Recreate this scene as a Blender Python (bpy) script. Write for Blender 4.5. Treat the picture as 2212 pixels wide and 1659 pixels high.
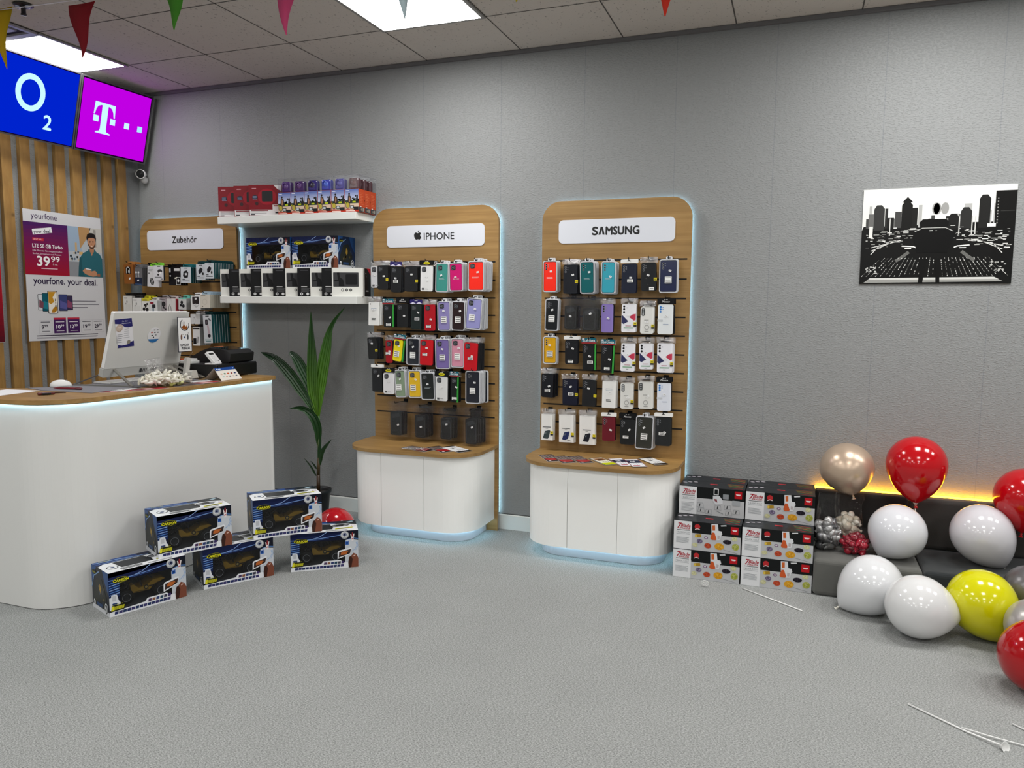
import bpy, bmesh, math, random
from math import sin, cos, pi, radians, sqrt
from mathutils import Vector, Matrix
from mathutils.geometry import tessellate_polygon

SC = bpy.context.scene
for _o in list(bpy.data.objects):
    bpy.data.objects.remove(_o)
random.seed(7)

# ------------------------------------------------------------------ camera
def cam_axes(yaw, pitch, roll):
    fw = Vector((sin(yaw)*cos(pitch), cos(yaw)*cos(pitch), sin(pitch)))
    rt = Vector((cos(yaw), -sin(yaw), 0.0))
    up = rt.cross(fw)
    return cos(roll)*rt+sin(roll)*up, -sin(roll)*rt+cos(roll)*up, fw
_r, _u, _f = cam_axes(-0.3549, -0.1018, 0.0069)
cd = bpy.data.cameras.new('camera'); cam = bpy.data.objects.new('camera', cd)
SC.collection.objects.link(cam)
cd.sensor_width = 36.0; cd.lens = 1639.4/2212*36.0; cd.clip_start = 0.05
cam.matrix_world = Matrix(((_r.x, _u.x, -_f.x, 4.664), (_r.y, _u.y, -_f.y, -4.4808), (_r.z, _u.z, -_f.z, 1.4306), (0, 0, 0, 1)))
SC.camera = cam

# ------------------------------------------------------------------ world and exposure
w = bpy.data.worlds.new('world'); SC.world = w; w.use_nodes = True
w.node_tree.nodes['Background'].inputs[0].default_value = (0.55, 0.6, 0.7, 1)
w.node_tree.nodes['Background'].inputs[1].default_value = 0.05
SC.view_settings.view_transform = 'Standard'; SC.view_settings.look = 'None'
SC.view_settings.gamma = 1.0; SC.view_settings.use_curve_mapping = False
SC.view_settings.exposure = 0.0
PANEL_LIGHT = 24.5       # ceiling light panels
LED_LIGHT = 15.0         # pale cyan strips
H = 2.97                # ceiling height
RX, RY = 9.0, -9.0      # room extents

# ------------------------------------------------------------------ materials
def lin(c):
    if isinstance(c, str):
        c = tuple(int(c[i:i+2], 16)/255 for i in (0, 2, 4))
    return tuple(x/12.92 if x <= 0.04045 else ((x+0.055)/1.055)**2.4 for x in c[:3])
MATS = {}
def base_mat(name):
    m = bpy.data.materials.new(name); m.use_nodes = True
    return m, m.node_tree.nodes, m.node_tree.links, m.node_tree.nodes['Principled BSDF']
def attr_mat(name, rough, metal=0.0, spec=0.5, coat=0.0, bump=0.0, bscale=200, sheen=0.0):
    """surface whose own colour is stored per face in the attribute Col"""
    m, N, L, b = base_mat(name)
    a = N.new('ShaderNodeAttribute'); a.attribute_name = 'Col'
    L.new(a.outputs['Color'], b.inputs['Base Color'])
    b.inputs['Roughness'].default_value = rough; b.inputs['Metallic'].default_value = metal
    b.inputs['Specular IOR Level'].default_value = spec; b.inputs['Coat Weight'].default_value = coat
    b.inputs['Sheen Weight'].default_value = sheen
    if bump:
        t = N.new('ShaderNodeTexCoord'); n = N.new('ShaderNodeTexNoise'); n.inputs['Scale'].default_value = bscale
        bp = N.new('ShaderNodeBump'); bp.inputs['Strength'].default_value = bump; bp.inputs['Distance'].default_value = 0.002
        L.new(t.outputs['Object'], n.inputs['Vector']); L.new(n.outputs['Fac'], bp.inputs['Height']); L.new(bp.outputs['Normal'], b.inputs['Normal'])
    MATS[name] = m
    return m
attr_mat('matte', 0.75); attr_mat('satin', 0.42); attr_mat('gloss', 0.16, coat=0.3)
attr_mat('printed_card', 0.36, spec=0.22); attr_mat('metal', 0.35, metal=0.9); attr_mat('rubber', 0.5, spec=0.3)
attr_mat('fabric', 0.95, bump=0.25, bscale=600, sheen=0.15); attr_mat('latex', 0.13, coat=0.25)
attr_mat('foil_latex', 0.30, metal=0.5); attr_mat('leaf', 0.35, bump=0.1, bscale=90)
attr_mat('cloth_thin', 0.8)
def thin_paper():
    m, N, L, b = base_mat('paper_thin')
    a = N.new('ShaderNodeAttribute'); a.attribute_name = 'Col'; L.new(a.outputs['Color'], b.inputs['Base Color']); b.inputs['Roughness'].default_value = 0.8
    tr = N.new('ShaderNodeBsdfTranslucent'); L.new(a.outputs['Color'], tr.inputs[0]); mx = N.new('ShaderNodeMixShader'); mx.inputs[0].default_value = 0.45
    L.new(b.outputs[0], mx.inputs[1]); L.new(tr.outputs[0], mx.inputs[2]); L.new(mx.outputs[0], N['Material Output'].inputs[0]); MATS['paper_thin'] = m
thin_paper()

def emit_mat(name, col, s):
    m = bpy.data.materials.new(name); m.use_nodes = True; N = m.node_tree.nodes; L = m.node_tree.links
    N.clear(); e = N.new('ShaderNodeEmission'); o = N.new('ShaderNodeOutputMaterial')
    e.inputs[0].default_value = (*col, 1); e.inputs[1].default_value = s; L.new(e.outputs[0], o.inputs[0])
    MATS[name] = m
emit_mat('light_panel', (1.0, 0.99, 0.97), PANEL_LIGHT)
emit_mat('led_cyan', (0.50, 0.84, 1.0), LED_LIGHT)
emit_mat('led_amber', (1.0, 0.42, 0.012), 26.0)
def screen_mat():
    m = bpy.data.materials.new('lit_screen'); m.use_nodes = True; N = m.node_tree.nodes; L = m.node_tree.links
    N.clear(); e = N.new('ShaderNodeEmission'); o = N.new('ShaderNodeOutputMaterial')
    a = N.new('ShaderNodeAttribute'); a.attribute_name = 'Col'
    L.new(a.outputs['Color'], e.inputs[0]); e.inputs[1].default_value = 1.06; L.new(e.outputs[0], o.inputs[0])
    MATS['lit_screen'] = m
screen_mat()

def clear_mat(name, tint, gfac, rough, bump, bscale):
    m = bpy.data.materials.new(name); m.use_nodes = True; N = m.node_tree.nodes; L = m.node_tree.links
    N.clear(); o = N.new('ShaderNodeOutputMaterial')
    t = N.new('ShaderNodeBsdfTransparent'); t.inputs[0].default_value = (*tint, 1)
    g = N.new('ShaderNodeBsdfGlossy'); g.inputs['Roughness'].default_value = rough; g.inputs[0].default_value = (1, 1, 1, 1)
    f = N.new('ShaderNodeLayerWeight'); f.inputs['Blend'].default_value = 0.25
    ma = N.new('ShaderNodeMath'); ma.operation = 'MULTIPLY_ADD'; ma.inputs[1].default_value = 0.16; ma.inputs[2].default_value = gfac
    mx = N.new('ShaderNodeMixShader')
    L.new(f.outputs['Fresnel'], ma.inputs[0]); L.new(ma.outputs[0], mx.inputs[0]); L.new(t.outputs[0], mx.inputs[1]); L.new(g.outputs[0], mx.inputs[2])
    if bump:
        tc = N.new('ShaderNodeTexCoord'); n = N.new('ShaderNodeTexNoise'); n.inputs['Scale'].default_value = bscale; n.inputs['Detail'].default_value = 4
        bp = N.new('ShaderNodeBump'); bp.inputs['Strength'].default_value = bump; bp.inputs['Distance'].default_value = 0.02
        L.new(tc.outputs['Object'], n.inputs['Vector']); L.new(n.outputs['Fac'], bp.inputs['Height'])
        L.new(bp.outputs['Normal'], g.inputs['Normal'])
    L.new(mx.outputs[0], o.inputs[0]); MATS[name] = m
clear_mat('clear_film', (0.985, 0.985, 0.985), 0.0, 0.05, 0.35, 30)
clear_mat('crumpled_film', (0.86, 0.86, 0.87), 0.22, 0.06, 1.0, 90)
clear_mat('clear_rigid', (0.95, 0.95, 0.96), 0.03, 0.05, 0, 1)
clear_mat('tinted_film', (0.50, 0.51, 0.53), 0.03, 0.06, 0, 1)
clear_mat('zip_film', (0.96, 0.96, 0.96), 0.012, 0.05, 0.9, 60)

def wood_mat(name, c0, c1, c2, sc=(0.9, 26, 26), rough=0.45):
    m, N, L, b = base_mat(name)
    tc = N.new('ShaderNodeTexCoord'); mp = N.new('ShaderNodeMapping'); mp.inputs['Scale'].default_value = sc
    L.new(tc.outputs['Object'], mp.inputs['Vector'])
    n1 = N.new('ShaderNodeTexNoise'); n1.inputs['Scale'].default_value = 1.6; n1.inputs['Detail'].default_value = 9; n1.inputs['Roughness'].default_value = 0.62; n1.inputs['Distortion'].default_value = 0.6
    L.new(mp.outputs[0], n1.inputs['Vector'])
    r = N.new('ShaderNodeValToRGB'); e = r.color_ramp.elements
    e[0].position = 0.30; e[0].color = (*lin(c0), 1); e[1].position = 0.72; e[1].color = (*lin(c2), 1)
    k = e.new(0.5); k.color = (*lin(c1), 1)
    L.new(n1.outputs['Fac'], r.inputs[0])
    # broad figure and small knots
    mp2 = N.new('ShaderNodeMapping'); mp2.inputs['Scale'].default_value = (2.2, 5.0, 5.0); L.new(tc.outputs['Object'], mp2.inputs['Vector'])
    n2 = N.new('ShaderNodeTexNoise'); n2.inputs['Scale'].default_value = 1.3; n2.inputs['Detail'].default_value = 3; L.new(mp2.outputs[0], n2.inputs['Vector'])
    r2 = N.new('ShaderNodeMapRange'); r2.inputs[1].default_value = 0.35; r2.inputs[2].default_value = 0.7; r2.inputs[3].default_value = 0.82; r2.inputs[4].default_value = 1.1
    L.new(n2.outputs['Fac'], r2.inputs[0])
    mx = N.new('ShaderNodeVectorMath'); mx.operation = 'SCALE'; L.new(r.outputs['Color'], mx.inputs[0]); L.new(r2.outputs[0], mx.inputs['Scale'])
    v = N.new('ShaderNodeTexVoronoi'); v.inputs['Scale'].default_value = 3.1; v.inputs['Randomness'].default_value = 1.0
    mp3 = N.new('ShaderNodeMapping'); mp3.inputs['Scale'].default_value = (1, 1.3, 1.3); L.new(tc.outputs['Object'], mp3.inputs['Vector']); L.new(mp3.outputs[0], v.inputs['Vector'])
    r3 = N.new('ShaderNodeMapRange'); r3.inputs[1].default_value = 0.02; r3.inputs[2].default_value = 0.075; r3.inputs[3].default_value = 0.45; r3.inputs[4].default_value = 1.0
    L.new(v.outputs['Distance'], r3.inputs[0])
    mx2 = N.new('ShaderNodeVectorMath'); mx2.operation = 'SCALE'; L.new(mx.outputs[0], mx2.inputs[0]); L.new(r3.outputs[0], mx2.inputs['Scale'])
    L.new(mx2.outputs[0], b.inputs['Base Color']); b.inputs['Roughness'].default_value = rough
    MATS[name] = m
wood_mat('oak', '8E6C3C', '9C7946', 'AB8852')
wood_mat('oak_slat', '926C3A', 'A67F46', 'B89358', sc=(10, 10, 1.6))
wood_mat('oak_edge', '8B672F', '9F7A3E', 'B08A4C')

def carpet():
    m, N, L, b = base_mat('carpet')
    tc = N.new('ShaderNodeTexCoord'); mp = N.new('ShaderNodeMapping'); mp.inputs['Rotation'].default_value = (0, 0, 0.5); mp.inputs['Scale'].default_value = (1.0, 1.7, 1)
    L.new(tc.outputs['Object'], mp.inputs['Vector'])
    n = N.new('ShaderNodeTexNoise'); n.inputs['Scale'].default_value = 150; n.inputs['Detail'].default_value = 6; n.inputs['Roughness'].default_value = 0.8
    L.new(mp.outputs[0], n.inputs['Vector'])
    r = N.new('ShaderNodeValToRGB'); e = r.color_ramp.elements
    e[0].position = 0.36; e[0].color = (*lin('5E605F'), 1); e[1].position = 0.64; e[1].color = (*lin('B9BBB9'), 1)
    L.new(n.outputs['Fac'], r.inputs[0])
    n2 = N.new('ShaderNodeTexNoise'); n2.inputs['Scale'].default_value = 3; n2.inputs['Detail'].default_value = 3; L.new(tc.outputs['Object'], n2.inputs['Vector'])
    mr = N.new('ShaderNodeMapRange'); mr.inputs[3].default_value = 0.93; mr.inputs[4].default_value = 1.07; L.new(n2.outputs['Fac'], mr.inputs[0])
    s = N.new('ShaderNodeVectorMath'); s.operation = 'SCALE'; L.new(r.outputs['Color'], s.inputs[0]); L.new(mr.outputs[0], s.inputs['Scale'])
    L.new(s.outputs[0], b.inputs['Base Color']); b.inputs['Roughness'].default_value = 1.0; b.inputs['Specular IOR Level'].default_value = 0.1
    bp = N.new('ShaderNodeBump'); bp.inputs['Strength'].default_value = 0.3; bp.inputs['Distance'].default_value = 0.003
    L.new(n.outputs['Fac'], bp.inputs['Height']); L.new(bp.outputs[0], b.inputs['Normal'])
    MATS['carpet'] = m
carpet()
SEAMS = (0.245, 0.776, 1.316, 1.854, 2.39, 2.92, 3.449, 3.982, 4.517, 5.055, 5.583, 6.12)
def wallpaper(name, col):
    """painted woodchip paper with butt seams running up the wall"""
    m, N, L, b = base_mat(name)
    tc = N.new('ShaderNodeTexCoord')
    mp = N.new('ShaderNodeMapping'); mp.inputs['Scale'].default_value = (0.75, 0.75, 1.5); L.new(tc.outputs['Object'], mp.inputs['Vector'])
    n = N.new('ShaderNodeTexNoise'); n.inputs['Scale'].default_value = 95; n.inputs['Detail'].default_value = 3.5; n.inputs['Roughness'].default_value = 0.6
    L.new(mp.outputs[0], n.inputs['Vector'])
    r = N.new('ShaderNodeMapRange'); r.inputs[1].default_value = 0.48; r.inputs[2].default_value = 0.75; L.new(n.outputs['Fac'], r.inputs[0])
    bp = N.new('ShaderNodeBump'); bp.inputs['Strength'].default_value = 0.5; bp.inputs['Distance'].default_value = 0.006
    L.new(r.outputs[0], bp.inputs['Height']); L.new(bp.outputs[0], b.inputs['Normal'])
    a = N.new('ShaderNodeAttribute'); a.attribute_name = 'Col'
    L.new(a.outputs['Color'], b.inputs['Base Color'])
    b.inputs['Roughness'].default_value = 0.62; b.inputs['Specular IOR Level'].default_value = 0.35
    MATS[name] = m
wallpaper('woodchip_paper', 0)
def tilemat():
    m, N, L, b = base_mat('ceiling_tile')
    tc = N.new('ShaderNodeTexCoord'); mp = N.new('ShaderNodeMapping'); mp.inputs['Scale'].default_value = (1, 0.6, 1); L.new(tc.outputs['Object'], mp.inputs['Vector'])
    n = N.new('ShaderNodeTexNoise'); n.inputs['Scale'].default_value = 85; n.inputs['Detail'].default_value = 2; L.new(mp.outputs[0], n.inputs['Vector'])
    r = N.new('ShaderNodeMapRange'); r.inputs[1].default_value = 0.27; r.inputs[2].default_value = 0.36; r.inputs[3].default_value = 0.5; r.inputs[4].default_value = 1.0; L.new(n.outputs['Fac'], r.inputs[0])
    a = N.new('ShaderNodeAttribute'); a.attribute_name = 'Col'
    s = N.new('ShaderNodeVectorMath'); s.operation = 'SCALE'; L.new(a.outputs['Color'], s.inputs[0]); L.new(r.outputs[0], s.inputs['Scale'])
    L.new(s.outputs[0], b.inputs['Base Color']); b.inputs['Roughness'].default_value = 0.95
    MATS['ceiling_tile'] = m
tilemat()

# ------------------------------------------------------------------ mesh builder
_txt = {}
def text_geo(s):
    if s not in _txt:
        c = bpy.data.curves.new('t', 'FONT'); c.body = s; c.size = 1.0
        c.resolution_u = 3
        o = bpy.data.objects.new('t', c); SC.collection.objects.link(o)
        me = o.to_mesh()
        bpy.context.view_layer.update()
        o.to_mesh_clear()
        dg = bpy.context.evaluated_depsgraph_get(); me = o.evaluated_get(dg).to_mesh()
        vs = [(v.co.x, v.co.y) for v in me.vertices]; fs = [tuple(p.vertices) for p in me.polygons]
        bpy.data.objects.remove(o)
        x0 = min(v[0] for v in vs); x1 = max(v[0] for v in vs)
        _txt[s] = (vs, fs, x0, x1)
    return _txt[s]

class MB:
    def __init__(s):
        s.v = []; s.f = []; s.c = []; s.m = []; s.mi = 0; s.sm = []
        s.fr = (Vector((0, 0, 0)), Vector((1, 0, 0)), Vector((0, 0, 1)), Vector((0, -1, 0)))
        s.smooth = False
    def frame(s, o=(0, 0, 0), U=(1, 0, 0), V=(0, 0, 1), W=(0, -1, 0)):
        s.fr = (Vector(o), Vector(U), Vector(V), Vector(W)); return s
    def P(s, u, v, w=0):
        o, U, V, W = s.fr; return o+U*u+V*v+W*w
    def add(s, vs, fs, col):
        n = len(s.v); s.v += [tuple(p) for p in vs]
        col = lin(col)
        for f in fs:
            s.f.append([i+n for i in f]); s.c.append(col); s.m.append(s.mi); s.sm.append(s.smooth)
        return s
    # solids
    def box(s, x0, x1, y0, y1, z0, z1, col):
        v = [(x, y, z) for z in (z0, z1) for y in (y0, y1) for x in (x0, x1)]
        return s.add(v, [(0, 2, 3, 1), (4, 5, 7, 6), (0, 1, 5, 4), (2, 6, 7, 3), (0, 4, 6, 2), (1, 3, 7, 5)], col)
    def rbox(s, x0, x1, y0, y1, z0, z1, r, col, seg=3):
        bm = bmesh.new(); bmesh.ops.create_cube(bm, size=1)
        for v in bm.verts:
            v.co = Vector(((x0+x1)/2+v.co.x*(x1-x0), (y0+y1)/2+v.co.y*(y1-y0), (z0+z1)/2+v.co.z*(z1-z0)))
        bmesh.ops.bevel(bm, geom=bm.edges[:], offset=r, segments=seg, profile=0.5, affect='EDGES')
        return s.addbm(bm, col)
    def addbm(s, bm, col):
        bm.verts.index_update()
        s.add([v.co.copy() for v in bm.verts], [[v.index for v in f.verts] for f in bm.faces], col); bm.free(); return s
    def prism(s, pts, w0, w1, col, side=None, caps=True):
        """outline in the frame's u, v; extruded from depth w0 (back) to w1 (front)"""
        n = len(pts)
        ar = sum(pts[i][0]*pts[(i+1) % n][1]-pts[(i+1) % n][0]*pts[i][1] for i in range(n))
        if ar < 0: pts = pts[::-1]
        A = [s.P(u, v, w0) for u, v in pts]; B = [s.P(u, v, w1) for u, v in pts]
        s.add(A+B, [(i, (i+1) % n, n+(i+1) % n, n+i) for i in range(n)], side or col)
        if caps:
            tr = tessellate_polygon([[Vector((u, v, 0)) for u, v in pts]])
            fs = []
            for t in tr:
                a, b, c = (Vector(pts[i]) for i in t)
                if (b-a).cross(c-a) < 0: t = t[::-1]
                fs.append(tuple(t))
            s.add(B, fs, col); s.add(A, [f[::-1] for f in fs], side or col)
        return s
    def ring(s, outer, inner, w0, w1, col):
        n = len(outer)
        O0 = [s.P(u, v, w0) for u, v in outer]; O1 = [s.P(u, v, w1) for u, v in outer]
        I0 = [s.P(u, v, w0) for u, v in inner]; I1 = [s.P(u, v, w1) for u, v in inner]
        fs = []
        for i in range(n):
            j = (i+1) % n
            fs += [(i, j, n+j, n+i), (2*n+j, 2*n+i, 3*n+i, 3*n+j), (n+i, n+j, 3*n+j, 3*n+i), (j, i, 2*n+i, 2*n+j)]
        return s.add(O0+O1+I0+I1, fs, col)
    # flat print laid on a face
    def pg(s, pts, w, col):
        n = len(pts)
        tr = tessellate_polygon([[Vector((u, v, 0)) for u, v in pts]]); fs = []
        for t in tr:
            a, b, c = (Vector(pts[i]) for i in t)
            if (b-a).cross(c-a) < 0: t = t[::-1]
            fs.append(tuple(t))
        return s.add([s.P(u, v, w) for u, v in pts], fs, col)
    def q(s, u0, v0, u1, v1, w, col):
        return s.add([s.P(u0, v0, w), s.P(u1, v0, w), s.P(u1, v1, w), s.P(u0, v1, w)], [(0, 1, 2, 3)], col)
    def disc(s, u, v, r, w, col, ry=None, n=20, a0=0, a1=2*pi):
        ry = ry or r
        k = n if a1-a0 > 6.28 else n+1
        return s.add([s.P(u+r*cos(a0+(a1-a0)*i/n), v+ry*sin(a0+(a1-a0)*i/n), w) for i in range(k)], [tuple(range(k))], col)
    def arc(s, u, v, r, t, w, col, a0, a1, ry=None, n=18):
        ry = ry or r; vs = []; fs = []
        for i in range(n+1):
            a = a0+(a1-a0)*i/n
            vs += [s.P(u+(r-t)*cos(a), v+(ry-t)*sin(a), w), s.P(u+r*cos(a), v+ry*sin(a), w)]
        for i in range(n): fs.append((2*i, 2*i+1, 2*i+3, 2*i+2))
        return s.add(vs, fs, col)
    def line(s, pts, t, w, col):
        vs = []; fs = []
        for i, p in enumerate(pts):
            a = Vector(pts[max(0, i-1)]); b = Vector(pts[min(len(pts)-1, i+1)])
            d = (b-a).normalized() if (b-a).length else Vector((1, 0)); nn = Vector((-d.y, d.x))*t/2
            vs += [s.P(p[0]-nn.x, p[1]-nn.y, w), s.P(p[0]+nn.x, p[1]+nn.y, w)]
        for i in range(len(pts)-1): fs.append((2*i, 2*i+2, 2*i+3, 2*i+1))
        return s.add(vs, fs, col)
    def tx(s, t, u, v, h, w, col, al='l', wid=None, sh=0.0, bold=0.0, rot=0.0):
        vs, fs, x0, x1 = text_geo(t)
        k = h/0.70; kx = k if wid is None else wid/(x1-x0)
        W = (x1-x0)*kx; off = {'l': 0, 'c': -W/2, 'r': -W}[al]
        for dx, dy in ([(0, 0)] if not bold else [(-bold*h, 0), (bold*h, 0), (0, bold*h), (0, -bold*h)]):
            out = []
            for a, b in vs:
                X = (a-x0)*kx+off+sh*b*k+dx; Y = b*k+dy
                out.append(s.P(u+X*cos(rot)-Y*sin(rot), v+X*sin(rot)+Y*cos(rot), w))
            s.add(out, fs, col)
            w += 0.00002
        return s
    def bars(s, u, v, wd, n, dv, h, w, col, rnd=0.25):
        for i in range(n):
            s.q(u, v-i*dv-h, u+wd*(1-rnd*random.random()), v-i*dv, w, col)
        return s
    def tube(s, pts, r, col, n=8, r1=None, cap=True):
        pts = [Vector(p) for p in pts]; vs = []; fs = []
        L = len(pts); up = None
        for i, p in enumerate(pts):
            d = (pts[min(L-1, i+1)]-pts[max(0, i-1)]).normalized()
            if up is None: up = Vector((0, 0, 1)) if abs(d.z) < 0.9 else Vector((1, 0, 0))
            a = d.cross(up).normalized(); b = a.cross(d).normalized(); up = b
            rr = r if r1 is None else r+(r1-r)*i/(L-1)
            vs += [p+a*rr*cos(2*pi*k/n)+b*rr*sin(2*pi*k/n) for k in range(n)]
        for i in range(L-1):
            for k in range(n):
                fs.append((i*n+k, i*n+(k+1) % n, (i+1)*n+(k+1) % n, (i+1)*n+k))
        if cap: fs += [tuple(range(n))[::-1], tuple((L-1)*n+k for k in range(n))]
        sm = s.smooth; s.smooth = True; s.add(vs, fs, col); s.smooth = sm; return s
    def lathe(s, prof, o, ax, col, n=24):
        """profile (r, h) turned about axis ax from point o"""
        ax = Vector(ax).normalized(); o = Vector(o)
        t = Vector((0, 0, 1)) if abs(ax.z) < 0.9 else Vector((1, 0, 0))
        a = ax.cross(t).normalized(); b = ax.cross(a).normalized(); vs = []; fs = []
        for r, h in prof:
            vs += [o+ax*h+a*r*cos(2*pi*k/n)+b*r*sin(2*pi*k/n) for k in range(n)]
        for i in range(len(prof)-1):
            for k in range(n):
                fs.append((i*n+k, (i+1)*n+k, (i+1)*n+(k+1) % n, i*n+(k+1) % n))
        sm = s.smooth; s.smooth = True; s.add(vs, fs, col); s.smooth = sm; return s
    def build(s, name, mats, parent=None, loc=None):
        me = bpy.data.meshes.new(name)
        loc = Vector(loc) if loc is not None else Vector((0, 0, 0))
        me.from_pydata([tuple(Vector(p)-loc) for p in s.v], [], s.f)
        if isinstance(mats, str): mats = [mats]
        for m in mats: me.materials.append(MATS[m])
        ca = me.color_attributes.new('Col', 'FLOAT_COLOR', 'CORNER')
        buf = []
        for p, c in zip(s.f, s.c): buf += [c[0], c[1], c[2], 1.0]*len(p)
        ca.data.foreach_set('color', buf)
        me.polygons.foreach_set('material_index', s.m); me.polygons.foreach_set('use_smooth', s.sm)
        me.validate(); me.update()
        o = bpy.data.objects.new(name, me); SC.collection.objects.link(o); o.location = loc
        if parent is not None: o.parent = parent
        return o

def rr(u0, v0, u1, v1, r, n=5):
    """rounded rectangle outline"""
    out = []
    for cx, cy, a in ((u1-r, v0+r, -pi/2), (u1-r, v1-r, 0), (u0+r, v1-r, pi/2), (u0+r, v0+r, pi)):
        out += [(cx+r*cos(a+pi/2*i/n), cy+r*sin(a+pi/2*i/n)) for i in range(n+1)]
    return out
def tag(o, label=None, cat=None, group=None, kind=None):
    if label: o['label'] = label
    if cat: o['category'] = cat
    if group: o['group'] = group
    if kind: o['kind'] = kind
    return o
def empty(name, loc, rz=0.0, label=None, cat=None, group=None):
    o = bpy.data.objects.new(name, None); SC.collection.objects.link(o); o.empty_display_size = 0.05
    o.location = loc; o.rotation_euler = (0, 0, rz)
    return tag(o, label, cat, group)
def dup(o, parent=None):
    c = o.copy(); SC.collection.objects.link(c)
    if parent is not None: c.parent = parent
    for ch in list(o.children): dup(ch, c)
    return c
def struct(mb, name, mat):
    o = mb.build(name, mat); o['kind'] = 'structure'; return o

# ------------------------------------------------------------------ room
T = 0.625; GX = -0.075; GY = -0.568
m = MB(); m.add([(0, 0, 0), (0, RY, 0), (RX, RY, 0), (RX, 0, 0)], [(0, 1, 2, 3)], 'FFFFFF'); struct(m, 'floor', 'carpet')
WALLC = '8F9191'; SEAMC = '84878A'
m = MB(); xs = [0.0]
for sx in SEAMS: xs += [sx-0.002, sx+0.002]
xs.append(RX)
for i in range(len(xs)-1):
    dark = i % 2 == 1
    m.add([(xs[i], 0, 0), (xs[i+1], 0, 0), (xs[i+1], 0, H), (xs[i], 0, H)], [(0, 1, 2, 3)], SEAMC if dark else WALLC)
struct(m, 'wall_back', 'woodchip_paper')
m = MB(); m.add([(0, RY, 0), (0, 0, 0), (0, 0, H), (0, RY, H)], [(0, 1, 2, 3)], WALLC); struct(m, 'wall_left', 'woodchip_paper')
m = MB(); m.add([(RX, 0, 0), (RX, RY, 0), (RX, RY, H), (RX, 0, H)], [(0, 1, 2, 3)], WALLC); struct(m, 'wall_right', 'woodchip_paper')
m = MB(); m.add([(RX, RY, 0), (0, RY, 0), (0, RY, H), (RX, RY, H)], [(0, 1, 2, 3)], WALLC); struct(m, 'wall_front', 'woodchip_paper')
m = MB(); m.add([(0, 0, H), (RX, 0, H), (RX, RY, H), (0, RY, H)], [(0, 1, 2, 3)], 'CCC6BF')
for i in range(0, 16):
    x = GX+i*T
    if 0.02 < x < RX: m.add([(x-0.0035, 0, H-.001), (x+0.0035, 0, H-.001), (x+0.0035, RY, H-.001), (x-0.0035, RY, H-.001)], [(0, 1, 2, 3)], '5A5754')
for i in range(0, 15):
    y = GY-i*T
    if y > RY: m.add([(0, y+.0035, H-.001), (RX, y+.0035, H-.001), (RX, y-.0035, H-.001), (0, y-.0035, H-.001)], [(0, 1, 2, 3)], '5A5754')
struct(m, 'ceiling', 'ceiling_tile')
m = MB(); m.box(0, RX, -0.022, -0.0005, H-0.022, H-0.002, '6B6A6C'); struct(m, 'trim_1', 'satin')
m = MB(); m.box(0.001, 0.022, RY+.001, -0.023, H-0.022, H-0.002, '6B6A6C'); struct(m, 'trim_2', 'satin')
m = MB(); m.box(0.001, RX-.001, -0.015, -0.0005, 0.0005, 0.092, 'DADDDA'); m.box(0.001, RX-.001, -0.011, -0.0005, 0.092, 0.097, 'F0F0EC')
m.box(0.001, RX-.001, -0.0035, -0.0005, 0.097, 0.101, '2A2C2C'); struct(m, 'baseboard_back', 'satin')
for nm, a in (('baseboard_left', (0.0005, 0.015, RY, -0.016)), ('baseboard_right', (RX-.015, RX-.0005, RY, -0.016))):
    m = MB(); m.box(*a, 0.0005, 0.097, 'DADDDA'); struct(m, nm, 'satin')

# ceiling light panels
LXS = (0, 4, 8, 10, 12); LYS = (0, 4, 8, 12)
first = None
names = {(0, 0): 'square ceiling light panel above the blue and magenta screens', (4, 0): 'square ceiling light panel at the top middle, before the pale pennant'}
for i in LXS:
    for j in LYS:
        if i == 10 and j: continue  # single extra panel, added out of view to brighten the back wall's right side
        x0 = GX+i*T; y1 = GY-j*T
        cx, cy = x0+T/2, y1-T/2
        sx0 = -T/2 if i else 0.03-cx
        if first is None or i == 0:
            t = empty('ceiling_light', (cx, cy, H))
            m = MB(); m.box(sx0, T/2, -T/2, T/2, -0.012, -0.002, '8E8E8C')
            f = m.build('frame', 'satin', t)
            m = MB(); m.add([(sx0+.02, -T/2+.02, -.0125), (sx0+.02, T/2-.02, -.0125), (T/2-.02, T/2-.02, -.0125), (T/2-.02, -T/2+.02, -.0125)], [(0, 1, 2, 3)], 'FFFFFF')
            m.build('diffuser', 'light_panel', t)
            if i: first = t
        else:
            t = dup(first); t.location = (cx, cy, H)
        if (i, j) in names: tag(t, names[(i, j)], 'ceiling light', 'square ceiling light panels')
        else: tag(t, 'unseen square ceiling light panel outside the picture', 'ceiling light', 'square ceiling light panels')
# ------------------------------------------------------------------ display stands
def apple(mb, u, v, h, w, col):
    """bitten fruit mark with a leaf"""
    pts = [(-.02, .60), (-.10, .64), (-.20, .68), (-.31, .66), (-.40, .57), (-.44, .44), (-.43, .29), (-.38, .14), (-.30, .02), (-.22, -.05), (-.13, -.06), (-.03, -.02), (.05, -.02), (.14, -.06), (.22, -.05),
           (.30, .03), (.36, .13), (.39, .21), (.31, .27), (.27, .36), (.28, .46), (.33, .54), (.38, .58), (.30, .65), (.20, .68), (.08, .64)]
    mb.pg([(u+a*h, v+b*h) for a, b in pts], w, col)
    mb.pg([(u+a*h, v+b*h) for a, b in [(-.01, .71), (.01, .80), (.07, .88), (.15, .93), (.15, .84), (.10, .76), (.03, .71)]], w, col)

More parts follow.
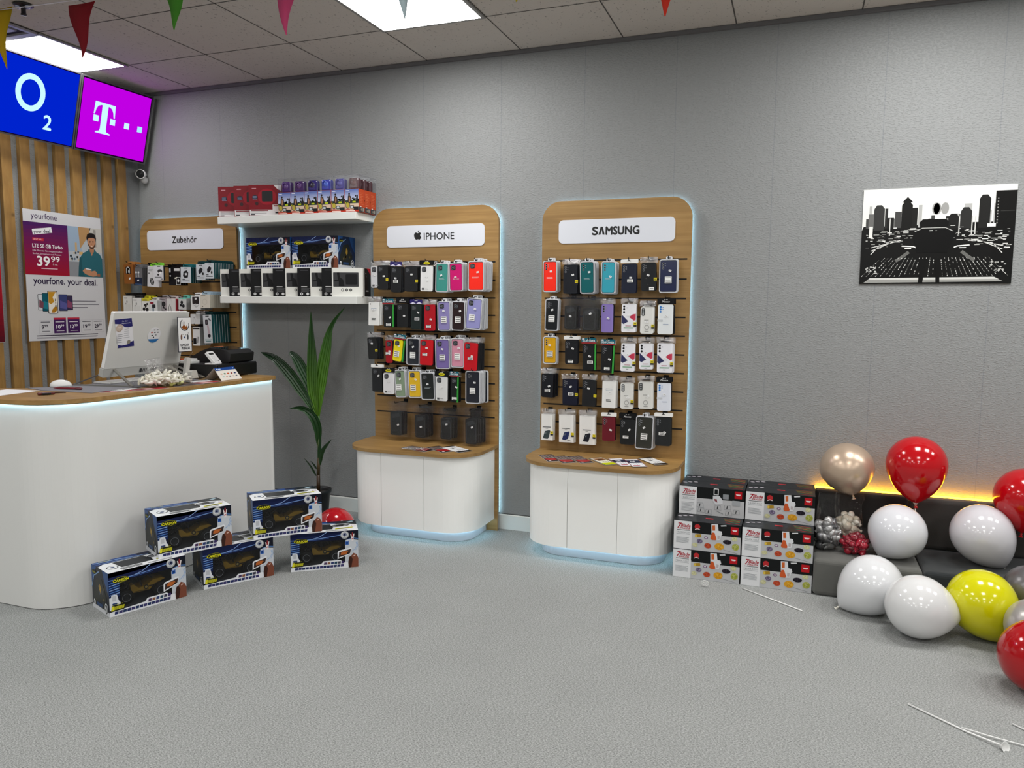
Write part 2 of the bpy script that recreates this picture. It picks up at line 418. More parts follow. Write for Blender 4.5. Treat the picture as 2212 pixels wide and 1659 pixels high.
def deck_path(x0, x1, yf, r, yb, n=10):
    """plan outline: from the back left corner round the front to the back right corner"""
    p = [(x0, yb)]
    p += [(x0+r-r*cos(pi/2*i/n), yf+r-r*sin(pi/2*i/n)) for i in range(n+1)]
    p += [(x1-r+r*sin(pi/2*i/n), yf+r-r*cos(pi/2*i/n)) for i in range(n+1)]
    p += [(x1, yb)]
    return p
def along(path, x0=None, x1=None):
    """cut a path between two x positions on its front run"""
    out = []
    ins = x0 is None
    mid = [i for i in range(len(path)-1)]
    for i in range(len(path)-1):
        a, b = path[i], path[i+1]
        front = abs(a[1]-b[1]) < 1e-6
        if ins: out.append(a)
        if front and x0 is not None and a[0] <= x0 <= b[0]: out = [(x0, a[1])]; ins = True
        if front and x1 is not None and a[0] <= x1 <= b[0]: out.append((x1, a[1])); return out
    out.append(path[-1]); return out
def ribbon(mb, path, t, z0, z1, col):
    """upright board following a plan path, thickness t inwards"""
    n = len(path); off = []
    for i, p in enumerate(path):
        a = Vector(path[max(0, i-1)]); b = Vector(path[min(n-1, i+1)]); d = (b-a).normalized()
        off.append((p[0]-d.y*t, p[1]+d.x*t))
    vs = []
    for (x, y), (X, Y) in zip(path, off): vs += [(x, y, z0), (x, y, z1), (X, Y, z0), (X, Y, z1)]
    fs = []
    for i in range(n-1):
        a = 4*i; b = a+4
        fs += [(a, b, b+1, a+1), (a+2, a+3, b+3, b+2), (a+1, b+1, b+3, a+3), (a, a+2, b+2, b)]
    fs += [(0, 1, 3, 2), (4*n-4, 4*n-2, 4*n-1, 4*n-3)]
    return mb.add(vs, fs, col)
FLAT = dict(U=(1, 0, 0), V=(0, 1, 0), W=(0, 0, 1))
GROOVES = (1.705, 1.592, 1.482, 1.375, 1.268, 1.160, 1.053, 0.945, 0.838, 0.73)

def stand(x0, x1, key, label, seams):
    t = empty('display_stand', (x0, -0.045, 0), 0, label, 'display stand')
    L = (x0, -0.045, 0)
    b = MB().frame((0, 0, 0)); R = 0.115 if key != 'z' else 0.12
    zc = 2.055
    out = [(x0, 0.0)] + [(x1, 0.0)] + [(x1-R+R*cos(pi/2*i/12), zc-R+R*sin(pi/2*i/12)) for i in range(13)] + [(x0+R-R*sin(pi/2*i/12), zc-R+R*cos(pi/2*i/12)) for i in range(13)]
    b.mi = 0; b.prism(out, 0.045, 0.064, 'FFFFFF')
    o = b.build('back_panel', ['oak'], t, None); o.location = (-L[0], -L[1], -L[2])
    def pb(mb, name, mat, par=t):
        q = mb.build(name, mat, par)
        if par is t: q.location = (-L[0], -L[1], -L[2])
        return q
    g = MB()
    for z in GROOVES: g.q(x0+.02, z-.0045, x1-.02, z+.0045, .0646, '0C0906')
    pb(g, 'slot_rails', 'matte')
    # lit strips behind the board, on an unseen frame added to narrow their glow
    e = MB(); f = MB(); k = 0.009
    path = [(x0+k, .11)] + [(x0+R+(R-k)*cos(pi-pi/2*i/8), zc-R+(R-k)*sin(pi-pi/2*i/8)) for i in range(9)] + [(x1-R+(R-k)*cos(pi/2-pi/2*i/8), zc-R+(R-k)*sin(pi/2-pi/2*i/8)) for i in range(9)] + [(x1-k, .11)]
    n_ = len(path); off = []; off2 = []
    for i, p in enumerate(path):
        a_, b_ = Vector(path[max(0, i-1)]), Vector(path[min(n_-1, i+1)]); dv = (b_-a_).normalized(); nn = Vector((-dv.y, dv.x))
        off.append((p[0]+nn.x*.003, p[1]+nn.y*.003)); off2.append((p[0]-nn.x*.003, p[1]-nn.y*.003))
    for i in range(n_-1):
        P0, P1, Q0, Q1, S0, S1 = path[i], path[i+1], off[i], off[i+1], off2[i], off2[i+1]
        e.add([(Q0[0], -.0170, Q0[1]), (Q1[0], -.0170, Q1[1]), (S1[0], -.0170, S1[1]), (S0[0], -.0170, S0[1])], [(0, 1, 2, 3)], 'FFFFFF')
        f.add([(Q0[0], -.0445, Q0[1]), (Q1[0], -.0445, Q1[1]), (Q1[0], -.0175, Q1[1]), (Q0[0], -.0175, Q0[1])], [(0, 1, 2, 3)], 'C8C8C8')
        f.add([(Q0[0], -.0175, Q0[1]), (Q1[0], -.0175, Q1[1]), (S1[0], -.0175, S1[1]), (S0[0], -.0175, S0[1])], [(0, 1, 2, 3)], 'C8C8C8')
        f.add([(S0[0], -.0445, S0[1]), (S1[0], -.0445, S1[1]), (S1[0], -.0175, S1[1]), (S0[0], -.0175, S0[1])], [(3, 2, 1, 0)], 'C8C8C8')
    pb(f, 'added_batten', 'satin')
    pb(e, 'led_strip', 'led_cyan')['label'] = 'pale cyan light strip behind the board edge'
    # sign plate
    s = MB(); sx0, sx1 = (x0+.105, x1-.092)
    if key == 'z': sx0, sx1 = .132, .832
    z0, z1 = (1.806, 1.943) if key != 'z' else (1.826, 1.970)
    s.prism(rr(sx0, z0, sx1, z1, .028), .064, .0685, 'DDE0E8')
    sp = pb(s, 'sign_plate', 'satin')
    l = MB(); W = .0690; cx = (sx0+sx1)/2; cz = (z0+z1)/2
    if key == 'z': l.tx('Zubehör', cx, cz-.022, .046, W, '101014', 'c', wid=.225, bold=.028)
    if key == 'i':
        apple(l, cx-.118, cz-.019, .062, W, '0A0A0C'); l.tx('IPHONE', cx-.075, cz-.024, .044, W, '101014', 'l', wid=.212, bold=.012)
    if key == 's':
        l.tx('S', cx-.138, cz-.022, .046, W, '0A0A0C', 'l', wid=.033, bold=.055)
        a0 = cx-.101
        l.pg([(a0, cz-.022), (a0+.0125, cz-.022), (a0+.019, cz+.008), (a0+.0255, cz-.022), (a0+.038, cz-.022), (a0+.0255, cz+.024), (a0+.0125, cz+.024)], W, '0A0A0C')
        l.tx('MSUNG', cx-.056, cz-.022, .046, W, '0A0A0C', 'l', wid=.195, bold=.055)
    pb(l, 'lettering', 'satin', sp)
    # cupboard
    if key == 'z':
        sx = None
    dp = deck_path(x0-.002, x1+.002, -.50, .215, -.065)
    m = MB().frame(**FLAT); m.prism(dp, .540, .560, 'FFFFFF'); pb(m, 'countertop', 'oak')
    bp = deck_path(x0+.020, x1-.020, -.470, .20, -.065)
    m = MB().frame(**FLAT); m.prism([(a, b1) if i in (0, len(bp)-1) else (a+(.02 if a < (x0+x1)/2 else -.02), b1+.02) for i, (a, b1) in enumerate(bp)], .079, .538, '9FA19F'); pb(m, 'cabinet_body', 'satin')
    for nm, a, c in (('side_panel', None, seams[0]-.0015), ('door', seams[0]+.0015, seams[1]-.001), ('side_panel', seams[1]+.001, None)):
        m = MB(); ribbon(m, along(bp, a, c), .016, .078, .5395, 'FBFBF8'); pb(m, nm, 'satin')
    kp = deck_path(x0+.085, x1-.075, -.385, .15, -.066)
    m = MB().frame(**FLAT); m.prism(kp, .0015, .079, 'D6DAE4'); pb(m, 'plinth', 'gloss')
    e = MB(); kq = deck_path(x0+.077, x1-.067, -.393, .157, -.10); ribbon(e, kq, -.004, .068, .077, 'FFFFFF')
    pb(e, 'plinth_light', 'led_cyan')['label'] = 'pale cyan light strip under the cabinet'
    return t
stand(.060, .945, 'z', 'oak display stand at the left corner with a sign reading Zubehör', (.36, .64))
stand(2.048, 2.933, 'i', 'middle oak display stand with white cabinet and a sign reading IPHONE', (2.325, 2.617))
stand(3.215, 4.100, 's', 'right oak display stand with white cabinet and a sign reading SAMSUNG', (3.513, 3.797))

# ------------------------------------------------------------------ white wall shelves
for z, lb in ((1.975, 'upper white floating shelf carrying the red boxes'), (1.440, 'lower white floating shelf carrying the window boxes')):
    m = MB(); m.rbox(.9465, 2.033, -.250, -.0008, z, z+.047, .002, 'E4E6E2', 1)
    tag(m.build('wall_shelf', 'satin', None, (.9465, -.0008, z)), lb, 'shelf', 'white floating shelves')

# ------------------------------------------------------------------ slats on the left wall
for k in range(13):
    y0 = -.174-.1245*k
    m = MB(); m.box(.0008, .030, y0-.034, y0+.034, .002, 2.60, 'FFFFFF')
    s = m.build('wall_slat', 'oak_slat', None, (.0008, y0, .002))
    ords = ['closest to the corner', 'second from the corner', 'third from the corner', 'fourth from the corner', 'fifth from the corner', 'sixth from the corner', 'seventh from the corner', 'eighth from the corner']
    tag(s, 'vertical oak slat on the left wall, %s' % (ords[k] if k < 8 else 'past the left edge of the picture'), 'wall slat', 'oak slats on the left wall')

# ------------------------------------------------------------------ counter
def arcp(cx, cy, r, a0, a1, n=10): return [(cx+r*cos(radians(a0+(a1-a0)*i/n)), cy+r*sin(radians(a0+(a1-a0)*i/n))) for i in range(n+1)]
def cpath(d):
    # outer face, from the left along the front, round the corner, up the right side to the far end
    p = [(.30, -2.040-d)]
    p += arcp(1.330, -1.795, .245+d, -90, -4, 14)
    p += [(1.645+d, -.64)]
    p += arcp(1.620, -.625, .028+d, 0, 90, 5)
    return p
inner = [(1.13, -.575), (1.13, -1.40), (1.10, -1.52), (1.03, -1.63), (.93, -1.70), (.80, -1.74), (.30, -1.76)]
t = empty('service_counter', (1.3, -1.8, 0), 0, 'white curved service counter with an oak top and cyan light strip', 'counter')
def pc(mb, name, mat, par=None):
    q = mb.build(name, mat, par or t)
    if par is None: q.location = (-1.3, 1.8, 0)
    return q
m = MB().frame(**FLAT); m.prism(cpath(0)+[(1.15, -.575), (1.15, -1.40), (1.05, -1.6), (.80, -1.72), (.30, -1.74)], .004, .966, 'DEDEDB'); pc(m, 'counter_body', 'satin')
m = MB().frame(**FLAT); m.prism(cpath(-.006), .0006, .004, '15171A', caps=False); pc(m, 'base_gap', 'matte')
m = MB().frame(**FLAT); m.prism(cpath(.022)+[(1.06, -.552)]+[(1.06, -1.38), (1.05, -1.50), (1.00, -1.62), (.93, -1.70), (.80, -1.745), (.30, -1.765)], .9715, .992, 'FFFFFF'); pc(m, 'countertop', 'oak')
m = MB().frame(**FLAT); m.prism(cpath(-.02)+[(1.2, -.60), (1.2, -1.40), (1.05, -1.6), (.80, -1.7), (.30, -1.72)], .9665, .971, '30302E'); pc(m, 'top_spacer', 'matte')
m = MB(); A_, B_ = cpath(.006), cpath(.013)
for i in range(len(A_)-1): m.add([(*A_[i], .9708), (*A_[i+1], .9708), (*B_[i+1], .9708), (*B_[i], .9708)], [(0, 1, 2, 3)], 'FFFFFF')
pc(m, 'led_strip', 'led_cyan')['label'] = 'pale cyan light strip under the oak top'

# ------------------------------------------------------------------ lit advertising screens
def screen(y0, y1, art, label):
    """y0 < y1; leans out at the top"""
    o = Vector((.120, y0, 2.452)); V = Vector((.115, 0, .4735)); hh = V.length; V.normalize(); U = Vector((0, 1, 0)); W = U.cross(V).normalized()
    t = empty('lit_screen', o, 0, label, 'screen')
    wd = y1-y0; z = Vector((0, 0, 0))
    m = MB().frame(z, U, V, W)
    m.ring([(0, 0), (wd, 0), (wd, hh), (0, hh)], [(.009, .009), (wd-.009, .009), (wd-.009, hh-.009), (.009, hh-.009)], -.05, .003, '77757A')
    m.build('frame', 'metal', t)
    m = MB().frame(z, U, V, W); m.prism([(.004, .004), (wd-.004, .004), (wd-.004, hh-.004), (.004, hh-.004)], -.048, -.004, '16161A'); m.build('housing', 'satin', t)
    m = MB().frame(z, U, V, W); m.q(.010, .010, wd-.010, hh-.010, -.0035, '100018'); art(m, wd, hh); m.build('display', 'lit_screen', t)
    # bracket to wall
    for yy in (.12, wd-.12):
        m = MB(); m.box(-.1190, -.030, yy-.012, yy+.012, .06, .30, '3A3A3C'); m.build('wall_bracket', 'metal', t)
    return t
def art_o2(m, wd, hh):
    m.q(.013, .015, wd-.013, hh-.015, 0.001, '0022C8')
    c = 'C8F6FF'; k = wd-.352
    m.arc(k+.02, .280, .098, .034, .002, c, 0, 2*pi, ry=.112, n=40)
    m.tx('2', k+.125, .082, .088, .002, c, 'l', bold=.03)
def art_t(m, wd, hh):
    m.q(.016, .018, wd-.016, hh-.018, 0.001, 'BC00DE')
    c = 'C8F6FF'; a = .12; W = .002
    # slab letter T of the logo with side and trailing squares
    m.pg([(a, .345), (a+.16, .345), (a+.165, .262), (a+.155, .262), (a+.148, .295), (a+.135, .318), (a+.112, .328), (a+.105, .328), (a+.105, .175), (a+.112, .158), (a+.140, .150), (a+.140, .142), (a+.022, .142), (a+.022, .150), (a+.050, .158), (a+.057, .175), (a+.057, .328), (a+.048, .328), (a+.025, .318), (a+.012, .295), (a+.005, .262), (a-.005, .262)], W, c)
    for x in (a-.004, a+.130, a+.248, a+.362):
        m.q(x, .215, x+.042, .255, W, c if x < a+.3 else 'A8E6FA')
screen(-.643, -.056, art_t, 'magenta lit screen with a white T and squares, high in the corner')
screen(-1.236, -.649, art_o2, 'blue lit screen with white O and small 2, high on the left')

# ------------------------------------------------------------------ security camera in the corner
t = empty('security_camera', (.07, -.0006, 2.36), 0, 'small white round security camera with black face in the wall corner', 'camera')
m = MB(); m.lathe([(.0, 0), (.026, 0), (.026, .010), (.022, .026), (.010, .036), (0, .037)], (.0, -.0, -.012), (0.15, -1, 0.1), 'DDDDDD'); m.build('mount', 'satin', t)
ax = Vector((.55, -1, -.12)).normalized()
m = MB(); m.lathe([(0, -.05), (.020, -.048), (.031, -.03), (.034, 0), (.034, .012), (.0315, .015), (.029, .012)], (.022, -.062, .024), ax, 'E8E8E8'); m.build('housing', 'satin', t)
m = MB(); m.lathe([(.0295, .011), (.0, .0125)], (.022, -.062, .024), ax, '050506'); m.lathe([(.006, .0128), (0, .014)], (.022, -.062, .024), ax, '101018'); m.build('lens', 'gloss', t)['label'] = 'glossy black lens face'

# ------------------------------------------------------------------ posters on the slats
POSF = dict(U=(0, 1, 0), V=(0, 0, 1), W=(1, 0, 0))
def grad(m, u0, v0, u1, v1, w, c0, c1, n=14):
    a = lin(c0); b = lin(c1)
    for i in range(n):
        k = i/(n-1)
        s = tuple(((a[j]+(b[j]-a[j])*k)) for j in range(3))
        s = tuple((12.92*x if x < .0031308 else 1.055*x**(1/2.4)-.055) for x in s)
        m.q(u0, v0+(v1-v0)*i/n, u1, v0+(v1-v0)*(i+1)/n, w, s)
t = empty('poster', (.0305, -.965, 1.185), 0, 'white and purple phone tariff poster with a smiling man, hung on the slats', 'poster')
m = MB().frame((0, 0, 0), **POSF); W_, Hh = .587, .846
m.prism([(0, 0), (W_, 0), (W_-.004, Hh-.002), (.004, Hh)], .0, .0012, 'D5D5D8')
m.build('sheet', 'printed_card', t)
m = MB().frame((0, 0, 0), **POSF); w = .0015
grad(m, .001, .430, .318, .768, w, 'A0132E', '4A1C5E')
# photograph of the man in the street
m.q(.318, .430, W_-.003, .768, w, 'B9C0C6'); m.q(.318, .60, .42, .768, w+.0001, '9DB2C8'); m.q(.318, .43, .45, .53, w+.0001, '8E9196')
m.pg([(.40, .768), (.50, .768), (.47, .70), (.44, .66), (.41, .62)], w+.0002, 'B89060'); m.q(.49, .60, .584, .768, w+.0002, 'C9C6BE'); m.q(.52, .64, .54, .76, w+.0003, '9C9890')
for i in range(14): m.disc(.33+.10*random.random(), .54+.06*random.random(), .008, w+.0003, ['5B6E80', 'C8B8A0', '3F4A56', '8497A6'][i % 4], n=8)
m.q(.37, .60, .385, .66, w+.0003, 'C8A878'); m.q(.40, .58, .43, .60, w+.00035, 'D8B070')
S2 = 'C08A68'
m.pg([(.385, .430), (.392, .50), (.405, .560), (.430, .592), (.470, .612), (.478, .625), (.530, .622), (.535, .608), (.566, .590), (.583, .560), (.584, .430)], w+.0004, '2B6672')
m.pg([(.385, .43), (.40, .56), (.415, .56), (.42, .47), (.44, .43)], w+.0005, '235660')
m.pg([(.483, .620), (.500, .575), (.520, .618)], w+.0006, S2)
m.pg([(.486, .640), (.486, .605), (.502, .590), (.518, .605), (.520, .640)], w+.0007, 'B07C5C')
m.disc(.502, .672, .033, w+.0008, S2, ry=.044, n=24)
m.pg([(.466, .675), (.462, .700), (.468, .722), (.486, .734), (.512, .735), (.532, .724), (.540, .702), (.537, .676), (.532, .696), (.515, .703), (.485, .700), (.472, .692)], w+.0009, '1A1412')
m.pg([(.471, .665), (.476, .645), (.490, .628), (.502, .625), (.516, .628), (.529, .645), (.533, .665), (.524, .655), (.516, .640), (.502, .636), (.488, .640), (.480, .652)], w+.0009, '4A3226')
for ex in (.489, .514): m.q(ex-.006, .676, ex+.006, .679, w+.001, '20140F'); m.disc(ex, .670, .003, w+.001, '20140F', n=8)
m.pg([(.498, .668), (.495, .656), (.508, .656)], w+.001, 'A87352')
m.pg([(.488, .648), (.502, .641), (.516, .648), (.502, .645)], w+.0011, 'F2EAE4')
m.pg([(.420, .470), (.440, .488), (.470, .482), (.490, .470), (.520, .476), (.535, .462), (.530, .438), (.500, .434), (.470, .440), (.440, .450)], w+.001, S2)
m.pg([(.445, .492), (.490, .484), (.492, .476), (.448, .482)], w+.0012, 'E4E4E6'); m.q(.535, .436, .56, .456, w+.001, '9A6448')
# upper lettering
m.tx('yourfone', .058, .792, .038, w, '3A2350', wid=.185)
m.pg([(.060, .722), (.198, .745), (.204, .710), (.066, .686)][::1], w+.0003, 'F0F0F2'); m.tx('your deal', .072, .697, .021, w+.0006, '2A1E3C', wid=.118, rot=.10, bold=.02)
m.q(.060, .650, .140, .668, w+.0002, 'C8283C'); m.tx('JETZT NEU!', .068, .655, .009, w+.0004, 'F0D8DC', wid=.062)
m.tx('LTE 50 GB Turbo', .058, .606, .024, w+.0003, 'F4F2F6', wid=.215, bold=.025)
m.tx('Die Flatrate für megaschnelles', .058, .582, .011, w+.0003, 'E6D8E4', wid=.212); m.tx('Surfen, Streamen und Posten.', .058, .562, .011, w+.0003, 'E6D8E4', wid=.205)
m.tx('39', .086, .490, .062, w+.0003, 'FFFFFF', wid=.088, bold=.035); m.tx('99', .186, .520, .034, w+.0003, 'FFFFFF', wid=.062, bold=.03); m.tx('€ mtl.', .196, .497, .010, w+.0003, 'F0E0E6', wid=.036)
m.bars(.112, .475, .118, 1, .01, .005, w+.0003, 'E8C8D0', 0)
m.tx('yourfone. your deal.', .052, .372, .044, w, '24163A', wid=.482, bold=.022)
# row of phones
for i, (x0, x1, a, b, c1, c2) in enumerate([(.075, .125, .200, .305, 'D8DCE0', '7A4A58'), (.455-.175, .285+.045, .200, .300, '3A3050', '8C4A68'), (.105, .175, .192, .312, '0E5A6A', '1F8090'), (.225, .290, .195, .306, '3C4478', '5C5C9C')]):
    m.prism(rr(x0, a, x1, b, .006, 3), w-.0002, w+.0003+.0001*i, '22222A'); m.prism(rr(x0+.003, a+.003, x1-.003, b-.003, .004, 3), w, w+.0004+.0001*i, c1); m.pg([(x0+.006, a+.02), (x1-.006, a+.01), (x1-.006, a+.05), (x0+.01, a+.07)], w+.0008+.0001*i, c2)
m.prism(rr(.145, .178, .216, .328, .008, 3), w, w+.0012, '2A2018'); m.prism(rr(.149, .182, .212, .324, .006, 3), w, w+.0013, 'F2EDE2')
m.pg([(.150, .322), (.205, .322), (.180, .285), (.192, .255), (.165, .24), (.150, .25)], w+.0014, 'C8922A'); m.pg([(.150, .184), (.168, .184), (.175, .205), (.200, .23), (.211, .22), (.211, .200), (.19, .184)], w+.0014, 'B57F22'); m.bars(.196, .275, .010, 6, .010, .005, w+.0016, '3A2A14')
for i, z in enumerate((.262, .240, .219)):
    m.line([(.302, z-.001), (.305, z-.005), (.311, z+.005)], .002, w, '2A2236'); m.q(.316, z-.003, (.515, .540, .445)[i], z+.002, w, '6A6672')
# prices
for i, (p, u0) in enumerate((('9', .075), ('10', .180), ('12', .284), ('19', .386), ('29', .478))):
    d = i in (1, 2); u1 = u0+.092
    if d: m.q(u0, .046, u1, .150, w, '47245C'); m.q(u0, .137, u1, .150, w+.0002, 'C03048')
    else: m.line([(u0, .046), (u1, .046), (u1, .132), (u0, .132), (u0, .046)], .001, w, '9A96A2')
    c = 'F4F0F6' if d else '241C34'
    m.tx(p, u0+.018, .076, .026, w+.0003, c, wid=.030 if len(p) > 1 else .015, bold=.03); m.tx('99', u0+(.051 if len(p) > 1 else .036), .090, .015, w+.0003, c, wid=.024, bold=.02)
    m.q(u0+.012, .120, u0+.078, .124, w+.0003, c); m.q(u0+.018, .060, u0+.076, .063, w+.0003, c)
m.q(.052, -.0+.030, .52, .036, w, '3A3444')
m.bars(.052, .022, .47, 2, .006, .0025, w, '8A8692', .05)
m.build('print', 'printed_card', t)

t = empty('poster', (.0305, -1.62, 1.185), 0, 'dark red poster cut off by the left edge of the picture', 'poster')
m = MB().frame((0, 0, 0), **POSF); m.prism([(0, 0), (.495, 0), (.495, .846), (0, .846)], 0, .0012, 'C8C8CA'); m.build('sheet', 'printed_card', t)
m = MB().frame((0, 0, 0), **POSF); grad(m, .002, .002, .494, .50, .0016, '5A1020', 'C01426'); m.q(.002, .50, .494, .844, .0016, 'C01426'); m.build('print', 'printed_card', t)

# ------------------------------------------------------------------ black and white city picture
t = empty('wall_picture', (4.978, -.0006, 1.562), 0, 'unframed black and white city street picture on the right of the back wall', 'picture')
m = MB(); W_, Hh = .696, .492
m.prism([(0, 0), (W_, 0), (W_, Hh), (0, Hh)], 0, .006, 'E6E7E3'); m.build('board', 'satin', t)
rnd = random.Random(5)
m = MB(); w = .0064
K = '0E0E0D'
m.pg([(.008, .30), (.20, .30), (.32, .305), (.5, .31), (W_, .31), (W_, 0), (0, 0), (0, .28)], w, K)
for i in range(46):  # hazy towers
    x = rnd.uniform(.01, .62); hgt = rnd.uniform(.02, .11)*(1.0 if .27 > x or x > .45 else .5); bw = rnd.uniform(.010, .034); g = rnd.choice(['8A8A88', '6A6A68', 'B2B2B0', '444443', '2A2A29', '1A1A19'])
    m.q(x, .29, x+bw, .30+hgt, w+.0001+.000004*i, g)
for x, a, b, g in ((.055, .30, .11, '333332'), (.185, .30, .125, '141413'), (.40, .30, .055, '1A1A19'), (.455, .30, .085, '2A2A29'), (.535, .30, .145, '1E1E1D'), (.62, .28, .18, '0C0C0B')):
    m.pg([(x, a-.02), (x+.05, a-.02), (x+.05, a+b-.02), (x+.035, a+b), (x+.012, a+b), (x, a+b-.02)], w+.0004, g)
m.q(.605, .05, W_, .462, w+.0005, '0B0B0A'); m.q(.63, .36, .69, .364, w+.0006, '30302E'); m.pg([(.185, .42), (.21, .448), (.235, .42)], w+.0005, '111110')
for i in range(9): m.q(.614, .30+.015*i, .619, .307+.015*i, w+.0006, '8A8A86')
for x in (.335, .375, .345): m.disc(x+.02*rnd.random(), .365+.02*rnd.random(), .018, w+.00005, '9C9C9A', ry=.03, n=12)
# street lights and signs
for i in range(150):
    side = rnd.choice((-1, 1)); d = rnd.uniform(.06, .33); x = W_/2+side*d; z = .255-(d-.06)*.30*rnd.uniform(.3, 1.15)+rnd.uniform(-.02, .05)
    l = rnd.uniform(.006, .03); th = rnd.uniform(.0012, .0045); sl = -side*.42
    if z < .12: continue
    m.line([(x-l/2, z-sl*l/2*-1), (x+l/2, z+sl*l/2)], th, w+.0007+.000002*i, rnd.choice(['F0F0EC', 'D8D8D4', 'E8E8E4', '7C7C78', 'A8A8A4']))
for s_ in (-1, 1):
    c = W_/2+s_*.0
    m.line([(c+s_*.085, .185), (c+s_*.10, .192), (c+s_*.155, .196)], .006, w+.0012, 'ECECE8'); m.line([(c+s_*.11, .183), (c+s_*.14, .183)], .005, w+.0012, 'ECECE8')
    m.line([(c+s_*.12, .165), (c+s_*.15, .14), (c+s_*.18, .118)], .016, w+.0011, '686865')
    for k in range(3): m.line([(c+s_*(.16+.05*k), .225-.012*k), (c+s_*(.30), .19-.018*k)], .004, w+.0012, 'D8D8D4')
m.q(.035, .24, .052, .30, w+.0012, 'E6E6E2'); m.q(.575, .285, .612, .302, w+.0012, 'E8E8E4')
for x in (.448, .505, .52, .13): m.q(x, .25, x+.005, .34, w+.0011, 'CFCFCB')
# gate house roof and the dark figure of its ridge
m.pg([(.27, .315), (.285, .330), (.39, .330), (.405, .315), (.40, .285), (.275, .285)], w+.0013, '0B0B0A'); m.line([(.25, .268), (.285, .286), (.39, .286), (.425, .268)], .003, w+.0014, 'C8C8C4')
m.pg([(.24, .262), (.285, .283), (.39, .283), (.44, .262), (.405, .16), (.265, .16)], w+.0013, '080808'); m.q(.318, .27, .333, .274, w+.0015, 'E8E8E4'); m.q(.345, .27, .352, .273, w+.0015, 'B8B8B4')
# tiled roof in the foreground
for i in range(31):
    k = (i-15)/15; x0 = .345+k*.245; x1 = .345+k*.34
    for j in range(9):
        a = j/9; b = a+.07
        if rnd.random() < .82: m.line([(x0+(x1-x0)*a, .135-.10*a), (x0+(x1-x0)*b, .135-.10*b)], .0028, w+.0012, rnd.choice(['C8C8C4', '8E8E8A', '5E5E5A', 'DADAD6']))
m.pg([(.05, .030), (.62, .034), (.66, .012), (.02, .006)], w+.0015, '9A9A96'); m.pg([(.05, .031), (.62, .035), (.64, .024), (.04, .022)], w+.0016, 'D4D4D0')
m.pg([(.285, .13), (.315, .13), (.298, .0), (.278, .0)], w+.0018, '0A0A09'); m.pg([(.352, .13), (.372, .13), (.378, .0), (.360, .0)], w+.0018, '0A0A09')
for i in range(14): m.disc(.03+.05*rnd.random(), .05+.06*rnd.random(), .005, w+.0016, 'D8D8D4', ry=.003, n=6); m.disc(.60+.07*rnd.random(), .06+.05*rnd.random(), .006, w+.0016, 'C8C8C4', ry=.003, n=6)
m.build('print', 'printed_card', t)
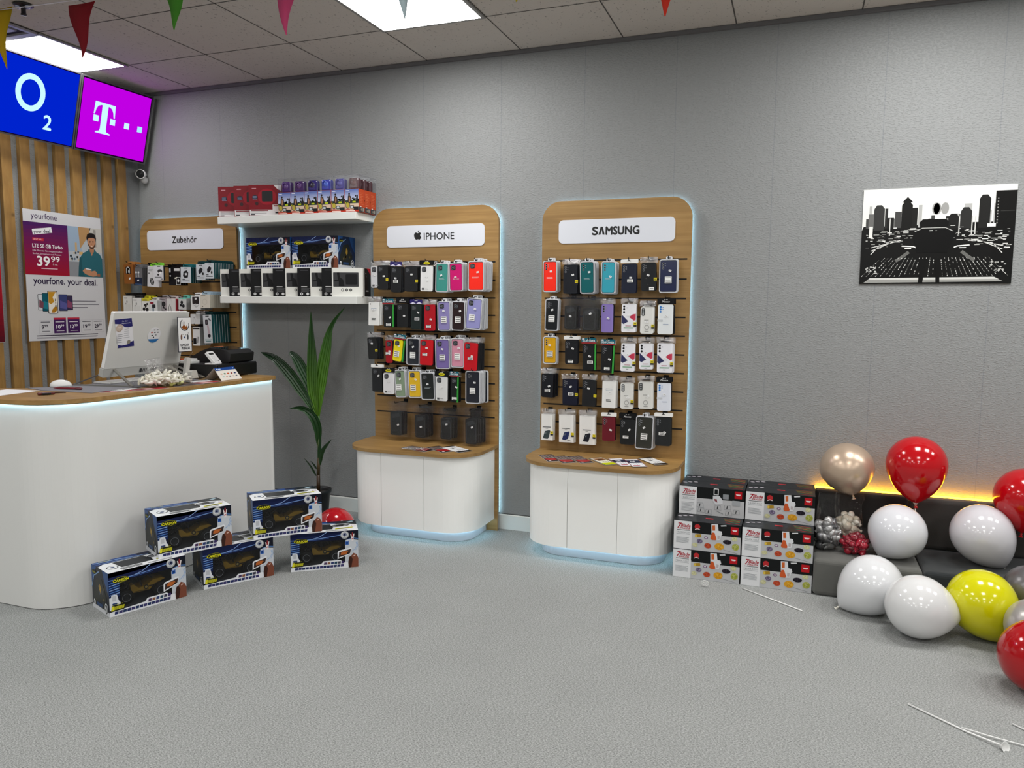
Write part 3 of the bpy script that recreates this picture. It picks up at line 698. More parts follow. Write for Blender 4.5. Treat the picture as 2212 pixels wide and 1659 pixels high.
# ------------------------------------------------------------------ phone cases on hooks
ROWN = ['', 'top row', 'second row', 'third row', 'fourth row', 'bottom row']
COLN = ['', 'first from left', 'second from left', 'third from left', 'fourth from left', 'fifth from left', 'sixth from left', 'seventh from left', 'eighth from left']
PACKS = [
('s', 1, 1, 'tray', 'FF2A12', 'bright red', 3.289, 1.61, 0.088, 0.183, -0.135, 2, '', 0),
('s', 1, 2, 'bag', '10141E', 'black', 3.416, 1.593, 0.085, 0.169, -0.139, 4, 'y', 0),
('s', 1, 3, 'tray', '0E5F63', 'dark teal', 3.517, 1.602, 0.086, 0.186, -0.135, 3, '', 0),
('s', 1, 4, 'tray', '37A0B4', 'turquoise', 3.643, 1.601, 0.085, 0.184, -0.135, 3, '', 0),
('s', 1, 5, 'white', '141B30', 'navy', 3.763, 1.594, 0.085, 0.167, -0.135, 1, 'l', 0),
('s', 1, 6, 'bag', '181A1E', 'black', 3.876, 1.604, 0.085, 0.158, -0.135, 1, 'yb', 0),
('s', 1, 7, 'tray', '151C42', 'dark blue', 3.987, 1.607, 0.102, 0.186, -0.135, 1, 'L', 0),
('s', 2, 1, 'tray', '15181C', 'black', 3.303, 1.382, 0.083, 0.188, -0.135, 1, 'L', 0),
('s', 2, 2, 'zip', '121212', 'black leather-look', 3.42, 1.368, 0.075, 0.139, -0.135, 2, '', 0),
('s', 2, 3, 'zip', '151514', 'black leather-look', 3.54, 1.36, 0.082, 0.131, -0.158, 2, '', 0),
('s', 2, 4, 'bag', '8D7BC0', 'lilac', 3.641, 1.366, 0.069, 0.165, -0.135, 1, '', 0),
('s', 2, 5, 'card', 'E9E9F0', 'white', 3.767, 1.368, 0.083, 0.162, -0.135, 1, 'Y', 0),
('s', 2, 6, 'clear', 'E4E4E0', 'clear', 3.873, 1.357, 0.076, 0.152, -0.135, 2, 'Y', 0),
('s', 2, 7, 'black', 'E6EAEC', 'white', 3.977, 1.364, 0.085, 0.169, -0.135, 2, 'B', 0),
('s', 3, 1, 'tray', 'D9A212', 'yellow', 3.294, 1.171, 0.084, 0.164, -0.135, 1, 'L', 0),
('s', 3, 2, 'white', '0F1117', 'black', 3.428, 1.163, 0.078, 0.143, -0.135, 1, 'l', 0),
('s', 3, 3, 'power', '101214', 'black', 3.536, 1.137, 0.077, 0.153, -0.135, 1, 'l', 0),
('s', 3, 4, 'power', '101114', 'black', 3.646, 1.127, 0.074, 0.162, -0.135, 1, 'l', 0),
('s', 3, 5, 'card', 'E9E9F0', 'white', 3.767, 1.142, 0.081, 0.163, -0.135, 1, 'Y', 0),
('s', 3, 6, 'card', 'E9E9F0', 'white', 3.872, 1.151, 0.077, 0.15, -0.135, 1, 'Y', 0),
('s', 3, 7, 'card', 'E9E9F0', 'white', 3.979, 1.145, 0.086, 0.168, -0.135, 2, 'Y', 0),
('s', 4, 1, 'bag', '0E1018', 'black', 3.281, 0.958, 0.074, 0.143, -0.139, 4, 'l', 0),
('s', 4, 2, 'bag', '0E1128', 'dark navy', 3.422, 0.925, 0.091, 0.156, -0.135, 1, 'yl', 0),
('s', 4, 3, 'bag', '191A1D', 'black', 3.54, 0.923, 0.083, 0.159, -0.135, 1, 'y', 0),
('s', 4, 4, 'paper', 'EDEDEB', 'white', 3.66, 0.92, 0.08, 0.158, -0.135, 2, '', 0),
('s', 4, 5, 'clear', 'E2E2DE', 'clear', 3.765, 0.917, 0.072, 0.152, -0.135, 1, 'Y', 0),
('s', 4, 6, 'clear', 'E2E2DE', 'clear', 3.876, 0.926, 0.085, 0.158, -0.135, 1, '', 0),
('s', 4, 7, 'black', 'E2E6F0', 'white', 3.981, 0.921, 0.078, 0.162, -0.135, 1, 'B', 0),
('s', 5, 1, 'photo', 'EFEFEF', 'grey pictured', 3.281, 0.703, 0.07, 0.159, -0.135, 2, 'Y', 0),
('s', 5, 2, 'photo', 'EFEFEF', 'blue pictured', 3.402, 0.702, 0.088, 0.167, -0.135, 2, 'Y', 0),
('s', 5, 3, 'photo', 'EFEFEF', 'dark pictured', 3.532, 0.7, 0.094, 0.172, -0.135, 2, 'Y', 0),
('s', 5, 4, 'white', '6B1222', 'dark red', 3.663, 0.716, 0.077, 0.143, -0.135, 1, '', 0),
('s', 5, 5, 'black', '17191B', 'black', 3.774, 0.706, 0.087, 0.15, -0.135, 1, 'l', 0),
('s', 5, 6, 'tray', '26261F', 'charcoal', 3.873, 0.707, 0.102, 0.191, -0.135, 2, 'L', 0),
('s', 5, 7, 'white', '1F2224', 'dark grey', 3.981, 0.721, 0.089, 0.166, -0.135, 1, 'l', 0),
('i', 1, 1, 'bag', 'D5D5D8', 'pale', 2.133, 1.613, 0.046, 0.138, -0.2, 2, '', 0),
('i', 1, 2, 'bag', '1B1C1E', 'black', 2.195, 1.608, 0.074, 0.153, -0.2, 4, 'y', 0),
('i', 1, 3, 'purple', '191A1D', 'black', 2.291, 1.596, 0.074, 0.16, -0.2, 2, 'l', 0),
('i', 1, 4, 'bag', '1A1B1E', 'black', 2.397, 1.599, 0.09, 0.156, -0.2, 3, 'y', 0),
('i', 1, 5, 'yel', 'E9E9E9', 'white', 2.506, 1.6, 0.084, 0.157, -0.2, 3, '', 0),
('i', 1, 6, 'tray', '3E9187', 'sea green', 2.611, 1.605, 0.088, 0.177, -0.2, 3, '', 0),
('i', 1, 7, 'tray', 'CF1070', 'magenta', 2.706, 1.608, 0.092, 0.173, -0.2, 3, '', 0),
('i', 1, 8, 'tray', 'FF2A18', 'coral red', 2.839, 1.613, 0.105, 0.179, -0.2, 5, '', 0),
('i', 2, 1, 'paper', 'E6E6E6', 'white', 2.128, 1.378, 0.078, 0.148, -0.2, 2, '', 0),
('i', 2, 2, 'power', '1B1E1F', 'black', 2.233, 1.366, 0.07, 0.143, -0.2, 3, 'l', 0),
('i', 2, 3, 'black', '17191B', 'black', 2.336, 1.369, 0.079, 0.149, -0.2, 3, '', 0),
('i', 2, 4, 'purple', '1A2524', 'dark green', 2.431, 1.361, 0.074, 0.157, -0.2, 2, 'l', 0),
('i', 2, 5, 'bag', 'B30B1E', 'red', 2.527, 1.358, 0.073, 0.163, -0.2, 2, 'l', 0),
('i', 2, 6, 'tray', '8C83B8', 'lavender', 2.624, 1.369, 0.088, 0.181, -0.2, 3, 'L', 0),
('i', 2, 7, 'tray', '2A1A1C', 'dark brown', 2.721, 1.37, 0.089, 0.179, -0.2, 3, 'L', 0),
('i', 2, 8, 'tray', '9796CC', 'pale lavender', 2.825, 1.384, 0.104, 0.19, -0.2, 5, 'L', 4),
('i', 3, 1, 'bag', '1E1F20', 'black', 2.114, 1.156, 0.068, 0.141, -0.2, 4, 'y', -3),
('i', 3, 2, 'bag', 'A5101F', 'dark red', 2.235, 1.137, 0.046, 0.145, -0.2, 2, 'l', 0),
('i', 3, 3, 'power', 'F2DF14', 'bright yellow', 2.304, 1.146, 0.073, 0.137, -0.2, 2, 'L', 7),
('i', 3, 4, 'tray', '151824', 'midnight blue', 2.407, 1.142, 0.092, 0.17, -0.2, 3, 'L', 0),
('i', 3, 5, 'bag', 'CC0A1A', 'red', 2.503, 1.139, 0.088, 0.158, -0.2, 3, 'l', 2),
('i', 3, 6, 'tray', '7A69A6', 'purple', 2.613, 1.133, 0.098, 0.186, -0.2, 3, 'L', 0),
('i', 3, 7, 'tray', 'D48FA4', 'pink', 2.716, 1.142, 0.089, 0.18, -0.2, 3, 'L', 0),
('i', 3, 8, 'bag', 'CB0A1C', 'red', 2.804, 1.122, 0.089, 0.171, -0.2, 6, 'l', 3),
('i', 4, 1, 'white', '1F2123', 'dark grey', 2.146, 0.952, 0.072, 0.155, -0.2, 1, '', 0),
('i', 4, 2, 'yel', 'E6E6E8', 'white', 2.231, 0.932, 0.078, 0.136, -0.2, 2, '', 0),
('i', 4, 3, 'tray', '7F9379', 'sage green', 2.315, 0.934, 0.075, 0.175, -0.2, 3, 'L', -3),
('i', 4, 4, 'tray', 'E0B511', 'yellow', 2.418, 0.936, 0.089, 0.174, -0.2, 3, 'L', -2),
('i', 4, 5, 'tray', '191C1D', 'black', 2.51, 0.926, 0.094, 0.173, -0.2, 3, '', -2),
('i', 4, 6, 'yel', 'E2E2E2', 'white', 2.607, 0.914, 0.08, 0.153, -0.2, 3, '', 0),
('i', 4, 7, 'power', '15181A', 'black', 2.694, 0.912, 0.048, 0.158, -0.2, 2, 'l', 0),
('i', 4, 8, 'tray', '20222C', 'dark slate', 2.819, 0.932, 0.097, 0.2, -0.2, 5, 'L', 0),
('i', 5, 1, 'zip', '1B2124', 'black leather-look', 2.282, 0.676, 0.082, 0.153, -0.2, 2, '', 0),
('i', 5, 2, 'zip', '17181C', 'black leather-look', 2.457, 0.668, 0.075, 0.146, -0.2, 3, '', 0),
('i', 5, 3, 'zip', '16181A', 'black leather-look', 2.637, 0.663, 0.075, 0.133, -0.2, 3, '', 0),
('i', 5, 4, 'zip', '13171A', 'black leather-look', 2.808, 0.656, 0.076, 0.157, -0.2, 4, '', 0),
]
TOPOFF = {'tray': .010, 'bag': .028, 'white': .026, 'black': .034, 'purple': .036, 'yel': .034, 'power': .034, 'card': .030, 'clear': .030, 'paper': .030, 'photo': .030, 'zip': .062}
def phone_back(m, w, h, d, col, kind, lens='1B1D22', r=.011):
    m.prism(rr(-w/2, -h/2, w/2, h/2, r, 5), -d, 0, col)
def lenses(m, w, h, kind, z, col='0C0D10', ring='8E9096'):
    if kind == 'i':
        u0, v1 = -w/2+.008, h/2-.008
        m.prism(rr(u0, v1-.030, u0+.030, v1, .008, 4), z-.001, z+.0012, '2B2D31')
        for a, b in ((.009, .009), (.009, .021), (.021, .015)): m.disc(u0+a, v1-b, .0055, z+.0014, ring, n=12); m.disc(u0+a, v1-b, .0040, z+.0016, col, n=12)
    else:
        u0, v1 = -w/2+.014, h/2-.015
        for k in range(3): m.disc(u0, v1-.0135*k, .0058, z+.0008, ring, n=12); m.disc(u0, v1-.0135*k, .0042, z+.0010, col, n=12)
        m.disc(u0+.013, v1-.003, .0028, z+.0008, ring, n=8); m.disc(u0+.013, v1-.014, .0028, z+.0008, ring, n=8)
def bag_sheet(m, x0, x1, z0, z1, w0, w1, col='FFFFFF', rn=None, amp=.0025, nx=4, nz=6):
    """a slack pouch of film: front and back skins"""
    rn = rn or random
    g = [[(x0+(x1-x0)*i/nx, z0+(z1-z0)*j/nz, (w1 if 0 < i < nx else (w0+w1)/2)+(rn.uniform(-amp, amp) if 0 < i < nx and 0 < j < nz else 0)) for i in range(nx+1)] for j in range(nz+1)]
    vs = [m.P(*p) for row in g for p in row]; fs = [(j*(nx+1)+i, j*(nx+1)+i+1, (j+1)*(nx+1)+i+1, (j+1)*(nx+1)+i) for j in range(nz) for i in range(nx)]
    sm = m.smooth; m.smooth = True; m.add(vs, fs, col); m.smooth = sm
def header_tab(w, h, wd, hh, col, art=None):
    m = MB(); z0 = h/2+.004
    m.prism([(-wd/2, z0), (wd/2, z0), (wd/2, z0+hh-.003), (wd/2-.003, z0+hh), (-wd/2+.003, z0+hh), (-wd/2, z0+hh-.003)], .0014, .0024, col)
    m.q(-.010, z0+hh-.009, .010, z0+hh-.0055, .0026, '121212' if col[0] > '6' else 'C8C8C8')
    if art: art(m, z0, wd, hh)
    return m
def sticker_part(t, u, v, a, rn):
    m = MB(); wd, hh = .015, .010
    c, s_ = cos(a), sin(a)
    m.frame((u, -.0, v), U=(c, 0, s_), V=(-s_, 0, c), W=(0, -1, 0))
    m.prism([(-wd/2, -hh/2), (wd/2, -hh/2), (wd/2, hh/2), (-wd/2, hh/2)], .0030, .0034, 'F2F2F2'); m.q(-.0045, -.0012, .0045, .0015, .0036, '9A9A9A')
    m.build('price_sticker', 'matte', t)
def label_part(t, u, v, wd, hh, n, a=0):
    m = MB(); c, s_ = cos(a), sin(a)
    m.frame((u, 0, v), U=(c, 0, s_), V=(-s_, 0, c), W=(0, -1, 0))
    m.prism([(-wd/2, -hh/2), (wd/2, -hh/2), (wd/2, hh/2), (-wd/2, hh/2)], .0030, .0034, 'F0F0EE')
    for i in range(n):
        z = hh/2-(i+.55)*hh/n; m.q(-wd/2+.004, z-.0015, wd/2-.004-.002*(i % 2), z+.0022, .0036, '4A4A4A')
    m.build('paper_label', 'matte', t)
def yellow_tag(t, w, v):
    m = MB(); m.q(w/2-.012, v, w/2+.006, v+.016, .0034, 'D6C40E'); m.q(w/2-.012, v-.010, w/2+.006, v, .0034, '17171A'); m.q(w/2-.009, v+.006, w/2+.003, v+.010, .0036, '6A6410')
    m.build('yellow_sticker', 'matte', t)

def make_pack(style, col, w, h, kind, tagc, rn, full=True, tiltdeg=0):
    ZW = .026 if kind == 'i' else .019
    """origin at the middle of the case front; parts hang from an Empty"""
    t = empty('phone_case_pack', (0, 0, 0))
    if style == 'tray':
        m = MB(); O = rr(-w/2, -h/2, w/2, h/2, .012, 5); I = rr(-w/2+.0045, -h/2+.0045, w/2-.0045, h/2-.0045, .0095, 5)
        m.ring(O, I, -.0125, .0005, 'C9CBD0'); m.prism(I, -.012, -.0095, 'A9ABB0')
        m.ring(rr(-w/2-.0015, -h/2-.0015, w/2+.0015, h/2+.0015, .013, 5), O, -.0128, -.0112, 'D8DADD')
        m.prism([(-.016, h/2-.001), (.016, h/2-.001), (.016, h/2+.013), (.012, h/2+.018), (-.012, h/2+.018), (-.016, h/2+.013)], -.0128, -.0105, 'DADBDE')
        m.build('clear_tray', 'satin', t)['label'] = 'translucent tray with a hang tab'
        m = MB(); m.q(-.009, h/2+.006, .009, h/2+.011, -.0100, '4A4C50'); m.build('hang_slot', 'matte', t)
        cw, ch = w-.014, h-.014
        m = MB(); m.prism(rr(-cw/2, -ch/2, cw/2, ch/2, .010, 5), -.0095, -.0012, col)
        if full:
            m.fr = (Vector((0, .0012, 0)), Vector((1, 0, 0)), Vector((0, 0, 1)), Vector((0, -1, 0)))
            lenses(m, cw, ch, kind, 0)
            if 'L' not in tagc:
                m.bars(-cw*.28, -.005, cw*.56, 2, .006, .0018, .0004, 'F0E0E0' if col[0] in 'FC' else 'B8C4C8', .3)
        m.build('phone_case', 'gloss', t)
    else:
        d = .009
        if style in ('bag', 'white', 'black', 'purple', 'yel', 'power', 'zip', 'clear'):
            c = col
            m = MB(); cw = w if style != 'power' else w*.86; off = 0 if style != 'power' else -w*.07
            m.fr = (Vector((off, 0, 0)), Vector((1, 0, 0)), Vector((0, 0, 1)), Vector((0, -1, 0)))
            m.prism(rr(-cw/2, -h/2, cw/2, h/2, .011, 5), -d, -.0002, c)
            light = col[0] in 'DE'
            if full:
                if style == 'zip':
                    m.ring(rr(-cw/2+.006, -h/2+.006, cw/2-.006, h/2-.020, .014, 5), rr(-cw/2+.008, -h/2+.008, cw/2-.008, h/2-.022, .012, 5), 0, .0007, '3A3C40')
                    m.pg([(-cw/2+.01, h/2-.02), (cw/2-.02, h/2-.008), (cw/2-.012, h/2-.03), (-cw/2+.015, h/2-.045)], .0008, '2E3034')
                elif style == 'clear':
                    m.prism(rr(-cw/2+.006, h/2-.050, -cw/2+.024, h/2-.008, .006, 4), 0, .0014, '2E3032')
                    for k in range(3): m.disc(-cw/2+.015, h/2-.016-.0125*k, .0048, .0016, 'A8AAAC', n=12)
                    m.arc(0, -h/2+.036, .014, .0035, .0006, 'A6A6A4', 0, 2*pi); m.q(-.012, -h/2+.012, .012, -h/2+.015, .0006, '8A8A88'); m.q(-.016, 0, .010, .003, .0006, '9A9A98')
                else:
                    lenses(m, cw, h, kind, 0, *(('1F70C0', '2F86D0') if 'B' in tagc else ('0C0D10', '8E9096')))
                    if style == 'yel' or (light and style == 'bag'):
                        m.q(-w/2+.010, -h/2+.008, -w/2+.026, -h/2+.020, .0006, '5A5A5C'); m.q(-w/2+.032, -h/2+.012, -w/2+.054, -h/2+.015, .0006, '8A8A8A'); m.line([(-.010, .010), (0, .002), (.010, .010)], .002, .0006, 'B8B8B8')
                    if 'B' in tagc: m.q(-cw/2-.002, -.012, -cw/2+.028, -.002, .0008, 'C8CCD0'); m.q(-.012, -.030, .018, -.026, .0006, 'A9B4C8')
            m.build('phone_case', 'satin' if light or style == 'zip' else 'rubber', t)
        elif style == 'card':
            m = MB(); m.prism(rr(-w/2, -h/2, w/2, h/2, .009, 4), -d, -.0002, 'EDEDF2')
            if full:
                for k in range(3): m.disc(-w/2+.014, h/2-.014-.016*k, .0062, .0004, '14161A', n=14)
                m.disc(-w/2+.030, h/2-.022, .002, .0004, '14161A', n=8)
                m.pg([(-w/2+.002, .020), (-w/2+.040, -.018), (-w/2+.012, -.034), (-w/2+.001, -.026)], .0004, '33365E'); m.pg([(w/2-.001, .026), (w/2-.020, .022), (w/2-.038, .006), (w/2-.010, -.014), (w/2-.001, -.008)], .0004, 'C23C54')
                m.q(-.018, -.046, .014, -.042, .0004, 'B88A94'); m.q(-.028, -.060, .026, -.053, .0004, '8FB49A'); m.q(-.008, -.070, .006, -.067, .0004, '8A8A90')
            m.build('printed_insert', 'printed_card', t)
        elif style == 'paper':
            m = MB(); m.prism(rr(-w/2, -h/2, w/2, h/2, .004, 3), -d, -.0002, 'EEEEEC')
            if full:
                m.line([(-.018, .034), (.018, .034), (.018, .024), (-.018, .024), (-.018, .034)], .0018, .0004, '7C94B4'); m.bars(-.016, -.028, .032, 2, .008, .004, .0004, '4A4A4A', .3)
                if kind == 'i': m.disc(-w/2+.012, h/2-.012, .0042, .0004, '16181A', n=12)
            m.build('printed_insert', 'printed_card', t)
        elif style == 'photo':
            m = MB(); m.prism([(-w/2, -h/2), (w/2, -h/2), (w/2, h/2), (-w/2, h/2)], -.012, -.0002, 'F0F0EE')
            if full:
                m.bars(-.026, .004, .052, 1, .008, .005, .0004, '6E7074', .05); m.q(-.008, -.008, .008, -.005, .0004, '9A9A9C')
                pc_ = {'g': '3E4A4C', 'b': '2C3566', 'd': '23252E'}[tagc[-1]] if tagc[-1] in 'gbd' else '3E4A4C'
                m.pg([(-.012, -.024), (.016, -.016), (.022, -.022), (.010, -.066), (.004, -.071), (-.022, -.068), (-.024, -.062)], .0004, pc_)
                m.pg([(-.008, -.030), (-.002, -.028), (-.004, -.040), (-.011, -.041)], .0006, '6A7478')
            m.build('card_box', 'printed_card', t)
        # head card
        if style == 'white': header_tab(w, h, w+.014, .020, 'ECECEA').build('header_card', 'printed_card', t)
        if style == 'black': header_tab(w, h, w+.012, .030, '0E0E10', lambda m, z0, a, b: m.tx('Mocco', 0, z0+.006, .011, .0027, 'E8E8E8', 'c', wid=.042, sh=.25)).build('header_card', 'printed_card', t)
        if style == 'purple': header_tab(w, h, w+.012, .026, '2C2466', lambda m, z0, a, b: m.pg([(-a/2, z0), (-a/4, z0+b*.4), (0, z0), (a/4, z0+b*.5), (a/2, z0)], .0027, 'D8D4E8')).build('header_card', 'printed_card', t)
        if style == 'yel': header_tab(w, h, w+.016, .030, '0C0C0E', lambda m, z0, a, b: (m.disc(0, z0+.012, .022, .0027, 'D8CE14', ry=.0085), m.q(-.013, z0+.010, .013, z0+.014, .0029, '6A6414'))).build('header_card', 'printed_card', t)
        if style == 'power':
            header_tab(w, h, w+.012, .032, '156072', lambda m, z0, a, b: (m.q(-a/2, z0, a/2, z0+.007, .0027, '9A2A2C'), m.tx('3G-POWER', 0, z0+.009, .011, .0028, 'DDE8EA', 'c', wid=a*.86, bold=.03), m.disc(-a/2+.011, z0+.026, .008, .0028, 'E4DCE0', ry=.004))).build('header_card', 'printed_card', t)
            m = MB(); m.prism([(w/2-.008, -h/2), (w/2+.002, -h/2), (w/2+.004, h/2), (w/2-.004, h/2)], -.008, -.001, '2E9A36'); m.build('edge_strip', 'satin', t)['label'] = 'green folded edge strip'
        # film
        if style == 'zip':
            m = MB(); bag_sheet(m, -w/2-ZW, w/2+ZW, -h/2-.010, h/2+.066, -.012, .004, rn=rn, amp=.004); bag_sheet(m, -w/2-ZW, w/2+ZW, -h/2-.010, h/2+.066, -.012, -.014, rn=rn)
            m.build('zip_bag', 'zip_film', t)['label'] = 'clear crumpled zip bag'
            m = MB(); m.q(-w/2-ZW+.002, h/2+.046, w/2+ZW-.002, h/2+.050, .0056, 'D8D8DA'); m.build('zip_line', 'clear_rigid', t)
        else:
            tp = TOPOFF[style]
            m = MB(); bag_sheet(m, -w/2-.007, w/2+.007, -h/2-.006, h/2+.006, -.010, .0016, rn=rn, amp=.0006); m.build('clear_bag', 'clear_film', t)
            if style in ('bag', 'card', 'clear', 'paper', 'photo'):
                m = MB(); bag_sheet(m, -w/2-.007, w/2+.007, h/2+.001, h/2+tp+.004, -.006, .0016, rn=rn, amp=.006, nx=6, nz=3); m.build('bag_top', 'crumpled_film', t)
                if style == 'card' or style == 'clear':
                    m = MB(); m.q(-.024, h/2+.008, .024, h/2+.013, .0040, '2A2A2C'); m.build('bag_print', 'matte', t)
    if full:
        if style not in ('photo',): sticker_part(t, rn.uniform(-.004, .016), rn.uniform(-.012, .032) if 'L' not in tagc else .030, rn.uniform(-.5, .6), rn)
        if 'L' in tagc: label_part(t, 0 if tiltdeg == 0 else -.01, -.022, .038, .038, 3)
        if 'l' in tagc: label_part(t, rn.uniform(-.010, .010), rn.choice((-.030, -.012, -.055)), .033, .017, 2)
        if 'b' in tagc: label_part(t, .018, -h/2+.012, .028, .017, 1)
        if 'y' in tagc: yellow_tag(t, w-.002, -.022)
        if 'Y' in tagc: yellow_tag(t, w, -.038)
    return t
rp = random.Random(11)
STY = {'tray': 'in a hard tray', 'bag': 'in a clear bag', 'white': 'under a white header', 'black': 'under a black header', 'purple': 'under a purple header', 'yel': 'under a yellow header', 'power': 'under a teal header', 'card': 'with printed insert', 'clear': 'in a clear bag', 'paper': 'on white card', 'photo': 'in white box', 'zip': 'in zip bag'}
hook0 = None
def hook(x, z, length, label):
    global hook0
    if hook0 is None:
        hook0 = empty('display_hook', (0, 0, 0))
        m = MB(); m.box(-.014, .014, -.0045, -.0002, -.012, .012, '17181A'); m.build('mounting_plate', 'metal', hook0)
        m = MB(); m.tube([(0, -.004, 0), (0, -.215, 0), (0, -.228, .004), (0, -.236, .014)], .0024, '1A1B1D', 6); m.build('prong', 'metal', hook0)
        o = hook0
    else: o = dup(hook0)
    for c in o.children:
        if c.name.startswith('prong'): c.scale = (1, length/.236, 1)
    o.location = (x, -.0645, z); tag(o, label, 'hook', 'black wire display hooks'); return o
for (pn, r, c, style, col, name, X, Z, w, h, y, n, tg, tilt) in PACKS:
    kind = pn
    side = 'right' if pn == 's' else 'middle'
    if style == 'photo': tg += {'grey pictured': 'g', 'blue pictured': 'b', 'dark pictured': 'd'}[name]
    hx = max(X, 3.25) if pn == 's' else max(X, 2.075)
    if tilt: tilt_r = radians(tilt)
    else: tilt_r = radians(rp.uniform(-1.2, 1.2))
    zhook = Z+h/2+TOPOFF[style]-.006
    t = make_pack(style, col, w, h, kind, tg, rp, True, tilt)
    t.location = (X, y, Z); t.rotation_euler = (radians(rp.uniform(-1, 1)), tilt_r, 0)
    nm = {'zip': 'black leather-look phone pouch', 'photo': name+' white box phone case', 'paper': 'white boxed phone case'}.get(style, name+' phone case')
    tag(t, '%s%s, %s stand, %s, %s' % (nm, {'photo': '', 'zip': ' in zip bag', 'paper': ''}.get(style, ' '+STY[style]), side, ROWN[r], COLN[c]), 'phone case', 'phone cases hanging on the %s stand' % side)
    hook(X, zhook, max(.05, -.0645-y+.020), 'black wire hook, %s stand, %s, %s' % (side, ROWN[r], COLN[c]))
    if n:
        gap = (-.0645-.016-y)/(n+.3) if style != 'zip' else (-.0645-.02-y)/(n+.3)
        gap = min(gap, .016 if style == 'tray' else (.013 if style != 'zip' else .026))
        b0 = None
        for k in range(n):
            yy = y+gap*(k+1)+ (0.002 if style == 'tray' else 0)
            if yy+.015 > -.066: break
            if b0 is None:
                bc = col if style in ('tray', 'card', 'paper', 'photo', 'clear') else rp.choice((col, '16181B', '24262A'))
                b0 = make_pack(style if style not in ('power', 'purple', 'yel') else 'bag', bc, w, h, kind, tg, rp, False); b = b0
            else: b = dup(b0)
            b.location = (X+.0035*(k+1)*(1 if rp.random() < .7 else .2), yy, Z+rp.uniform(-.003, .003)); b.rotation_euler = (0, tilt_r*.4+radians(rp.uniform(-1.5, 1.5)), 0)
            tag(b, 'phone case pack behind the front one, %s stand, %s, %s' % (side, ROWN[r], COLN[c]), 'phone case', 'packs behind the front one, %s %s, %s stand' % (ROWN[r], COLN[c], side))

# ------------------------------------------------------------------ accessories on the left stand
def acc(name, label, X, Z, w, h, y, d, col, art, n=0, side=None, tilt=0, topcol=None, gap=None, group=None, hooktop=.0, zh=None):
    t = empty(name, (X, y, Z), 0, label, 'accessory pack', group)
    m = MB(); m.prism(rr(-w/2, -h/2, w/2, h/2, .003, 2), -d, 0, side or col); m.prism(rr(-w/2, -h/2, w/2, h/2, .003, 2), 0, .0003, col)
    m.build('box', 'printed_card', t)
    m = MB(); z0 = h/2
    m.prism([(-w*.45, z0-.001), (w*.45, z0-.001), (w*.45, z0+.016), (w*.2, z0+.022), (-w*.2, z0+.022), (-w*.45, z0+.016)], -d, -d+.0012, topcol or col); m.q(-.009, z0+.008, .009, z0+.012, -d+.0014, '1A1A1A'); m.build('hang_tab', 'printed_card', t)
    m = MB(); art(m, w, h); m.build('print', 'printed_card', t)
    t.rotation_euler = (0, radians(tilt), 0)
    hook(X, Z+h/2+.010, -.0645-y+.02, 'black wire hook carrying the %s' % ' '.join(label.split(',')[0].split()[:9]))
    gap = gap or d+.0015
    for k in range(n):
        yy = y+gap*(k+1)
        if yy+d > -.066: break
        b = dup(t); b.location = (X+.002*(k+1), yy, Z); 
        tag(b, 'pack hanging behind the %s' % ' '.join(label.split(',')[0].split()[:9]), 'accessory pack', 'packs behind the %s' % ' '.join(label.split(',')[0].split()[:8]))
    return t
Q = .0006
def a_ear(m, w, h):
    m.q(-w*.30, h*.02, w*.22, h*.38, Q, '120E0C'); m.arc(-.004, .036, .016, .004, Q*2, 'F0F0EE', 0, pi); m.q(-.020, .006, -.016, .036, Q*2, 'EDEDED'); m.q(.008, .006, .012, .036, Q*2, 'EDEDED'); m.line([(0, .01), (.003, .03)], .004, Q*3, 'F4F4F2'); m.pg([(.000, -.030), (.014, -.022), (.018, -.034), (.006, -.042)], Q*2, 'E8E8E8')
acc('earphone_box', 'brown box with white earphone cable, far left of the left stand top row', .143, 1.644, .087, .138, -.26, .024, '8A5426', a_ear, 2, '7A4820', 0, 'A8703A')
def a_ear2(m, w, h):
    m.q(-w/2+.003, -h*.05, w/2-.003, h*.46, Q, '6A6A6C'); m.q(-w/2+.003, -h/2+.006, w/2-.003, -h*.06, Q, '1E2538')
    for x in (-.018, .004): m.disc(x, .030, .008, Q*2, 'D8D8DA', n=12); m.line([(x, .028), (x+.004, -.004)], .0035, Q*2, 'C4C4C8')
    m.pg([(-.008, -.022), (.008, -.020), (.008, -.032), (-.008, -.034)], Q*2, 'E8E8EA'); m.q(-.030, -.056, .030, -.052, Q*2, '4A6A98')
acc('earphone_pack', 'grey earphone pack with dark blue foot, beside the brown earphone box', .216, 1.626, .080, .132, -.245, .010, '5A5A5C', a_ear2, 5, '4A4A4C', 2, '6A6A6C')
def a_adap(m, w, h):
    m.disc(.012*w/.09, h*.12, w*.26, Q, '3A3A3C', ry=h*.14, n=6); m.disc(w*.18, h*.02, w*.12, Q*2, 'F4F4F4', ry=h*.07, n=8); m.disc(-w*.05, -h*.12, w*.08, Q, '2A2A2C', n=12); m.q(-w*.4, -h*.30, w*.3, -h*.26, Q, '4A4A4C'); m.q(w*.2, -h*.42, w*.42, -h*.38, Q, '2E2E30'); m.q(-w*.12, h*.40, w*.18, h*.44, Q, '2E2E30')
def a_cable(m, w, h):
    m.bars(-w*.42, h*.42, w*.4, 3, .010, .003, Q, '8A8A8A'); m.q(-w*.42, h*.12, -w*.34, h*.18, Q, '3A3A3C')
    for k in range(3): m.arc(-w*.15+.004*k, -h*.20-.006*k, .016, .005, Q+.0001*k, '2A2A2C', 0, 2*pi, ry=.020)
acc('adapter_pack', 'large white cable pack tilted behind the smaller adapter pack, left stand', .335, 1.626, .112, .146, -.222, .020, 'D8D8DA', a_cable, 0, 'B4B4B6', 4, '7CC83A')
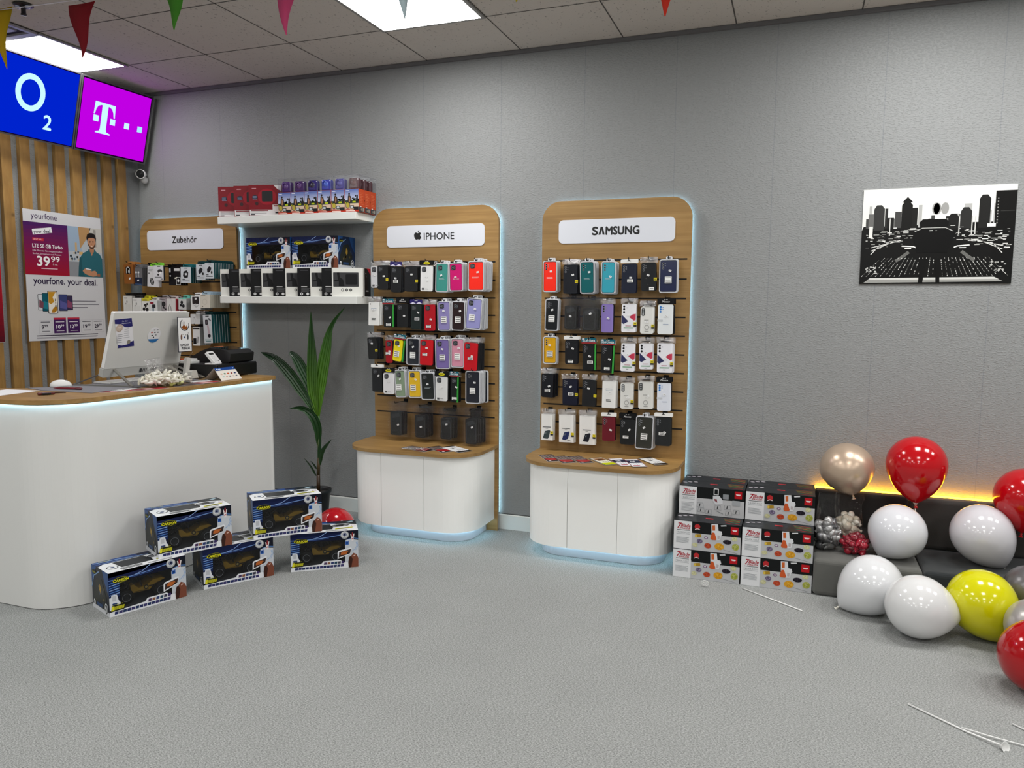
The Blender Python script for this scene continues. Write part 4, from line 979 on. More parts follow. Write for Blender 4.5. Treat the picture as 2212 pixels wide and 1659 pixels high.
acc('adapter_pack', 'smaller white adapter pack hanging in front of the tilted cable pack', .424, 1.650, .088, .105, -.262, .014, 'D5D6DA', a_adap, 0, '2A2A2C', 1, '7CD040')
def a_blk(m, w, h):
    m.q(-w*.05, h*.28, w*.42, h*.42, Q, 'D4D4D4'); m.q(-w*.46, h*.20, -w*.34, h*.42, Q, 'C0C0C2'); m.disc(-w*.38, h*.02, .006, Q, 'EEEEEE', n=10); m.ring([(w*.12, -h*.46), (w*.48, -h*.46), (w*.48, h*-.05), (w*.12, -h*.05)], [(w*.15, -h*.44), (w*.45, -h*.44), (w*.45, -h*.07), (w*.15, -h*.07)], Q/2, Q, 'D0D0D0'); m.disc(w*.30, -h*.24, .009, Q*2, 'E8E8E8', ry=.012, n=10); m.pg([(-.002, -.012), (.022, -.004), (.026, -.012), (.002, -.020)], Q*3, 'ECEAD8')
acc('charger_pack', 'black pack with white charger and cable, centre of left stand top row', .528, 1.628, .106, .130, -.22, .020, '141416', a_blk, 2, '0E0E10', 1, '0C0C0E')
def a_teal(m, w, h):
    m.q(-w*.18, h*.41, w*.18, h*.45, Q, '23282C'); m.pg([(-w*.22, h*.22), (w*.10, h*.30), (w*.24, h*.16), (w*.20, -h*.14), (-w*.10, -h*.20), (-w*.28, -h*.06)], Q, '1E2022'); m.pg([(-w*.10, h*.12), (w*.10, h*.14), (w*.12, 0), (-w*.08, -h*.02)], Q*2, 'C8CCD0'); m.q(-w*.34, -h*.30, -w*.08, -h*.25, Q, '2A3034'); m.q(-w*.34, -h*.38, w*.36, -h*.35, Q, '5A6064')
def a_plug(m, w, h):
    m.q(-w*.18, h*.41, w*.18, h*.45, Q, '23282C'); m.pg([(-w*.26, h*.10), (-w*.02, h*.30), (w*.22, h*.20), (w*.16, h*.02), (-w*.10, -h*.12), (-w*.24, -h*.06)], Q, '24262A'); m.disc(w*.24, -h*.10, .007, Q, '1E2022', ry=.010, n=10); m.q(-w*.38, -h*.28, -w*.10, -h*.23, Q, '2A3034'); m.q(-w*.38, -h*.38, w*.36, -h*.34, Q, '44494E')
TG = '12464A'
acc('charger_pack', 'teal-edged pack picturing a rounded black charger, left stand top row', .628, 1.635, .092, .111, -.22, .018, 'C9CFD4', a_teal, 4, TG, 1, '1E6468')
acc('charger_pack', 'teal-edged plug charger pack, left of its twin, top row of left stand', .761, 1.654, .080, .110, -.22, .012, 'C9CFD4', a_plug, 5, TG, 0, '133C40')
acc('charger_pack', 'teal-edged plug charger pack at the right end of top row', .864, 1.661, .078, .106, -.25, .012, 'C9CFD4', a_plug, 12, TG, 0, '133C40')
def a_wh(m, w, h):
    m.q(-w*.4, h*.34, -w*.02, h*.38, Q, '4A4A4A')
    for k in range(6): m.line([(-w*.3+w*.11*k, -h*.4), (-w*.3+w*.11*k, .004)], .0012, Q, 'AAAAA8')
    m.disc(-.006, .018, .006, Q, '8A8A88', ry=.010, n=8); m.disc(-.018, .004, .006, Q, 'A2A2A0', n=8)
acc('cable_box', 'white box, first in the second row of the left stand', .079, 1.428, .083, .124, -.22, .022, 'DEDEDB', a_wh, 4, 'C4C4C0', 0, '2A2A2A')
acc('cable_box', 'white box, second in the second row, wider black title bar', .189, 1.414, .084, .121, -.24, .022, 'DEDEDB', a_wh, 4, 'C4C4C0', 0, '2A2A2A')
def a_yel(m, w, h):
    m.q(-w/2, h*.34, w/2, h/2, Q, 'CFC430'); m.q(-w*.36, h*.36, w*.2, h*.44, Q*2, '9A8F20')
    m.disc(-.004, .006, .014, Q, '26211F', n=12); m.disc(.014, .018, .008, Q, '1E1C1C', n=10); m.disc(-.016, -.018, .013, Q, '222022', n=12); m.disc(.012, -.022, .014, Q, '1C1A1A', n=10); m.disc(-.014, -.002, .007, Q*2, 'D4D4D2', n=8)
acc('holder_box', 'phone holder box with yellow top in the second row', .27, 1.412, .071, .115, -.24, .024, 'E2E2DE', a_yel, 2, 'BFB424', 0, 'D4CC2A')
def a_red(m, w, h):
    m.pg([(-w*.46, h*.40), (w*.02, h*.38), (w*.02, h*.24), (-w*.40, h*.24)], Q, '8E2434'); m.prism(rr(-.014, -.004, .018, .022, .006, 3), 0, Q, '232326'); m.prism(rr(-.012, -.032, .004, -.002, .004, 3), 0, Q, '8A98A0'); m.disc(.002, -.038, .012, Q, '2A2A2C', n=10)
acc('holder_box', 'phone holder box with small red corner panel, behind the monitor', .353, 1.406, .072, .101, -.25, .024, 'D8DADA', a_red, 2, 'B8BABA', 0, 'CFCFCF')
def a_rnd(m, w, h):
    m.q(-w*.38, h*.36, w*.2, h*.41, Q, '6A6468'); m.disc(.002, .002, .018, Q, '1C1A1C', n=16); m.disc(.002, .002, .010, Q*2, '3A383A', n=14); m.disc(w*.32, -h*.36, .006, Q, '222224', n=8); m.pg([(0, -.012), (.016, -.022), (.010, -.034), (-.004, -.024)], Q, '2A282A')
acc('holder_box', 'grey tilted box picturing a round black phone mount', .404, 1.429, .078, .088, -.21, .022, 'A8A0A4', a_rnd, 2, '7A2430', 8, 'B4B0B2')
def a_wr(m, w, h): m.line([(-.020, -h*.45), (-.024, -h*.1), (-.014, h*.1), (-.004, -h*.1), (.002, -h*.45)], .004, Q, '3A3A3A'); m.disc(.018, -h*.42, .015, Q, '232323', ry=.009, n=12)
acc('cable_box', 'white box with red spine picturing a black cable loop', .496, 1.417, .078, .104, -.23, .034, 'D4D2D0', a_wr, 1, 'A83440', 2, 'C8C6C4')
def a_th(m, w, h): m.q(-w/2, h*.42, w/2, h/2, Q, '7CCFBC'); m.disc(-.006, .010, .012, Q, '26282A', n=12); m.disc(-.014, -.010, .010, Q, '1E2022', n=10); m.disc(.008, -.014, .013, Q, '24262A', n=10)
acc('holder_box', 'phone holder box with mint green top in the second row', .588, 1.433, .071, .080, -.22, .040, 'C9CBCA', a_th, 1, 'AEB0AF', 2, '6FC8B6')
def a_wb(m, w, h): m.prism(rr(-w*.34, -.008, w*.34, .040, .004, 3), 0, Q, '2A2628'); m.pg([(-.006, .034), (.012, .034), (.012, .022), (-.006, .020)], Q*2, 'E4E4E6'); m.pg([(-w*.34, -.008), (0, -.034), (w*.34, -.008), (w*.34, -.012), (w*.2, h*-.3), (0, -.022)], Q, 'B8BABC'); m.disc(0, -.014, .008, Q*3, 'C8CACC', n=12)
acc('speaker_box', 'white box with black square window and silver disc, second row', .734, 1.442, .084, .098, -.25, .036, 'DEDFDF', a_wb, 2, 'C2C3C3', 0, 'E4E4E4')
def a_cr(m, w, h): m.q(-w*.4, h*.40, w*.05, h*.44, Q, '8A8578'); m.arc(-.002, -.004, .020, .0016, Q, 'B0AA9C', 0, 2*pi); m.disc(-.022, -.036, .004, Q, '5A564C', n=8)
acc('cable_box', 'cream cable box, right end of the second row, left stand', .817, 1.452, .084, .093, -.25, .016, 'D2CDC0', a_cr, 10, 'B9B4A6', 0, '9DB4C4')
def a_w3(m, w, h): m.disc(-.010, .010, .006, Q, 'A8A8AC', n=10); m.arc(-.006, -.012, .012, .0012, Q, 'B0B0B4', 0, 2*pi)
acc('adapter_box', 'small plain white box beside the greeting card, third row', .698, 1.327, .083, .070, -.22, .050, 'D4D5D6', a_w3, 1, 'B4B6B8', 0, 'D8D8D8')
def a_w4(m, w, h): m.q(-w*.46, -h*.40, -w*.02, -h*.10, Q, '1A1A1C'); m.line([(.006, -h*.35), (.006, h*-.02)], .005, Q, '1A1A1C'); m.line([(.018, -h*.35), (.018, h*-.02)], .005, Q, '1A1A1C'); m.q(-w*.46, h*.38, w*.46, h*.46, Q, '2A2A2C')
acc('cable_box', 'tall white box picturing two black plugs, beside greeting card', .703, 1.205, .063, .132, -.22, .050, 'DCDCDC', a_w4, 1, 'BEBFC0', 0, '1A1A1C', zh=0)
def a_wt(m, w, h):
    m.q(-w*.2, h*.43, w*.2, h*.46, Q, '23282C'); m.prism(rr(-.020, .030, .004, .064, .006, 4), 0, Q, '1A1A1E'); m.prism(rr(-.015, .036, -.001, .058, .003, 3), 0, Q*2, '5A5058'); m.arc(.012, .056, .018, .010, Q, '3A3C40', -.2, 1.8); m.pg([(-.006, .026), (.008, .028), (.018, -.036), (.004, -.044)], Q, 'B8A4AC'); m.disc(.010, -.048, .013, Q, '26222A', n=14); m.q(-w*.4, -h*.40, w*.4, -h*.37, Q, '7CA0A0'); m.q(-w*.3, -h*.45, w*.3, -h*.42, Q, '5A7C7E')
acc('watch_pack', 'tall teal smartwatch pack picturing a pink strap, third row', .824, 1.26, .074, .198, -.24, .022, 'C6CACE', a_wt, 6, TG, -2, '0E3436')
# ------------------------------------------------------------------ remote-controlled car boxes
def car_logo(m, u, v, wd, w):
    m.disc(u+wd/2, v+wd*.12, wd*.52, w, '101412', ry=wd*.20, n=24); m.arc(u+wd/2, v+wd*.12, wd*.50, wd*.018, w+.0001, 'B9B52A', 0, 2*pi, ry=wd*.185, n=24)
    m.tx('CARSON', u+wd*.02, v+wd*.02, wd*.165, w+.0003, 'E2DC1E', wid=wd*.96, sh=.25, bold=.05)
def make_carbox():
    L, D, Hh = .357, .200, .207
    t = empty('toy_car_box', (0, 0, 0))
    m = MB(); C = '14161C'
    # shell: back, bottom, top, ends, and a front with the window left open
    m.add([(0, D, 0), (L, D, 0), (L, D, Hh), (0, D, Hh)], [(1, 0, 3, 2)], '1B2A4E')
    m.add([(0, 0, 0), (L, 0, 0), (L, D, 0), (0, D, 0)], [(3, 2, 1, 0)], 'D8D8DA')
    m.add([(0, 0, Hh), (L, 0, Hh), (L, D, Hh), (0, D, Hh)], [(0, 1, 2, 3)], '101A38')
    m.add([(0, 0, 0), (0, D, 0), (0, D, Hh), (0, 0, Hh)], [(1, 0, 3, 2)], '1A1E26')
    m.add([(L, 0, 0), (L, D, 0), (L, D, Hh), (L, 0, Hh)], [(0, 1, 2, 3)], '16284A')
    a, b, c, d = .048, .285, .030, .158
    for q in (((0, 0), (L, 0), (L, c), (0, c)), ((0, d), (L, d), (L, Hh), (0, Hh)), ((0, c), (a, c), (a, d), (0, d)), ((b, c), (L, c), (L, d), (b, d))):
        m.add([(u, 0, v) for u, v in q], [(0, 1, 2, 3)], '0B1028')
    # inner tray
    y1 = D-.012; k = '1E2022'
    m.add([(a, 0, c), (b, 0, c), (b+.02, y1, c+.004), (a-.02, y1, c+.004)], [(0, 1, 2, 3)], '55575A')
    m.add([(a, 0, d), (b, 0, d), (b+.02, y1, d+.01), (a-.02, y1, d+.01)], [(3, 2, 1, 0)], k)
    m.add([(a, 0, c), (a-.02, y1, c+.004), (a-.02, y1, d+.01), (a, 0, d)], [(0, 1, 2, 3)], k)
    m.add([(b, 0, c), (b+.02, y1, c+.004), (b+.02, y1, d+.01), (b, 0, d)], [(3, 2, 1, 0)], k)
    m.add([(a-.02, y1, c), (b+.02, y1, c), (b+.02, y1, d+.01), (a-.02, y1, d+.01)], [(0, 1, 2, 3)], '222427')
    m.build('carton', 'printed_card', t)
    m = MB(); w = .0004
    # front artwork
    m.pg([(0, .185), (L, .200), (L, Hh), (0, Hh)], w, '080C22'); m.pg([(0, .168), (.20, .172), (.285, .186), (.285, .206), (0, .206)], w, '0E1A44')
    m.line([(.0, .172), (.08, .170), (.16, .174), (.28, .187)], .004, w*2, '6C8CC4'); m.line([(.11, .172), (.15, .182), (.19, .206)], .003, w*2, '8AA6D6'); m.line([(.05, .169), (.12, .166), (.2, .170)], .002, w*2, '3C5CA0')
    m.q(0, .090, .046, .168, w, '122654')
    for i in range(6): m.pg([(.001, .100+.011*i), (.046, .104+.011*i), (.046, .108+.011*i), (.001, .103+.011*i)], w*2, '4E7CC0' if i % 2 else '86A6D8')
    m.pg([(0, .03), (.048, .03), (.048, .06), (.040, .072), (.034, .100), (.010, .104), (.008, .090), (0, .09)], w*2, 'D9DCE2')
    m.prism(rr(.013, .072, .030, .097, .002, 2), 0, w*3, 'B9BCC2'); m.prism(rr(.012, .050, .034, .062, .003, 2), 0, w*3, '24386A')
    m.pg([(.0, .0), (L, .0), (L, .030), (.28, .030), (.26, .046), (.17, .046), (.158, .031), (0, .022)], w*2, 'E4E6EA')
    for i in range(14): m.pg([(.020+.0185*i, .008), (.036+.0185*i, .008), (.038+.0185*i, .021), (.022+.0185*i, .021)], w*3, ['2A3160', '3E3A6A', '24345C'][i % 3])
    for i in range(6): m.pg([(.172+.0185*i, .026), (.187+.0185*i, .026), (.189+.0185*i, .039), (.174+.0185*i, .039)], w*3, ['4A3558', '8A5A40', '2C3A6C', '24445A', '3A3A4A', '3A2E5E'][i])
    m.pg([(.004, .024), (.062, .024), (.070, .052), (.012, .052)], w*3, '15160E'); m.pg([(.006, .027), (.017, .027), (.020, .049), (.009, .049)], w*4, 'D8D22A')
    for i in range(9): m.pg([(.018+.005*i, .030), (.0215+.005*i, .030), (.0250+.005*i, .046), (.0215+.005*i, .046)], w*4, 'C8C426')
    for i in range(8): m.q(.012+.006*i, .0535, .016+.006*i, .0555, w*4, 'C8C426')
    # right-hand picture panel
    m.pg([(.286, .030), (L, .030), (L, .150), (.318, .162), (.290, .155), (.286, .14)], w, 'C4C9D0'); m.pg([(.31, .160), (L, .150), (L, .1995), (.30, .1965)], w*1.5, '0E1220')
    m.line([(.30, .158), (.33, .164), (L, .158)], .003, w*2, '5E8AC8'); m.line([(.345, .14), (.350, .12), (.338, .10), (.322, .09)], .003, w*2, '8AA8D0'); m.line([(.350, .145), (.3555, .12), (.343, .094)], .002, w*2, '7C9CC8')
    m.q(.288, .128, .306, .150, w*2, '2458A8')
    for i in range(3): m.q(.290+.005*i, .146, .292+.005*i, .152, w*3, 'DCE6F0')
    m.disc(.297, .138, .005, w*3, '12306A', n=10)
    m.disc(.285, .184, .0225, w*2, 'A8AAAC', ry=.0215, n=24); m.disc(.284, .187, .019, w*2.5, 'C9CBCC', ry=.017, n=20); m.disc(.285, .186, .0105, w*3, '222E5C', n=18); m.arc(.285, .186, .0082, .002, w*3.5, 'A8B0C8', 0, 2*pi); m.disc(.285, .186, .004, w*4, '141A34', n=10)
    m.pg([(.322, .150), (.331, .150), (.333, .166), (.337, .188), (.332, .188), (.330, .176), (.328, .196), (.324, .196), (.323, .176), (.319, .188), (.315, .187), (.319, .166)], w*3, 'E6DADA')
    m.pg([(.322, .172), (.330, .172), (.329, .196), (.324, .196)], w*3.5, '8E2A2E'); m.pg([(.321, .156), (.330, .158), (.331, .164), (.322, .161)], w*3.5, 'B23438'); m.q(.3205, .146, .3315, .150, w*3.5, 'D4D6DA')
    # hand holding a phone
    m.pg([(.305, .0), (.318, .040), (.316, .062), (.330, .080), (.346, .072), (.3565, .050), (.3565, .0)], w*4, '7A4634'); m.pg([(.318, .0), (.326, .045), (.318, .064), (.308, .060), (.302, .030), (.304, 0)], w*5, '3A2018')
    m.pg([(.330, .066), (.341, .070), (.340, .064), (.331, .061)], w*6, 'D8B4A4')
    m.pg([(.245, .052), (.312, .074), (.322, .108), (.316, .112), (.252, .098), (.246, .090)], w*5, 'E2E4E8'); m.pg([(.251, .060), (.312, .079), (.318, .104), (.254, .090)], w*6, '3A2A26'); m.pg([(.262, .074), (.285, .074), (.305, .082), (.300, .092), (.275, .094), (.264, .086)], w*7, 'B5622C'); m.disc(.300, .081, .005, w*8, '1A1614', n=8)
    car_logo(m, .018, .158, .070, w*4)
    m.build('front_print', 'printed_card', t)
    # top artwork
    m = MB().frame((0, 0, Hh), **FLAT); w = .0004
    m.q(.001, .150, .200, .199, w, '1C407E'); m.line([(.0, .185), (.10, .178), (.26, .150)], .006, w*2, '8EB0E0'); m.line([(.0, .168), (.12, .166), (.24, .150)], .004, w*2, '14244E'); m.line([(.02, .160), (.2, .152)], .003, w*2, 'A8C2E4')
    m.pg([(.0, .0), (L, .0), (L, .11), (.30, .14), (.22, .145), (.03, .145), (.0, .12)], w, 'E6E8EA')
    m.pg([(.078, .045), (.225, .045), (.215, .140), (.070, .140)], w*2, '2E3033'); m.pg([(.24, .15), (.27, .19), (.34, .198), (L, .17), (L, .11), (.30, .14)], w*2, '1A2226'); m.pg([(.30, .165), (.335, .185), (.345, .170), (.315, .150)], w*3, '9AB0BC')
    m.pg([(.205, .10), (.235, .125), (.285, .130), (.320, .110), (.300, .085), (.225, .085)], w*3, '26282C'); m.disc(.235, .10, .012, w*4, '8A8C90', n=12); m.disc(.295, .10, .012, w*4, '8A8C90', n=12)
    m.line([(.205, .10), (.225, .082), (.218, .050)], .007, w*4, '15171A'); m.disc(.045, .070, .026, w*2, '26282C', n=18); m.disc(.045, .070, .021, w*3, 'E6E8EA', n=18); m.disc(.045, .070, .010, w*4, '34466C', n=14)
    m.bars(.065, .036, .11, 3, .010, .005, w*3, '2C3034', .2); m.pg([(.235, .035), (.330, .048), (.333, .064), (.240, .056)], w*4, 'C6C22A'); m.bars(.25, .055, .07, 2, .009, .004, w*5, '2A2A16', .2); m.bars(.185, .022, .14, 2, .008, .003, w*3, '5A5C60', .2)
    m.line([(.325, .075), (.345, .070), (.348, .095), (.330, .098), (.325, .075)], .003, w*3, 'C88A8A'); m.tx('CARSON', .025, .180, .012, w*3, 'C6C234', wid=.055, sh=.2)
    m.build('top_print', 'printed_card', t)
    # left end (seen) and right end artwork
    for nm, fr in (('end_print', dict(o=(0, D, 0), U=(0, -1, 0), V=(0, 0, 1), W=(-1, 0, 0))), ('end_print', dict(o=(L, 0, 0), U=(0, 1, 0), V=(0, 0, 1), W=(1, 0, 0)))):
        m = MB().frame(**fr); w = .0004
        m.pg([(0, .12), (0, Hh), (.06, Hh), (.02, .15)], w, '214C86'); m.pg([(.13, Hh), (.199, Hh), (.199, .10), (.180, .12), (.15, .16)], w, '224A80'); m.line([(.0, .10), (.03, .16), (.09, .19)], .006, w*2, '7EA2D0')
        m.q(0, 0, .199, .020, w, 'D4D6DA'); m.pg([(.02, .02), (.15, .02), (.17, .08), (.12, .16), (.06, .15), (.02, .08)], w*1.5, '22241F'); m.pg([(.085, .10), (.095, .135), (.112, .115), (.10, .085)], w*2, 'A8862E')
        for i in range(9): m.disc(.03+.13*random.random(), .04+.09*random.random(), .004+.008*random.random(), w*2, ['5A4E2A', '3A3C40', '6A5A30', '2E3A4C'][i % 4], n=7)
        m.disc(.165, .030, .019, w*3, 'E6E8EA', ry=.028, n=18); m.disc(.165, .030, .015, w*4, '15171A', ry=.023, n=18); m.disc(.163, .028, .010, w*5, 'D6D8DA', ry=.017, n=14); m.disc(.161, .026, .005, w*6, '15171A', n=10)
        m.disc(.026, .030, .011, w*3, 'E0E2E4', ry=.015, n=14); m.disc(.026, .030, .005, w*4, '20242A', ry=.008, n=10); m.q(.055, .024, .12, .040, w*3, '24406A')
        m.disc(.034, .178, .024, w*3, '14180E', ry=.011, n=18); m.tx('CARSON', .034, .173, .008, w*4, 'C6C22A', 'c', wid=.042, sh=.2)
        m.build(nm, 'printed_card', t)
    m = MB(); m.q(a, c, b, d, .0002, 'FFFFFF'); o = m.build('window_film', 'tinted_film', t)
    return t
def make_buggy():
    t = empty('toy_buggy', (0, 0, 0))
    m = MB(); W = .045
    m.frame((0, 0, 0)); m.fr = (Vector((0, 0, 0)), Vector((1, 0, 0)), Vector((0, 0, 1)), Vector((0, -1, 0)))
    m.prism([(.052, .040), (.135, .040), (.150, .060), (.205, .078), (.190, .086), (.150, .084), (.115, .062), (.085, .058), (.062, .080), (.048, .078)], -.040, .040, 'C09620')
    m.disc(.118, .056, .011, .0404, '2A2620', n=14); m.disc(.118, .056, .006, .0408, 'C8B060', n=10); m.q(.130, .054, .152, .060, .0404, '2A2416'); m.q(.062, .042, .128, .045, .0404, '5A4610')
    m.build('body', 'satin', t)
    m = MB(); K = '1B1C1F'
    for s in (-.030, .030):
        m.tube([(.035, s, .078), (.072, s, .112), (.120, s, .118), (.150, s, .090)], .0032, K, 6); m.tube([(.090, s, .115), (.100, s, .064)], .003, K, 6); m.tube([(.035, s, .078), (.010, s, .060)], .0035, K, 6)
    for x, z in ((.072, .112), (.120, .118), (.035, .078)): m.tube([(x, -.030, z), (x, .030, z)], .003, K, 6)
    m.box(.015, .190, -.018, .018, .034, .042, K); m.build('roll_cage', 'satin', t)
    for x in (.022, .178):
        for s in (-1, 1):
            m = MB(); y = s*.052
            m.lathe([(.016, -.016), (.031, -.016), (.035, -.010), (.035, .010), (.031, .016), (.016, .016)], (x, y, .035), (0, 1, 0), '121314', 18); 
            m.lathe([(.018, -.014), (.016, -.006), (.004, -.008), (0, -.008)], (x, y, .035), (0, 1, 0), '2A2C30', 14); m.lathe([(.0195, -.0165), (.0175, -.0168), (.0170, -.014)], (x, y, .035), (0, 1, 0), 'A9ACB0', 18)
            m.lathe([(.016, .016), (0, .016)], (x, y, .035), (0, 1, 0), '2A2C30', 14)
            m.build('wheel', 'rubber', t)
    for s in (-1, 1):
        m = MB(); m.tube([(.022, s*.045, .035), (.060, s*.02, .046)], .004, '26282B', 6); m.tube([(.178, s*.045, .035), (.140, s*.02, .046)], .004, '26282B', 6); m.tube([(.030, s*.036, .045), (.045, s*.026, .078)], .0045, '34373B', 6); m.build('suspension_arms', 'metal', t)
    return t
cb0, bg0 = make_carbox(), make_buggy()
CB = [((1.783, -1.98, 0.0006), 68.8, 'at the near left of the floor pile, against the counter', 'near left floor box'),
      ((1.932, -1.552, 0.0006), 57.4, 'in the middle of the bottom layer on the carpet', 'middle floor box'),
      ((2.182, -1.182, 0.0006), 36.5, 'on the carpet, far right, beside the red balloon', 'far right floor box'),
      ((1.838, -1.741, .2085), 61.4, 'upper left, bridging the two front boxes', 'upper left stacked box'),
      ((2.060, -1.325, .2085), 47.9, 'upper right, in front of the plant pot', 'upper right stacked box'),
      ((1.140, -.2005, 1.6735), 0, 'left one standing above the lower wall shelf', 'left box above the lower shelf'),
      ((1.512, -.2005, 1.6735), 0, 'right one standing above the lower wall shelf', 'right box above the lower shelf')]
for i, (p, a, lb, sb) in enumerate(CB):
    b = cb0 if i == 0 else dup(cb0); c = bg0 if i == 0 else dup(bg0)
    b.location = p; b.rotation_euler = (0, 0, radians(a)); tag(b, 'blue toy car box, '+lb, 'toy box', 'blue toy car boxes')
    c.location = Vector(p)+Matrix.Rotation(radians(a), 3, 'Z') @ Vector((.066, .085, .0315)); c.rotation_euler = (0, 0, radians(a-5))
    tag(c, 'yellow and black toy buggy inside the %s' % sb, 'toy car', 'toy buggies in their boxes')

# ------------------------------------------------------------------ kitchen spiralizer boxes
def make_spbox(variant=0):
    L, D, Hh = .3435, .143, .1535
    t = empty('spiralizer_box', (0, 0, 0))
    m = MB(); m.box(0, L, 0, D, 0, Hh, '1B1E22'); m.build('carton', 'printed_card', t)
    m = MB(); w = .0004
    m.q(.0005, .0005, L-.0005, .100, w, 'BDBEC0'); m.q(.096, .092, L-.0005, Hh, w*1.5, '101314'); m.q(.0005, .0005, .094, Hh-.001, w*2, 'DFE0E2')
    m.tx('7', .017, .112, .029, w*3, 'A81E30', wid=.017, sh=.25, bold=.03); m.tx('Blade', .037, .120, .018, w*3, 'A81E30', wid=.048, sh=.25, bold=.03); m.tx('SPIRALIZER', .030, .109, .008, w*3, 'A81E30', wid=.054, sh=.1, bold=.04)
    m.q(.016, .102, .084, .1045, w*3, '3A3C40'); m.tx('7-BLADE, 8-CUT', .014, .087, .008, w*3, '7C8086', wid=.070); m.q(.014, .081, .084, .083, w*3, 'A0A4A8')
    m.bars(.014, .064, .068, 8 if variant else 6, .0065 if variant else .0055, .002, w*3, '8C9094', .25)
    m.q(.292, .106, .330, .145, w*3, 'B5141E'); m.pg([(.298, .130), (.324, .130), (.319, .122), (.303, .122)], w*4, 'E8DADA')
    if variant:
        m.line([(.185, .150), (.185, .118), (.207, .118), (.207, .150), (.185, .150)], .005, w*4, 'E8E8EA'); m.pg([(.180, .112), (.215, .112), (.232, .090), (.232, .070), (.196, .064), (.180, .084)], w*4, 'D2D4D8'); m.pg([(.186, .095), (.200, .095), (.204, .076), (.190, .084)], w*5, '8A4A50')
        for (u, v) in ((.112, .055), (.118, .028), (.158, .022), (.205, .048), (.255, .054), (.262, .022), (.302, .032)):
            m.line([(u-.016, v-.012), (u+.020, v-.012), (u+.016, v+.012), (u-.012, v+.012), (u-.016, v-.012)], .0018, w*4, '8A8E92'); m.pg([(u-.003, v-.008), (u+.001, v-.008), (u+.003, v+.008), (u-.001, v+.008)], w*5, '24262A')
        m.prism(rr(.280, .066, .322, .094, .004, 3), 0, w*4, 'A2A6AA'); m.prism(rr(.232, .098, .262, .124, .002, 2), 0, w*4, '8A8E92'); m.line([(.20, .03), (.235, .016)], .003, w*4, '7A7E82')
    else:
        m.disc(.122, .128, .0145, w*3, 'B52A2E', n=14); m.line([(.110, .112), (.122, .118), (.135, .114)], .004, w*4, 'D8CACA')
        m.pg([(.193, .150), (.226, .152), (.230, .118), (.246, .116), (.250, .100), (.244, .094), (.240, .070), (.222, .066), (.214, .078), (.196, .078)], w*4, 'DADCDF'); m.pg([(.240, .148), (.268, .152), (.270, .146), (.242, .142)], w*4, 'D4D6D8')
        m.pg([(.198, .144), (.212, .146), (.213, .118), (.200, .116)], w*5, 'C4602A'); m.pg([(.198, .106), (.210, .106), (.222, .072), (.216, .066), (.196, .066), (.190, .074)], w*5, 'C8582A'); m.pg([(.226, .094), (.238, .092), (.236, .074), (.226, .076)], w*5, 'B8B0B2')
        def pile(u, v, rx, ry, cols, n=10, z=5):
            m.disc(u, v, rx, w*z, cols[0], ry=ry, n=14)
            for i in range(n):
                a = random.uniform(0, pi); dx, dy = rx*.7*cos(a), ry*.7*sin(a); cx, cy = u+random.uniform(-.3, .3)*rx, v+random.uniform(-.3, .3)*ry
                m.line([(cx-dx, cy-dy), (cx+dx, cy+dy)], .0018, w*(z+1)+.00002*i, cols[1+i % (len(cols)-1)])
        m.pg([(.112, .086), (.142, .090), (.144, .074), (.114, .070)], w*4, 'A8862A'); m.disc(.116, .078, .006, w*5, 'D8B84A', ry=.008, n=10); m.disc(.168, .074, .010, w*4, '6A4A6E', ry=.007, n=10); m.disc(.168, .074, .006, w*5, 'D4CAD6', ry=.004, n=10)
        pile(.136, .052, .015, .012, ['6E6480', '4A4258', 'A89AB8'], 8); pile(.112, .030, .014, .011, ['C9C79A', 'B8B67E', 'D8D6B4'], 8)
        pile(.178, .032, .018, .014, ['B8482C', '9A2E1E', 'D0603A'], 10); pile(.236, .034, .024, .018, ['D69A22', 'C4841A', 'E6B440'], 12); pile(.276, .062, .022, .012, ['221C26', '14101A', '38303E'], 8)
        pile(.318, .040, .018, .018, ['A8AC4A', '8A9434', 'C8CA7A'], 12); pile(.312, .082, .015, .012, ['C9CA9A', 'B4B67E', 'DADAB8'], 8); m.line([(.255, .020), (.330, .006)], .002, w*4, '8A8C8E')
    m.build('front_print', 'printed_card', t)
    m = MB().frame((0, 0, Hh), **FLAT); w = .0004
    m.prism(rr(.155, .075, .195, .095, .004, 3), 0, w*2, 'A8222C')
    for i, c in enumerate(('B4502E', '8A9A3A', 'C4702E', '3E7A50', 'B0282E')): m.pg([(.245+.004*i, .115-.021*i), (.330, .102-.021*i), (.332, .107-.021*i), (.247+.004*i, .119-.021*i)], w*2, c)
    for u, v in ((.045, .10), (.075, .11), (.02, .085)): m.disc(u, v, .012, w*2, 'B4AEB6', ry=.008, n=12)
    m.bars(.02, .05, .09, 4, .010, .003, w*2, '5A5E62', .3); m.build('top_print', 'printed_card', t)
    return t
sA, sB = make_spbox(0), make_spbox(1)
sp = [(0, 0, 'bottom left of the stack, on the carpet'), (1, 0, 'bottom right of the stack, beside the sofa'), (0, 1, 'left column, middle layer'), (1, 1, 'right column, middle layer')]
usedA = False
for col, lay, lb in sp:
    b = sA if not usedA else dup(sA); usedA = True
    b.location = (4.107+.349*col, -.484+.003*lay, .0006+.1545*lay); b.rotation_euler = (0, 0, radians((-.3, .2, .2, -.3)[col*2+lay]))
    tag(b, 'spiralizer box with food picture, %s' % lb, 'kitchen gadget box', 'stacked spiralizer boxes')
sB.location = (4.110, -.334, .3096); tag(sB, 'spiralizer box picturing its white parts, top left of the stack', 'kitchen gadget box', 'stacked spiralizer boxes')
b = dup(sA); b.location = (4.459, -.334, .3096); tag(b, 'spiralizer box with food picture, top right, front row', 'kitchen gadget box', 'stacked spiralizer boxes')
